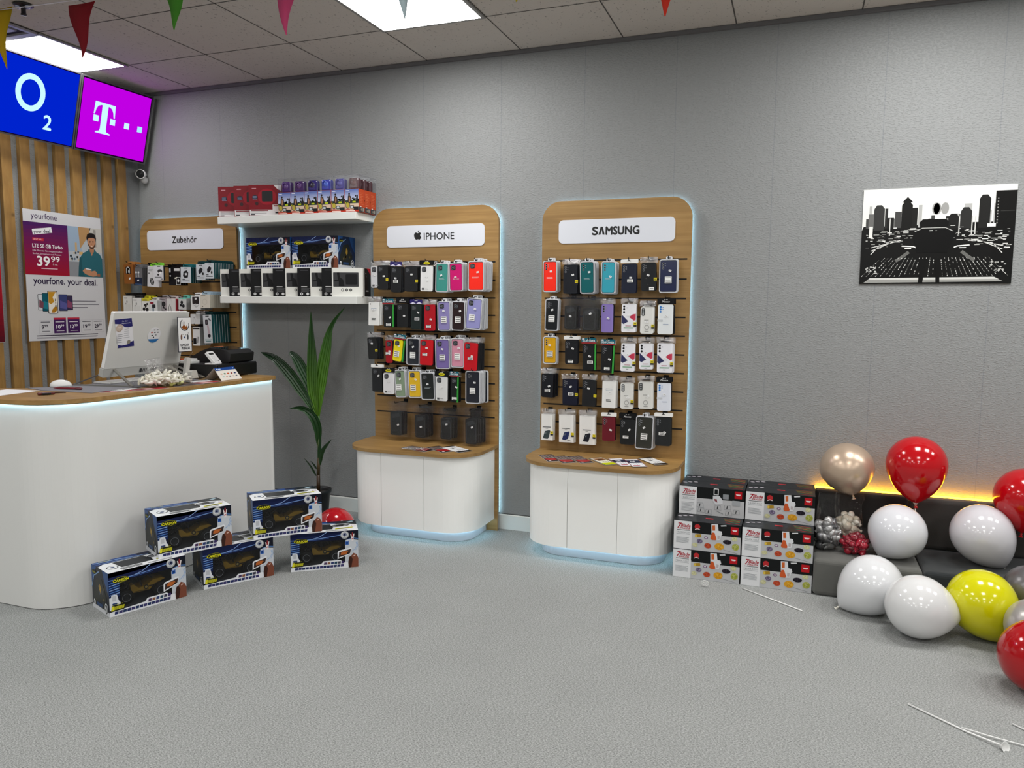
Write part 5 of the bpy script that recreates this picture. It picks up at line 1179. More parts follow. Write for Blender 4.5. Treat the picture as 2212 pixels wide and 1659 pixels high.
for col in (0, 1):
    b = dup(sA); b.location = (4.112+.349*col, -.1885, .3096); tag(b, 'spiralizer box in the rear row, only its dark lid showing, %s column' % ('left', 'right')[col], 'kitchen gadget box', 'stacked spiralizer boxes')
    for lay in (0, 1):
        for row in (1, 2):
            b = dup(sA); b.location = (4.110+.349*col, (-.334, -.1885)[row-1], .0006+.1545*lay); tag(b, 'spiralizer box hidden behind the visible front of the stack', 'kitchen gadget box', 'hidden spiralizer boxes under the rear rows')

# ------------------------------------------------------------------ boxes on the wall shelves
def shelf_box(kind, L, Hh, D):
    t = empty({'red': 'webcam_box', 'white': 'window_box', 'black': 'holder_box'}[kind], (0, 0, 0))
    base = {'red': '7C0E1C', 'white': 'E2E2DC', 'black': '141416'}[kind]
    m = MB(); m.box(0, L, 0, D, 0, Hh, base); m.build('carton', 'printed_card', t)
    m = MB(); w = .0004
    if kind == 'red':
        m.disc(L*.56, Hh*.62, L*.28, w, '9A1426', ry=Hh*.26, n=24); m.prism(rr(L*.40, Hh*.46, L*.73, Hh*.80, .008, 4), 0, w*2, '232426'); m.disc(L*.19, Hh*.60, .020, w*2, '1E2030', ry=.015, n=16); m.bars(L*.12, Hh*.64, .032, 3, .009, .003, w*3, '8A94B4', .2)
        m.bars(L*.10, Hh*.90, .030, 1, .01, .006, w*2, 'C89098', 0); m.q(L*.02, .004, L*.98, Hh*.20, w*2, 'DCDADA'); m.bars(L*.06, Hh*.19, .12, 1, .01, .006, w*3, '7C1420', 0); m.bars(L*.06, Hh*.14, .11, 2, .009, .002, w*3, '7A7A7C', .3); m.q(L*.06, Hh*.03, L*.18, Hh*.06, w*3, '2A2A2C')
        m.q(L*.72, .004, L*.98, Hh*.36, w*2.5, 'DEDCDC'); m.bars(L*.75, Hh*.34, .04, 1, .01, .007, w*3, '8A1824', 0); m.q(L*.80, Hh*.08, L*.96, Hh*.13, w*3, '1E1E20'); m.pg([(L*.76, Hh*.99), (L*.99, Hh*.99), (L*.99, Hh*.80), (L*.88, Hh*.86)], w*2.5, 'DCDADA'); m.disc(L*.24, Hh*.40, .012, w*2, '3A2024', n=10)
    elif kind == 'white':
        m.prism(rr(L*.04, Hh*.34, L*.86, Hh*.84, .004, 3), 0, w, '3A3A3C'); m.pg([(L*.16, Hh*.84), (L*.24, Hh*.84), (L*.26, Hh*.66), (L*.36, Hh*.60), (L*.40, Hh*.36), (L*.22, Hh*.36), (L*.22, Hh*.54), (L*.08, Hh*.52), (L*.08, Hh*.57), (L*.2, Hh*.58)], w*2, '141416'); m.prism(rr(L*.44, Hh*.42, L*.82, Hh*.78, .008, 4), 0, w*2, '18181A')
        for k in range(3): m.disc(L*(.34+.13*k), Hh*.23, .0095, w*2, '4A4A4A', n=14); m.disc(L*(.34+.13*k), Hh*.23, .0045, w*3, 'E4E4E0' if k == 0 else '8A8A88', n=10)
    else:
        m.bars(L*.10, Hh*.94, .05, 1, .01, .005, w, '4A4A4E', 0); m.prism(rr(L*.56, Hh*.34, L*.92, Hh*.82, .010, 4), 0, w, '8A8A8C'); m.prism(rr(L*.58, Hh*.36, L*.92, Hh*.80, .009, 4), 0, w*2, '060607')
        m.bars(L*.12, Hh*.36, .040, 1, .01, .006, w*2, 'D0D0D0', 0); m.bars(L*.12, Hh*.29, .07, 4, .007, .0022, w*2, '6E6E70', .3)
        for k in range(3): m.disc(L*(.13+.20*k), Hh*.09, .0095, w*2, 'D8D8D8', n=14); m.disc(L*(.13+.20*k), Hh*.09, .004, w*3, '2A2A2C' if k != 1 else 'ECECEC', n=10)
    m.build('front_print', 'printed_card', t)
    return t
r0 = shelf_box('red', .228, .203, .028)
for i, (x, lb) in enumerate(((.952, 'left'), (1.082, 'middle'), (1.206, 'right'))):
    b = r0 if i == 0 else dup(r0); b.location = (x, -.242, 2.0225); b.rotation_euler = (0, 0, radians(14.5)); tag(b, 'dark red box leaning on the upper shelf, %s of the three' % lb, 'box', 'dark red boxes on the upper shelf')
W0, K0 = shelf_box('white', .203, .184, .021), shelf_box('black', .203, .184, .021)
xs = (.949, 1.022, 1.110, 1.205, 1.292, 1.385, 1.485, 1.580, 1.680, 1.768)
for i, x in enumerate(xs):
    src = (W0, K0)[i % 2]; b = src if i < 2 else dup(src); b.location = (x, -.243, 1.4875); b.rotation_euler = (0, 0, radians(18))
    tag(b, '%s box on the lower shelf, %s of its colour from the left' % (('white window', 'black phone holder')[i % 2], ('first', 'second', 'third', 'fourth', 'fifth')[i//2]), 'box', 'overlapping boxes on the lower shelf')
b = dup(W0); b.location = (1.846, -.243, 1.4875); b.rotation_euler = (0, 0, radians(18))
tag(b, 'fully visible white window box at the right end of the lower shelf', 'box', 'overlapping boxes on the lower shelf')
t = empty('holder_box', (1.974, -.150, 1.4875), 0, 'black box with a red corner, behind the rightmost white window box', 'box')
m = MB(); m.box(0, .057, 0, .078, 0, .184, 'D8D8D4'); m.build('carton', 'printed_card', t)
m = MB().frame((.057, 0, 0), U=(0, 1, 0), V=(0, 0, 1), W=(1, 0, 0)); m.q(.001, .001, .077, .183, .0003, '121214'); m.pg([(.030, .183), (.077, .183), (.077, .140)], .0006, 'A81828'); m.disc(.018, .150, .004, .0006, 'D8D8DA', n=8); m.disc(.022, .130, .005, .0006, '4A5A68', n=8); m.bars(.014, .040, .034, 1, .01, .007, .0006, 'C8C8C8', 0)
m.build('side_print', 'printed_card', t)
TINTS = [('6A4A8C', '4A1E74'), ('6E4A86', '471868'), ('2A2444', '2E1C7C'), ('4468D8', '1E30B4'), ('4A46A4', '2A2090'), ('6A4648', '4A1A24')]
def bike_box(tint, pouch):
    L, D, Hh, zc = .1000, .068, .231, .142
    t = empty('bike_light_box', (0, 0, 0))
    m = MB(); m.box(0, L, 0, D, 0, zc, 'B8431E'); m.build('carton', 'printed_card', t)
    m = MB(); w = .0004
    grad(m, .001, .070, L-.001, zc-.001, w, 'C4CCE4', '5C70B0', 8); m.q(.001, .052, L-.001, .072, w*1.2, '2A3A34'); m.q(.001, .014, L-.001, .055, w, 'D8C0A8'); m.q(.001, .001, L-.001, .014, w, 'B8301E')
    for i in range(10): m.disc(.050+.048*random.random(), .068+.016*random.random(), .006, w*1.5, '1E2A22', n=7)
    m.pg([(.018, .060), (.022, .100), (.030, .106), (.044, .096), (.050, .070), (.044, .058)], w*2, '3A2C2A'); m.disc(.031, .112, .0065, w*3, '26201E', n=10); m.pg([(.030, .100), (.040, .084), (.036, .060), (.028, .060)], w*3, 'A87A5A')
    m.pg([(.080, .056), (.082, .090), (.088, .108), (.094, .100), (.094, .060)], w*2, '221C1E'); m.disc(.078, .098, .006, w*3, '26201E', n=8)
    m.arc(.020, .042, .017, .003, w*4, '2A2014', 0, 2*pi, ry=.021); m.disc(.020, .042, .012, w*3, 'B8A83A', ry=.016, n=14); m.q(.055, .056, .078, .066, w*4, 'B8C81E'); m.q(.001, .052, .012, .060, w*2, 'B8C22A')
    m.prism(rr(.038, .020, .064, .040, .002, 2), 0, w*5, '20262A'); m.prism(rr(.042, .024, .060, .036, .001, 2), 0, w*6, 'C8D0D4'); m.q(.064, .012, L-.001, .030, w*6, '1E2022'); m.bars(.006, .122+.012, .026, 1, .01, .004, w*3, 'E4E8F0', 0); m.q(.006, .004, .070, .009, w*3, 'F0DAD0'); m.bars(.004, .019, .032, 1, .01, .003, w*5, 'C8402E', 0)
    m.build('front_print', 'printed_card', t)
    m = MB().frame((L, 0, 0), U=(0, 1, 0), V=(0, 0, 1), W=(1, 0, 0)); m.q(.001, .001, D-.001, .030, w, '34383C'); m.bars(.010, .120, .048, 8, .010, .003, w, 'D0704A', .4); m.q(.014, .030, .030, .036, w*2, 'E4DAD4'); m.disc(.03, .015, .008, w*2, '8A7A68', n=8); m.q(.046, .006, .056, .026, w*2, 'A8A094'); m.build('side_print', 'printed_card', t)
    m = MB(); m.rbox(.018, L-.012, .012, D-.010, zc, zc+.072, .012, pouch, 3); m.lathe([(.018, 0), (.015, .004), (0, .005)], (.055, .012, zc+.040), (0, -1, 0), tint, 16); m.tube([(.030, .010, zc+.03), (.034, .007, zc+.055), (.05, .006, zc+.064), (.066, .007, zc+.05)], .003, tint, 6)
    m.build('lamp', 'gloss', t)
    m = MB()
    m.add([(0, 0, zc), (L, 0, zc), (L, D, zc), (0, D, zc), (0, 0, Hh), (L, 0, Hh), (L, D, Hh), (0, D, Hh)], [(0, 1, 5, 4), (1, 2, 6, 5), (2, 3, 7, 6), (3, 0, 4, 7), (4, 5, 6, 7)], 'FFFFFF'); m.build('clear_lid', 'clear_rigid', t)
    m = MB()
    for a, b_ in (((0, 0), (L, 0)), ((L, 0), (L, D)), ((L, D), (0, D)), ((0, D), (0, 0))): m.tube([(a[0], a[1], Hh), (b_[0], b_[1], Hh)], .0007, '8A8C94', 4, cap=False); 
    for a in ((0, 0), (L, 0), (L, D), (0, D)): m.tube([(a[0], a[1], zc), (a[0], a[1], Hh)], .0006, '7A7C84', 4, cap=False)
    m.build('lid_folds', 'satin', t)
    return t
cn = ['violet', 'plum', 'dark indigo', 'bright blue', 'royal blue', 'maroon']; last = None
for i in range(6):
    b = bike_box(*TINTS[i]); b.location = (1.437+.1025*i, -.236, 2.0225); tag(b, 'bicycle picture box with %s content under clear lid, upper shelf' % cn[i], 'box', 'bicycle picture boxes on the upper shelf'); last = b
for k in (1, 2):
    c = dup(last); c.location = last.location+Vector((0, .0705*k, 0)); tag(c, 'orange-sided bicycle box on the upper shelf, %s row at the right end' % ('second', 'rearmost')[k-1], 'box', 'bicycle picture boxes on the upper shelf')
# ------------------------------------------------------------------ foam sofa along the wall
t = empty('low_sofa', (4.80, -.02, 0), 0, 'low grey and black foam sofa against the wall with amber light behind it', 'sofa')
def ps(mb, name, mat, lab=None):
    q = mb.build(name, mat, t); q.location = (-4.80, .02, 0)
    if lab: q['label'] = lab
for nm, a, z0, z1, col, lab in (('seat_cushion', (4.803, 5.290, -.500, -.022), .0008, .187, '5E5E5A', 'grey left seat block'), ('seat_cushion', (5.296, 6.28, -.500, -.022), .0008, .185, '24282A', 'black right seat block'),):
    m = MB(); m.rbox(a[0], a[1], a[2], a[3], z0, z1, .022, col, 4); ps(m, nm, 'fabric', lab)
for a, col, lab in (((4.803, 5.262), '1B1B1A', 'black left back cushion'), ((5.266, 6.28), '33312E', 'dark grey right back cushion')):
    m = MB(); m.rbox(a[0], a[1], -.118, -.030, .188, .450, .020, col, 4); ps(m, 'back_cushion', 'fabric', lab)
m = MB(); m.box(4.806, 6.28, -.0285, -.018, .440, .4535, 'FFFFFF'); ps(m, 'light_strip', 'led_amber', 'amber light strip behind the back cushions')

# ------------------------------------------------------------------ balloons
def balloon(label, p, r, ax, col, mat='latex', knot=None, stretch=1.16, cup=False, group='loose party balloons', name='balloon'):
    """ax points from the crown to the neck"""
    ax = Vector(ax).normalized(); o = Vector(p)
    prof = []
    N_ = 30
    for i in range(N_+1):
        s = -1+2*i/N_   # -1 crown .. 1 neck
        s2 = sin(s*pi/2)
        rr_ = r*sqrt(max(0, 1-s2*s2)) if s2 < 0 else r*(max(0, 1-s2*s2))**.80
        h = s2*r*(1.0 if s2 < 0 else stretch)
        prof.append((max(rr_, .0001 if i in (0,) else .004), h))
    prof[0] = (.0002, prof[0][1])
    m = MB(); m.lathe(prof, (0, 0, 0), ax, col, 40)
    b = m.build(name, mat, None); b.location = o; tag(b, label, 'balloon', group)
    k = MB(); e = r*stretch
    k.lathe([(.004, e-.003), (.0035, e+.003), (.007, e+.006), (.0035, e+.010), (.006, e+.014), (.011, e+.020), (.0105, e+.021), (.003, e+.014)], (0, 0, 0), ax, knot or col, 14)
    k.build('knot', mat, b)
    return b
balloon('pearly champagne balloon resting on the sofa back above the bags', (4.954, -.195, .596), .134, (.25, -.1, -1), 'C9B29C', 'foil_latex', 'C9B29C', 1.05)
br = balloon('red balloon upright on a white stick behind the sofa seat', (5.268, -.250, .655), .141, (.04, -.02, -1), 'B80512', knot='B80512', stretch=1.42)
m = MB(); m.tube([(.006, -.004, -.203), (.014, -.004, -.40), (.030, -.004, -.462)], .0028, 'E4E4E2', 8); m.build('stick', 'satin', br)['label'] = 'white plastic balloon stick'
m = MB(); m.lathe([(.022, .0), (.024, .001), (.012, .024), (.005, .034), (.004, .034), (.010, .022), (.022, .0)], (.006, -.004, -.172), (0.02, 0, -1), 'E8E8E6', 18); m.build('cup', 'satin', br)['label'] = 'white holder cup'
balloon('red balloon high at the right edge, above the sofa back', (5.748, -.245, .530), .139, (-.1, -.2, -1), 'B40612', stretch=1.25)
balloon('white balloon on the grey seat below the red stick balloon', (5.186, -.350, .325), .137, (-.62, -.1, -1), 'D9DADF', knot='E8E4D8', stretch=1.10)
balloon('white balloon on the black seat, knot pointing down right', (5.562, -.300, .346), .139, (.62, 0, -.95), 'CFCDD2', knot='E8E4D8', stretch=1.38)
balloon('white balloon on the carpet, knot at its lower left', (5.058, -.640, .139), .137, (-.80, -.05, -.72), 'DCDDDF', knot='E8E4D8', stretch=1.36)
balloon('white balloon lying on the carpet, nearest of the white ones', (5.224, -.858, .138), .1355, (.95, .12, -.22), 'DCDCDC', knot='E8E4D8', stretch=1.28)
balloon('yellow balloon on the carpet with its knot at the bottom', (5.476, -.775, .166), .138, (.60, -.02, -.90), 'D2CE06', knot='C4B010', stretch=1.42)
balloon('dark grey shiny balloon behind the yellow one', (5.692, -.630, .198), .106, (.3, .3, -1), '6E6C6E', 'foil_latex')
balloon('light silver balloon between the yellow and the large red one', (5.636, -.962, .150), .115, (.5, .3, -1), 'B4B0AC', 'foil_latex')
balloon('red balloon at the lower right edge, nearest to the camera', (5.575, -1.240, .138), .1365, (.35, .3, .9), 'A8050F', stretch=1.2)
balloon('red balloon on the floor behind the right toy car box', (2.165, -.735, .121), .1185, (-.9, .3, -.2), 'B00818', stretch=1.2)

# ------------------------------------------------------------------ bags of deflated balloons
def blob_pile(m, c, ext, n, cols, rn, size=(.007, .030), keep=None):
    for i in range(n):
        while True:
            q = [rn.uniform(-1, 1) for _ in range(3)]
            if sum(x*x for x in q) < 1: break
        p = Vector(c)+Vector([q[k]*ext[k] for k in range(3)])
        ax = Vector((rn.uniform(-1, 1), rn.uniform(-1, 1), rn.uniform(-.7, .7))).normalized()
        r = size[0]*rn.uniform(.7, 1.5); L = size[1]*rn.uniform(.7, 1.3)
        m.lathe([(.0005, -L*.5), (r*.8, -L*.40), (r*1.15, -L*.2), (r, 0), (r*.55, L*.22), (r*.3, L*.42), (r*.45, L*.5), (.0005, L*.5)], p, ax, rn.choice(cols), 8)
def pouch(m, x0, x1, y0, y1, z0, z1, neck, rn, wav=.006):
    """closed film sack, fuller at the bottom and pinched or slack at the top"""
    rings = []; n = 18; K_ = 9
    for j in range(K_+1):
        f = j/K_; z = z0+(z1-z0)*f
        sx = (x1-x0)/2*((.72+.28*min(1, f*5)) if f < .2 else 1-(1-neck)*max(0, f-.45)/.55); sy = (y1-y0)/2*((.72+.28*min(1, f*5)) if f < .2 else max(.05, 1-1.05*max(0, f-.35)/.65))
        rings.append([((x0+x1)/2+sx*cos(2*pi*k/n)+rn.uniform(-wav, wav), (y0+y1)/2+sy*sin(2*pi*k/n)+rn.uniform(-wav, wav), z+rn.uniform(-wav, wav)*.6) for k in range(n)])
    vs = [p for r_ in rings for p in r_]; fs = [(j*n+k, j*n+(k+1) % n, (j+1)*n+(k+1) % n, (j+1)*n+k) for j in range(K_) for k in range(n)]+[tuple(range(n))[::-1]]
    m.smooth = True; m.add(vs, fs, 'FFFFFF'); m.smooth = False
rb = random.Random(3)
def balloon_bag(label, box, cont, n, cols, mat, neck=1.0, size=(.008, .032)):
    x0, x1, y0, y1, z0, z1 = box
    c = Vector(((x0+x1)/2, (y0+y1)/2, z0))
    t = empty('balloon_bag', c, 0, label, 'bag')
    m = MB(); blob_pile(m, (0, 0, cont/2+.004), ((x1-x0)/2*.84, (y1-y0)/2*.8, cont/2*.86), n, cols, rb, size); k = m.build('deflated_balloons', mat, t); k['kind'] = 'stuff'
    m = MB(); pouch(m, x0-c.x, x1-c.x, y0-c.y, y1-c.y, .001, z1-z0, neck, rb); m.build('film', 'zip_film', t)
    return t
balloon_bag('clear bag of silver balloons standing at the left end of the sofa', (4.808, 4.926, -.385, -.265, .1885, .485), .165, 70, ['8E8E8E', 'A4A4A4', '6E6E70', 'B8B8B8'], 'foil_latex', .8, (.017, .065))
balloon_bag('clear bag of cream white balloons between silver and red ones', (4.905, 5.040, -.250, -.135, .1885, .470), .170, 70, ['D8D2C2', 'E6E2D6', 'C8C0AE'], 'latex', 1.0, (.016, .060))
balloon_bag('clear bag of dark red balloons lying on the grey seat', (4.935, 5.075, -.400, -.275, .1885, .330), .100, 80, ['96142A', 'A81E34', '7A0E20'], 'latex', .9, (.013, .060))

# ------------------------------------------------------------------ small things on the carpet
def floor_stick(label, pts, r=.0032, cup_=None, name='balloon_stick'):
    o = Vector(pts[0]); m = MB(); m.tube([Vector(p)-o for p in pts], r, 'EAEAE8', 8); b = m.build(name, 'satin', None); b.location = o; tag(b, label, 'balloon stick', 'white balloon sticks on the carpet')
    if cup_:
        c, ax = cup_; k = MB(); c = Vector(c)-o
        k.lathe([(.003, -.020), (.005, -.018), (.012, -.006), (.017, 0), (.018, .001), (.0165, .001), (.010, -.007), (.003, -.014)], c, ax, 'ECECEA', 18); k.build('cup', 'satin', b)
    return b
floor_stick('white plastic stick lying alone near the boxes', [(4.471, -.543, .0042), (4.755, -.744, .0042)])
floor_stick('white stick with a cup end, lying at the lower right', [(5.108, -1.516, .0042), (5.27, -1.648, .0045), (5.352, -1.712, .012)], cup_=((5.366, -1.724, .0125), (.6, -.7, .35)))
floor_stick('thin white stick crossing the cupped one', [(5.256, -1.636, .0105), (5.33, -1.655, .0075), (5.50, -1.690, .0034)], .0024)
floor_stick('white stick cut off by the right edge of the picture', [(5.430, -1.533, .0042), (5.56, -1.66, .0042)], .0028)
t = empty('balloon_clip', (4.288, -.590, .0006), 0, 'round white slotted balloon clip on the carpet before the boxes', 'balloon clip')
m = MB(); m.frame((0, 0, .0205), U=(1, 0, 0), V=(0, -.35, .94), W=(0, -.94, -.35)); n = 24
out = [(.0195*cos(2*pi*k/n), .0195*sin(2*pi*k/n)) for k in range(n)]
m.ring(out, [(.0135*cos(2*pi*k/n), .0135*sin(2*pi*k/n)) for k in range(n)], -.0012, .0012, 'EEEEEC')
for a in (.5, 2.6, 4.7): m.prism([(.0015*cos(a+1.57), .0015*sin(a+1.57)), (.0145*cos(a)+.006*cos(a+1.57), .0145*sin(a)+.006*sin(a+1.57)), (.0145*cos(a)-.005*cos(a+1.57), .0145*sin(a)-.005*sin(a+1.57)), (-.0015*cos(a+1.57), -.0015*sin(a+1.57))], -.0012, .0012, 'EEEEEC')
m.build('disc', 'satin', t)
m = MB(); m.tube([(0, .006, .014), (0, .014, .0035)], .0022, 'E4E4E2', 6); m.build('stem', 'satin', t)

# ------------------------------------------------------------------ leaflets on the cabinet tops and counter
def leaflet(label, p, ang, z, L, W_, art, group, name='leaflet', th=.0006):
    t = empty(name, (p[0], p[1], z), ang, label, 'leaflet', group)
    m = MB().frame(**FLAT); m.prism([(0, 0), (L, 0), (L, W_), (0, W_)], 0, th, 'E8E8E8'); m.build('sheet', 'printed_card', t)
    m = MB().frame(**FLAT); art(m, L, W_, th+.0003); m.build('print', 'printed_card', t); return t
def l_dark(m, L, W_, w):
    m.q(.001, .001, L-.001, W_-.001, w, '261A1C'); m.q(L*.10, W_*.08, L*.55, W_*.92, w*1.2, '7A6E6A')
    m.bars(L*.12, W_*.85, L*.40, 3, W_*.22, W_*.10, w*1.4, '4A4240'); m.pg([(L*.52, W_*.1), (L*.60, W_*.95), (L*.82, W_*.9), (L*.90, W_*.3), (L*.72, W_*.06)], w*1.5, '9E1A1E'); m.disc(L*.90, W_*.22, W_*.10, w*1.8, 'E4DCDC', n=10)
def l_yel(m, L, W_, w):
    m.q(.001, .001, L-.001, W_-.001, w, '2A1C16'); m.q(.008, .006, L-.006, W_-.006, w*1.2, 'E8E4D4'); m.pg([(.02, .01), (.03, W_-.01), (.08, W_-.01), (.09, .02)], w*1.5, '8A5A34'); m.disc(.06, W_*.5, .016, w*1.8, '4A2E20', n=12); m.q(L*.72, .006, L-.006, W_-.006, w*1.5, 'C4CC10'); m.bars(L*.5, W_*.8, .03, 3, .014, .004, w*1.6, '8A8A60')
def l_blue(m, L, W_, w):
    m.q(.001, .001, L-.001, W_-.001, w, '7A1A26'); m.q(.004, .005, L-.004, W_-.005, w*1.2, 'ECECF0'); m.q(L*.18, .005, L*.52, W_-.005, w*1.5, '232B44'); m.tx('20', L*.27, W_*.28, .026, w*1.8, 'F0F0F4', wid=.032, bold=.03); m.q(L*.82, W_*.15, L*.90, W_*.6, w*1.5, 'B03A48'); m.bars(L*.58, W_*.85, L*.2, 4, .014, .003, w*1.5, 'A0A4AC')
def l_wht(m, L, W_, w):
    m.q(.001, .001, L*.12, W_-.001, w, '1E1E20'); m.q(L*.82, .001, L-.001, W_-.001, w, '1E1E20'); m.tx('20', L*.35, W_*.28, .022, w*1.6, '3A3A3C', wid=.03, bold=.02); m.bars(L*.14, W_*.8, L*.2, 3, .012, .004, w, '8A8A8A'); m.bars(L*.60, W_*.8, L*.18, 4, .012, .004, w, '9A9A9A')
ZT = .5603; G = 'leaflets fanned on the right cabinet top'
# angle of the long side, pointing to the front right
for i, (p, a, art, lb) in enumerate([((3.276, -.285), -56, l_dark, 'dark red leaflet, leftmost on the right cabinet top'), ((3.362, -.302), -54, l_dark, 'dark red leaflet, second on the right cabinet top'), ((3.447, -.280), -50, l_dark, 'dark red leaflet, third on the right cabinet top'),
      ((3.583, -.285), -49, l_yel, 'white and yellow leaflet on the right cabinet top'), ((3.690, -.262), -56, l_blue, 'leaflet with a white 20 on blue, the left of two'), ((3.777, -.245), -64, l_blue, 'leaflet with a white 20 on blue, the right of two'), ((3.845, -.178), -50, l_wht, 'white leaflet with black ends, rightmost on the right cabinet')]):
    leaflet(lb, p, radians(a), ZT+.0007*i, .205, .085, art, G)
G = 'leaflets on the middle cabinet top'
leaflet('dark and red leaflet poking out left on the middle cabinet', (2.425, -.398), radians(-20), ZT, .205, .095, l_dark, G)
leaflet('black and red leaflet in the middle of the middle cabinet top', (2.560, -.330), radians(-35), ZT+.001, .205, .095, l_dark, G)
leaflet('white leaflet with dark edge overhanging the middle cabinet front', (2.640, -.300), radians(-32), ZT+.002, .215, .100, l_wht, G)
t = empty('crumpled_pouch', (2.545, -.440, ZT+.004), 0, 'crumpled clear pouch lying on leaflets on the middle cabinet', 'pouch')
m = MB(); rq = random.Random(9)
for i in range(26): m.pg([(0, 0)]*0 or [(-.06+.12*rq.random()+dx, -.03+.06*rq.random()*0+dz) for dx, dz in ((0, 0), (.018, .003), (.012, .014))], 0, 'FFFFFF') if False else None
bag_sheet(m.frame((-.085, .045, .004), U=(.99, -.12, 0), V=(-.1, -.95, 0), W=(0, 0, 1)), 0, .17, 0, .085, 0, .006, rn=rq, amp=.006, nx=12, nz=6); m.build('film', 'crumpled_film', t)
m = MB()
for i in range(16):
    x, y = rq.uniform(-.06, .06), rq.uniform(-.025, .02); a = rq.uniform(0, 3); m.frame((x, y, .009+.002*rq.random()), U=(cos(a), sin(a), .1), V=(-sin(a), cos(a), 0), W=(0, 0, 1)); m.q(-.006, -.002, .006, .003, 0, rq.choice(['F0F0EE', 'DCDCDC', '9A2430']))
o_ = m.build('paper_scraps', 'matte', t); o_['kind'] = 'stuff'
# ------------------------------------------------------------------ things on the counter
ZC = .9923
t = empty('desktop_computer', (1.16, -1.14, ZC), 0, 'white all-in-one computer seen from behind, leaning on a metal stand', 'computer')
V = Vector((.110, 0, .354)); hv = V.length; V.normalize(); U = Vector((0, 1, 0)); W = U.cross(V).normalized()
o0 = Vector((0, -.276, 1.030-ZC))
m = MB().frame(o0, U, V, W)
m.prism(rr(0, .050, .538, hv, .006, 4), -.022, 0, 'D2D2CE', side='ECECEA'); m.build('rear_cover', 'satin', t)
m = MB().frame(o0, U, V, W); m.prism(rr(0, 0, .538, .0495, .005, 3), -.030, -.001, 'B4B4B0'); m.build('chin', 'satin', t)['label'] = 'grey lower strip with ports'
m = MB().frame(o0, U, V, W); m.prism(rr(.004, .004, .534, hv-.004, .004, 3), -.0245, -.0225, '0C0C0E'); m.build('screen_glass', 'gloss', t)
m = MB().frame(o0, U, V, W)
m.q(.245, .012, .262, .036, .0004, '2A2A2C')
for k in range(7): m.q(.268+.0115*k+(.022 if k > 2 else 0), .014, .273+.0115*k+(.022 if k > 2 else 0), .034, .0004, '3A3A3C')
m.q(.360, .028, .386, .030, .0004, '5A5A5A'); m.build('ports', 'matte', t)
for s, (a, b, c) in enumerate((((.008, -.205, 1.072-ZC), (.262, -.322, .006), (-.10, -.372, .006)), ((.008, .225, 1.066-ZC), (.205, .262, .006), (-.10, .235, .006)))):
    m = MB()
    def bar(p, q_, wd, th, col):
        p, q_ = Vector(p), Vector(q_); d = (q_-p).normalized(); n_ = d.cross(Vector((0, 0, 1))).normalized(); u_ = n_.cross(d)
        vs = [p+n_*wd*sx+u_*th*sz for sx, sz in ((-1, -1), (1, -1), (1, 1), (-1, 1))]+[q_+n_*wd*sx+u_*th*sz for sx, sz in ((-1, -1), (1, -1), (1, 1), (-1, 1))]
        m.add(vs, [(0, 1, 2, 3), (4, 7, 6, 5), (0, 4, 5, 1), (1, 5, 6, 2), (2, 6, 7, 3), (3, 7, 4, 0)], col)
    bar(a, b, .007, .004, 'B4B2AC'); bar(b, c, .005, .004, 'A8A6A0'); bar(a, c, .006, .003, '6A6866'); m.build('stand_leg', 'metal', t)
# on its back: flyer and round sticker
P0 = Vector((1.16, -1.14, ZC))+o0
def onback(u, v, w=.0008): return P0+U*u+V*v+W*w
e = empty('flyer', onback(.012, .182), 0, 'blue and white appointment flyer stuck on the back of the computer', 'flyer')
a_ = radians(4.5); U2 = U*cos(a_)+V*sin(a_); V2 = -U*sin(a_)+V*cos(a_)
m = MB().frame((0, 0, 0), U2, V2, W); m.prism([(.045, -.014), (.158, -.014), (.122, .150), (.009, .150)][0:0] or [(.052, -.020), (.160, -.020), (.118, .150), (.008, .150)], 0, .0006, 'E4E4E8'); m.build('sheet', 'printed_card', e)
m = MB().frame((0, 0, 0), U2, V2, W); w = .0010
m.pg([(.008, .149), (.118, .149), (.132, .100), (.105, .096), (.080, .100), (.055, .118), (.030, .122), (.014, .124)], w, '2A2A6A'); m.pg([(.052, -.019), (.159, -.019), (.152, .014), (.135, .010), (.110, -.004), (.075, -.006), (.050, .0)], w, '2A2A6A')
m.disc(.046, .098, .023, w*1.3, 'C4B2A4', n=20); m.pg([(.028, .090), (.046, .076), (.066, .090), (.060, .084), (.046, .074)], w*1.6, '3A2A24'); m.disc(.046, .100, .012, w*1.6, 'D8C8BC', ry=.006, n=12); m.disc(.118, .010, .012, w*1.3, '8A8478', n=14)
m.tx('Mo - Sam', .058, .132, .007, w*1.4, 'E4E4F4', wid=.036); m.tx('Reparaturservice', .058, .120, .007, w*1.4, 'E4E4F4', wid=.058)
m.bars(.080, .088, .040, 5, .012, .003, w, 'B4B6BC'); m.bars(.038, .060, .040, 5, .011, .003, w, '8E9096'); m.build('print', 'printed_card', e)
e = empty('round_sticker', onback(.300, .235), 0, 'round white and blue payment sticker on the back of the computer', 'sticker')
m = MB().frame((0, 0, 0), U, V, W); m.prism([(.046*cos(2*pi*k/28), .046*sin(2*pi*k/28)) for k in range(28)], 0, .0005, 'DEDEE0'); m.build('sheet', 'printed_card', e)
m = MB().frame((0, 0, 0), U, V, W); w = .0008
m.add([m.P(.0455*cos(a), .0455*sin(a), w) for a in [radians(212+116*k/14) for k in range(15)]], [tuple(range(15))], '2C6CA6')
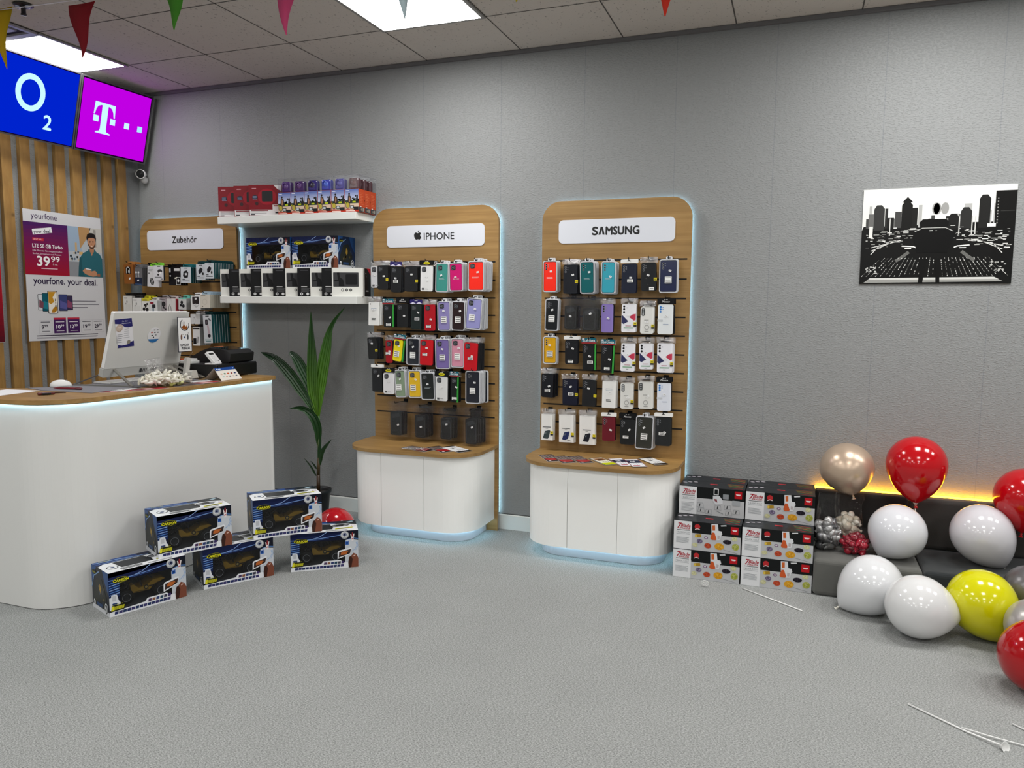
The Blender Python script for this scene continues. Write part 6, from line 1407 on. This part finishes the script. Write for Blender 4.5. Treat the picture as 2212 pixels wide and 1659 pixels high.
for u, v, c, a, b in ((-.004, .030, '3A3A3C', .007, .003), (.018, .030, '3A3A3C', .008, .003), (-.020, .016, 'B03430', .006, .005), (.002, .016, '3A3A40', .007, .0035), (.024, .016, '4A4A50', .009, .003), (-.014, -.002, '2A2A2E', .007, .003), (.012, 0, '8A8A8E', .006, .004), (-.002, -.014, '2A2A2A', .005, .005)): m.disc(u, v, a, w, c, ry=b, n=10)
m.build('print', 'printed_card', e)
# greeting card clipped to the right edge of the computer
e = empty('greeting_card', (1.292, -1.002, 1.150), 0, 'tall white card reading Ramadan Mubarak on the right edge of the computer', 'card')
m = MB().frame((0, 0, 0), **POSF); m.prism([(0, 0), (.108, 0), (.108, .206), (0, .206)], 0, .0016, '1E2030'); m.build('sheet', 'printed_card', e)
m = MB().frame((0, 0, 0), **POSF); w = .0020
m.q(.004, .004, .104, .202, w, 'E2E2E2'); m.arc(.054, .160, .036, .005, w*1.2, '3A3C44', radians(120), radians(375), ry=.036)
m.arc(.054, .158, .031, .002, w*1.2, '6A5A4E', radians(150), radians(350)); m.pg([(.030, .142), (.036, .152), (.044, .156), (.047, .170), (.051, .156), (.056, .158), (.060, .150), (.066, .152), (.068, .162), (.071, .150), (.078, .140), (.066, .132), (.044, .132)], w*1.4, '8A4E22')
for x, h_ in ((.040, .176), (.047, .184), (.054, .178)): m.q(x, .150, x+.0015, h_, w*1.3, '4A3A30')
for x, c in ((.026, '6E4A3A'), (.076, '4A4A4C')): m.pg([(x, .070), (x+.006, .078), (x+.006, .096), (x, .106), (x-.006, .096), (x-.006, .078)], w*1.3, c)
m.pg([(.050+.009*cos(radians(90+36*k))*(1 if k % 2 == 0 else .45), .086+.009*sin(radians(90+36*k))*(1 if k % 2 == 0 else .45)) for k in range(10)], w*1.3, '2E4A7A'); m.arc(.084, .110, .006, .002, w*1.3, '5A4E48', radians(60), radians(320)); m.disc(.038, .104, .003, w*1.3, '4A4A4A', n=8); m.disc(.062, .100, .003, w*1.3, '4A4A4A', n=8)
m.tx('RAMADAN', .016, .034, .016, w*1.3, '1C1E2A', wid=.066, bold=.02); m.tx('MUBARAK', .024, .014, .017, w*1.3, '1C1E2A', wid=.068, bold=.02); m.build('print', 'printed_card', e)

# desk mat, keyboard, mouse, pen, knife, paper
t = empty('desk_mat', (1.2, -1.4, ZC), 0, 'dark grey felt desk mat on the counter', 'desk mat')
m = MB().frame((-1.2, 1.4, 0), **FLAT); m.prism([(.955, -1.690), (1.12, -1.738), (1.441, -1.727), (1.436, -1.50), (1.42, -.98), (1.09, -.98), (1.085, -1.40), (1.06, -1.52), (1.02, -1.62)], 0, .0025, '6C6C74'); m.build('felt', 'fabric', t)
ZM = ZC+.0027
t = empty('keyboard', (1.135, -1.19, ZM), 0, 'white slim keyboard under the computer', 'keyboard')
m = MB(); m.rbox(-.060, .060, -.21, .21, .0, .010, .004, 'C9C9C6', 2); m.build('body', 'satin', t)
m = MB().frame((0, 0, .0103), **FLAT)
for i in range(5):
    for j in range(15): m.q(-.052+.0205*i, -.20+.0265*j, -.034+.0205*i, -.178+.0265*j, .0, 'DEDEDC')
m.build('keys', 'satin', t)
t = empty('computer_mouse', (1.068, -1.590, ZM), radians(28), 'white computer mouse on the grey mat', 'mouse')
m = MB(); bm = bmesh.new(); bmesh.ops.create_uvsphere(bm, u_segments=24, v_segments=14, radius=1)
for v in bm.verts: v.co = Vector((v.co.x*.054, v.co.y*.031*(1-.12*v.co.x), max(-.2, v.co.z)*.031+.0065))
m.smooth = True; m.addbm(bm, 'E2E2E0'); m.build('shell', 'satin', t)
m = MB(); m.smooth = True; bm = bmesh.new(); bmesh.ops.create_uvsphere(bm, u_segments=24, v_segments=8, radius=1)
for v in bm.verts: v.co = Vector((v.co.x*.0545, v.co.y*.0315, v.co.z*.006+.0062))
m.addbm(bm, 'A8A8A6'); m.build('base', 'satin', t)
m = MB(); m.lathe([(0, -.003), (.006, -.0028), (.006, .0028), (0, .003)], (.028, 0, .030), (0, 1, 0), '8A8A8A', 12); m.build('scroll_wheel', 'rubber', t)
t = empty('pen', (1.131, -1.684, ZM+.006), 0, 'dark red ballpoint pen lying on the mat beside the mouse', 'pen')
m = MB(); m.lathe([(.0008, 0), (.004, .018), (.0058, .030), (.0058, .125)], (0, 0, 0), (.158, .033, 0), '6E0E1E', 12); m.build('barrel', 'gloss', t)
m = MB(); m.lathe([(.0062, .125), (.0066, .150), (.0055, .160), (.0008, .161)], (0, 0, 0), (.158, .033, 0), '5A0A18', 12); m.build('cap', 'gloss', t)
t = empty('utility_tool', (1.289, -1.894, ZC+.001), radians(60), 'small dark red and black cutter tool lying near the counter edge', 'tool')
m = MB(); m.rbox(0, .072, -.011, .011, 0, .012, .004, '5A1A18', 2); m.build('handle', 'satin', t)
m = MB(); m.rbox(.016, .055, -.017, -.010, .001, .010, .002, '161416', 2); m.build('grip', 'rubber', t)
m = MB(); m.prism([(.070, .004), (.118, .003), (.119, .005), (.070, .009)], -.002, .002, '3A2420'); m.build('blade', 'metal', t)
t = empty('paper_sheet', (1.118, -1.745, ZC+.0002), radians(187), 'blank white paper sheet on the left end of the counter', 'paper')
m = MB().frame(**FLAT); m.prism([(0, 0), (.205, 0), (.205, .255), (0, .255)], 0, .0008, 'E6E6EA'); m.build('sheet', 'matte', t)
# leaflets on the counter edge
G = 'leaflets scattered on the counter'
def l_red(m, L, W_, w): m.q(.001, .001, L-.001, W_-.001, w, '7A1420'); m.q(L*.3, .01, L*.6, W_-.01, w*1.2, 'D8A8A8'); m.q(L*.66, .012, L*.9, W_*.6, w*1.2, 'B8222E')
def l_dk(m, L, W_, w): m.q(.001, .001, L-.001, W_-.001, w, '3A2A2E'); m.bars(L*.1, W_*.8, L*.5, 3, .015, .005, w*1.2, '8A7A7C')
for i, (p, a, art, lb) in enumerate((((1.470, -1.700), 62, l_red, 'red leaflet at the counter edge, in front of the white bag'), ((1.560, -1.560), 74, l_red, 'red and pink leaflet under the front of the white bag'), ((1.505, -1.620), 100, l_wht, 'white leaflet beside the stand foot, under the bag'), ((1.600, -1.330), 82, l_dk, 'dark leaflet at the counter edge right of the white bag'), ((1.620, -1.190), 86, l_red, 'dark red leaflet between the bag and the card sign'), ((1.520, -1.160), 70, l_wht, 'pale leaflet behind the dark red one, near the card sign'))):
    leaflet(lb, p, radians(a), ZC+.0007*i, .17, .085, art, G)
# bag of white balloons
t = empty('balloon_bag', (1.475, -1.305, ZC+.005), 0, 'clear bag of white deflated balloons on the counter in front of the computer', 'bag')
m = MB(); blob_pile(m, (0, 0, .030), (.105, .155, .026), 150, ['E8E4D6', 'F2EFE6', 'DCD8C6', 'ECEADF'], rb, (.007, .046)); blob_pile(m, (.0, -.02, .050), (.06, .07, .020), 50, ['F0EEE4', 'E4E0D0'], rb, (.007, .044)); blob_pile(m, (.08, .01, .012), (.03, .04, .008), 8, ['C8CC7A', 'DCDC9A'], rb, (.008, .03))
k = m.build('deflated_balloons', 'latex', t); k['kind'] = 'stuff'
m = MB(); pouch(m, -.125, .125, -.175, .170, .0, .105, .5, rb, .008); m.build('film', 'zip_film', t)
m = MB(); bag_sheet(m.frame((-.02, -.03, .075), U=(.3, .9, .1), V=(-.5, .1, .85), W=(.85, -.2, .4)), -.04, .05, 0, .075, 0, .008, rn=rb, amp=.008, nx=5, nz=5); m.build('bag_mouth', 'crumpled_film', t)
# cash drawer, printer, card reader, docks
t = empty('cash_drawer', (1.285, -.700, ZC), 0, 'black cash drawer at the far end of the counter', 'cash drawer')
m = MB(); m.rbox(-.190, .168, -.170, .186, .004, .080, .004, '131315', 2); m.build('housing', 'satin', t)
m = MB(); m.rbox(.1685, .176, -.164, .178, .008, .074, .003, '0E0E10', 2); m.build('drawer_front', 'satin', t)
for x in (-.16, .14):
    for y in (-.15, .16): m = MB(); m.lathe([(.012, 0), (.012, .005)], (x, y, 0), (0, 0, 1), '0A0A0A', 12); m.build('foot', 'rubber', t)
ZD = ZC+.0805
t = empty('label_printer', (1.300, -.640, ZD), 0, 'black printer with an orange slot standing on the cash drawer', 'printer')
m = MB(); m.fr = (Vector((0, -.105, 0)), Vector((1, 0, 0)), Vector((0, 0, 1)), Vector((0, -1, 0)))
m.prism([(-.165, .002), (.130, .002), (.140, .010), (.148, .058), (.110, .080), (-.010, .092), (-.075, .072), (-.170, .026)], -.215, 0, '18181B'); m.build('housing', 'satin', t)
m = MB(); m.frame((0, 0, 0)); m.add([(.108, -.09, .0815), (.108, .10, .0815), (-.008, .10, .0935), (-.008, -.09, .0935)], [(0, 1, 2, 3)], '232327'); m.add([(.085, -.06, .0842), (.085, -.02, .0842), (.030, -.02, .0898), (.030, -.06, .0898)], [(0, 1, 2, 3)], '0A0A0B'); m.build('lid', 'gloss', t)
m = MB(); m.rbox(-.032, -.020, -.050, .030, .088, .095, .002, 'B4623A', 1); m.build('paper_slot', 'satin', t)['label'] = 'orange paper slot'
t = empty('card_reader', (1.392, -.835, ZD), radians(14), 'white card payment reader tilted on its dock', 'card reader')
m = MB(); m.rbox(-.030, .036, -.042, .042, 0, .008, .003, 'E2E2E2', 2); m.build('dock', 'satin', t)
m = MB(); Vr = Vector((-.62, 0, .78)).normalized(); Ur = Vector((0, 1, 0)); Wr = Ur.cross(Vr).normalized()
m.frame((.034, 0, .009), Ur, Vr, Wr); m.prism(rr(-.042, 0, .042, .086, .012, 5), -.014, 0, 'E6E6E6'); m.build('reader', 'satin', t)
m = MB().frame((.034, 0, .009), Ur, Vr, Wr); m.prism(rr(-.028, .062, .026, .075, .003, 3), 0, .0006, '17181A'); m.build('display', 'gloss', t)
m = MB().frame((.034, 0, .009), Ur, Vr, Wr)
for i in range(3):
    for j in range(4): m.prism(rr(-.026+.018*i, .010+.0115*j, -.014+.018*i, .0175+.0115*j, .002, 2), 0, .0007, 'D2D2D4')
m.q(.012, .010, .022, .015, .0009, '4A4A4A'); m.build('keypad', 'satin', t)
t = empty('white_dock', (1.175, -.835, ZD), 0, 'white box with an orange flap on the left end of the cash drawer', 'dock')
m = MB(); m.rbox(-.055, .085, -.035, .035, 0, .018, .003, 'DADAD8', 2); m.rbox(.02, .075, -.03, .03, .017, .030, .004, 'D6D6D4', 2); m.build('body', 'satin', t)
m = MB(); m.rbox(-.050, .010, -.030, .030, .0185, .026, .002, 'A8441A', 1); m.tube([(-.05, -.02, .024), (-.028, -.005, .050)], .0025, 'B4602E', 6); m.build('flap', 'satin', t)
m = MB(); m.tube([(.03, .0, .029), (.055, .015, .072)], .0012, '8A7A6A', 6); m.build('antenna', 'metal', t)
t = empty('handset_cradle', (1.315, -.935, ZC), radians(0), 'white cradle holding an upright handset in front of the cash drawer', 'handset')
m = MB(); m.fr = (Vector((0, 0, 0)), Vector((0, 1, 0)), Vector((0, 0, 1)), Vector((1, 0, 0))); m.prism([(-.026, .002), (.034, .002), (.024, .042), (.018, .048), (-.012, .048), (-.020, .042)], -.020, .026, 'C9C7C0'); m.build('cradle', 'satin', t)
m = MB(); m.frame((-.010, -.030, .008), U=Vector((0, .98, -.22)), V=Vector((-.06, .27, .96)), W=Vector((1, 0, .05))); m.prism(rr(-.016, 0, .014, .120, .007, 4), -.012, .008, 'C2C0BA'); m.build('handset', 'satin', t)
def cable(label, pts, r, col):
    o = Vector(pts[0]); out = []
    for i in range(len(pts)-1):
        p0, p1, p2, p3 = [Vector(pts[max(0, min(len(pts)-1, k))]) for k in (i-1, i, i+1, i+2)]
        for s in range(6):
            t_ = s/6; out.append(.5*((2*p1)+(-p0+p2)*t_+(2*p0-5*p1+4*p2-p3)*t_**2+(-p0+3*p1-3*p2+p3)*t_**3)-o)
    out.append(Vector(pts[-1])-o); m = MB(); m.tube(out, r, col, 6); b = m.build('cable', 'rubber', None); b.location = o; tag(b, label, 'cable', 'black cables on the counter'); return b
z = ZC+.004
cable('black cable running from the computer to the handset cradle', [(1.178, -1.06, 1.045), (1.26, -1.06, 1.02), (1.33, -1.04, z+.001), (1.40, -.98, z+.001), (1.38, -.90, z+.001)], .0025, '141416')
cable('black cable looping along the counter before the cash drawer', [(1.22, -.96, z+.002), (1.36, -1.03, z+.006), (1.46, -1.06, z), (1.50, -.96, z), (1.47, -.90, z)], .0022, '18181A')
t = empty('payment_sign', (1.520, -.900, ZC), 0, 'small folded white tent card with blue band and payment logos', 'sign')
for nm, a, b in (('front_panel', (.066, 0), (.010, .070)), ('rear_panel', (-.062, 0), (.008, .070))):
    m = MB(); m.add([(a[0], -.086, .001), (a[0], .086, .001), (b[0], .082, b[1]), (b[0], -.082, b[1])], [(0, 1, 2, 3) if a[0] > 0 else (3, 2, 1, 0)], 'E6E0D8'); m.add([(a[0]-.001, -.086, .001), (a[0]-.001, .086, .001), (b[0]-.001, .082, b[1]), (b[0]-.001, -.082, b[1])], [(3, 2, 1, 0) if a[0] > 0 else (0, 1, 2, 3)], 'DCD6CE'); m.build(nm, 'printed_card', t)
Vp = Vector((-.056, 0, .069)); hp = Vp.length; Vp.normalize(); Wp = Vector((0, 1, 0)).cross(Vp).normalized()
m = MB().frame((.066, 0, .001), (0, 1, 0), Vp, Wp); w = .0008
m.q(-.082, hp-.019, .082, hp, w, '17438C'); m.disc(-.066, hp-.009, .004, w*1.5, 'E4ECF8', n=10); m.q(-.058, hp-.012, -.036, hp-.007, w*1.5, 'C4D4EC'); m.disc(.066, hp-.009, .004, w*1.5, 'D4E4F8', n=10)
for i, c in enumerate(('D8B8A0', '4A7A5A', 'C8502A', '8A2A2A', '2A3A6A')): m.disc(-.054+.028*i, .045, .009, w, c, ry=.005, n=12)
for i, c in enumerate(('A8C8C0', 'D0A898', '3A4248', 'C8B8A8', '5A6270')): m.disc(-.050+.027*i, .025, .008, w, c, ry=.004, n=12)
m.build('logo_print', 'printed_card', t)

# ------------------------------------------------------------------ palm in its pot
t = empty('potted_palm', (1.715, -.250, 0), 0, 'young potted palm with long pleated leaves in a black pot', 'plant')
m = MB(); m.lathe([(0, .001), (.060, .001), (.062, .004), (.078, .180), (.086, .182), (.088, .205), (.082, .206), (.074, .190), (.070, .178)], (0, 0, 0), (0, 0, 1), '1C1E20', 32); m.build('pot', 'satin', t)
m = MB(); m.lathe([(.0742, .178), (.04, .183), (0, .185)], (0, 0, 0), (0, 0, 1), '2A2018', 24); m.build('soil', 'matte', t)
m = MB()
pts = [(0.001, 0, .175), (.003, 0, .30), (.010, 0, .42), (.013, 0, .56), (.017, 0, .70)]; cs = ['3E2A16', '4A3A1C', '46562A', '3E6A26']
for i in range(4): m.tube([pts[i], pts[i+1]], (.013, .0115, .0095, .008)[i], cs[i], 12, r1=(.0115, .0095, .008, .006)[i])
m.build('stem', 'satin', t)
def mixc(a, b, k):
    a, b = [tuple(int(c[i:i+2], 16)/255 for i in (0, 2, 4)) for c in (a, b)]; return tuple(a[i]+(b[i]-a[i])*k for i in range(3))
def frond(pts, wds, c0, c1, yo, pleats=10, tip=1.0, fold=.004):
    """pleated blade: centre line in x, z; width profile; front offset in y"""
    n_ = 22; P_ = []
    L_ = len(pts)-1
    for i in range(n_+1):
        f = i/n_*L_; k = min(L_-1, int(f)); a = f-k
        q = [Vector(pts[max(0, min(L_, k+d))]) for d in (-1, 0, 1, 2)]
        P_.append(.5*((2*q[1])+(-q[0]+q[2])*a+(2*q[0]-5*q[1]+4*q[2]-q[3])*a**2+(-q[0]+3*q[1]-3*q[2]+q[3])*a**3))
    m = MB(); rows = []
    for i, p in enumerate(P_):
        d = (P_[min(n_, i+1)]-P_[max(0, i-1)]).normalized(); nn = Vector((-d.y, d.x)); f = i/n_*(len(wds)-1); k = min(len(wds)-2, int(f)); wd = wds[k]+(wds[k+1]-wds[k])*(f-k)
        rows.append([(p.x-1.715+nn.x*wd*(j/pleats-.5), -yo*i/n_*1.0+(fold if j % 2 else 0)*min(1, wd*25)-.02*abs(j/pleats-.5)*min(1, wd*20), p.y+nn.y*wd*(j/pleats-.5)) for j in range(pleats+1)])
    for i in range(n_):
        for j in range(pleats):
            m.add([rows[i][j], rows[i][j+1], rows[i+1][j+1], rows[i+1][j]], [(0, 1, 2, 3)], mixc(c0, c1, min(1, i/n_*1.25)) if j % 2 else mixc(c0, c1, min(1, i/n_*1.25+.08)))
    m.build('leaf', 'leaf', t)
frond([(1.727, .690), (1.706, .870), (1.716, 1.13), (1.720, 1.392)], [.010, .050, .082, .086, .070, .034, .001], '5E8A16', '1C3E14', .05)
frond([(1.732, .694), (1.757, .900), (1.812, 1.141), (1.862, 1.30), (1.966, 1.42)], [.010, .058, .092, .088, .068, .036, .018, .001], '5E8E18', '1E4418', .03)
frond([(1.716, .700), (1.640, .840), (1.548, .975), (1.450, 1.075), (1.347, 1.117)], [.012, .050, .082, .086, .070, .042, .001], '2A5220', '16301A', .09)
frond([(1.716, .760), (1.678, .900), (1.628, 1.010), (1.585, 1.085), (1.542, 1.120)], [.020, .060, .082, .086, .074, .050, .016], '2A5622', '183A1C', .04)
frond([(1.722, .500), (1.741, .600), (1.722, .690), (1.655, .748), (1.553, .749)], [.012, .050, .070, .066, .050, .028, .001], '1E4A18', '1A4018', .07, 6)
frond([(1.735, .369), (1.741, .469), (1.760, .556)], [.008, .026, .030, .018, .001], '2A4A24', '20401E', .02, 4, fold=.002)
frond([(1.735, .369), (1.770, .471), (1.846, .553)], [.008, .030, .032, .018, .001], '28481F', '1C3A1A', .03, 4, fold=.002)
frond([(1.702, .293), (1.676, .347), (1.623, .410)], [.006, .016, .016, .010, .001], '223E1E', '1A321A', .02, 4, fold=.001)
frond([(1.706, .339), (1.698, .365), (1.672, .395)], [.006, .016, .014, .008, .001], '223E1E', '1A321A', .02, 4, fold=.001)

# ------------------------------------------------------------------ ceiling spot and swirl vent
t = empty('ceiling_fixture', (.852, -1.515, H), 0, 'small black ceiling fixture with two shiny domes and a short stem', 'ceiling fixture')
m = MB(); m.lathe([(0, -.002), (.046, -.002), (.048, -.006), (.044, -.010), (0, -.011)], (0, 0, 0), (0, 0, 1), '1A1A1C', 24); m.build('plate', 'satin', t)
for dx, dy in ((-.026, -.010), (.024, .008)): m = MB(); m.lathe([(.0145, -.010), (.014, -.016), (.009, -.022), (0, -.025)], (dx, dy, 0), (0, 0, 1), 'B4B8D8', 16); m.build('dome', 'foil_latex', t)
m = MB(); m.lathe([(.013, -.010), (.011, -.030), (.012, -.048), (.014, -.050), (.014, -.056), (0, -.057)], (0, 0, 0), (0, 0, 1), '26242A', 16); m.build('stem', 'satin', t)
x0, x1, y1 = .004, GX+T-.006, GY-T-.006; y0 = y1-T+.012
t = empty('ceiling_vent', ((x0+x1)/2, (y0+y1)/2, H), 0, 'square ceiling vent beside the light panel, cut by the left edge', 'vent'); hx_, hy_ = (x1-x0)/2, (y1-y0)/2
sq = lambda a, b: [(-a, -b), (a, -b), (a, b), (-a, b)]
DN = dict(U=(1, 0, 0), V=(0, -1, 0), W=(0, 0, -1))
m = MB().frame((0, 0, 0), **DN); m.prism(sq(hx_, hy_), .001, .004, '2A2226'); m.build('backing', 'matte', t)
for k, s_ in enumerate((1.0, .76, .52)):
    m = MB().frame((0, 0, 0), **DN); m.ring(sq(hx_*s_, hy_*s_), sq(hx_*(s_-.10), hy_*(s_-.10)), .004, .016-.003*k, 'A8A4AC'); m.build('vane_frame', 'satin', t)

# ------------------------------------------------------------------ bunting
t = empty('bunting', (.30, -1.60, 2.93), 0, 'string of coloured paper pennants hanging across the top of the picture', 'bunting')
spts = [(-.29, -.02, .02), (.45, 0, .0), (.50, 0, -.012), (1.16, 0, -.035), (1.75, 0, .022), (2.2, 0, -.05), (2.85, 0, -.05), (3.4, 0, -.055), (3.95, 0, -.165), (5.2, 0, .02), (6.4, 0, .0)]
m = MB(); m.tube([Vector(p) for p in spts], .0022, 'D8D4DC', 6); m.build('string', 'satin', t)
for x, ztop, ln, wd, col, nm, a in ((.500, -.002, .30, .150, 'CDB21A', 'yellow', .2), (1.060, -.052, .255, .172, '9E1C2A', 'dark red', -.25), (1.625, .0, .245, .150, '5EA83C', 'green', .1), (2.245, -.070, .262, .150, 'C45A86', 'pink', -.1), (2.806, -.060, .270, .140, 'C8D4D8', 'pale grey', .15), (3.306, -.060, .270, .140, 'C4B428', 'yellow', .0), (3.885, -.185, .270, .140, 'D8402A', 'orange red', -.1), (4.60, -.05, .26, .14, '3A78B4', 'blue', .1), (5.25, .0, .26, .14, '5EA83C', 'green', .0)):
    m = MB(); n_ = 10; rows = []
    for i in range(n_+1):
        f = i/n_; hw = wd/2*(1-f)+.002; wob = .010*sin(f*6+x*3)+.012*f*a; rows.append([(x+a*.05*f+s_*hw, (-.004+wob)+(.004*(1-f) if s_ == 0 else 0)+c_*.0007, ztop-ln*f) for c_ in (0, 1) for s_ in (-1, 0, 1)])
    vs = [p for r_ in rows for p in r_]; fs = []
    for i in range(n_):
        b_ = 6*i
        fs += [(b_, b_+6, b_+7, b_+1), (b_+1, b_+7, b_+8, b_+2), (b_+3, b_+4, b_+10, b_+9), (b_+4, b_+5, b_+11, b_+10), (b_, b_+3, b_+9, b_+6), (b_+2, b_+8, b_+11, b_+5)]
    fs += [(0, 1, 4, 3), (1, 2, 5, 4)]
    m.smooth = True; m.add(vs, fs, col); o = m.build('pennant', 'paper_thin', t); o['label'] = nm+' paper pennant'
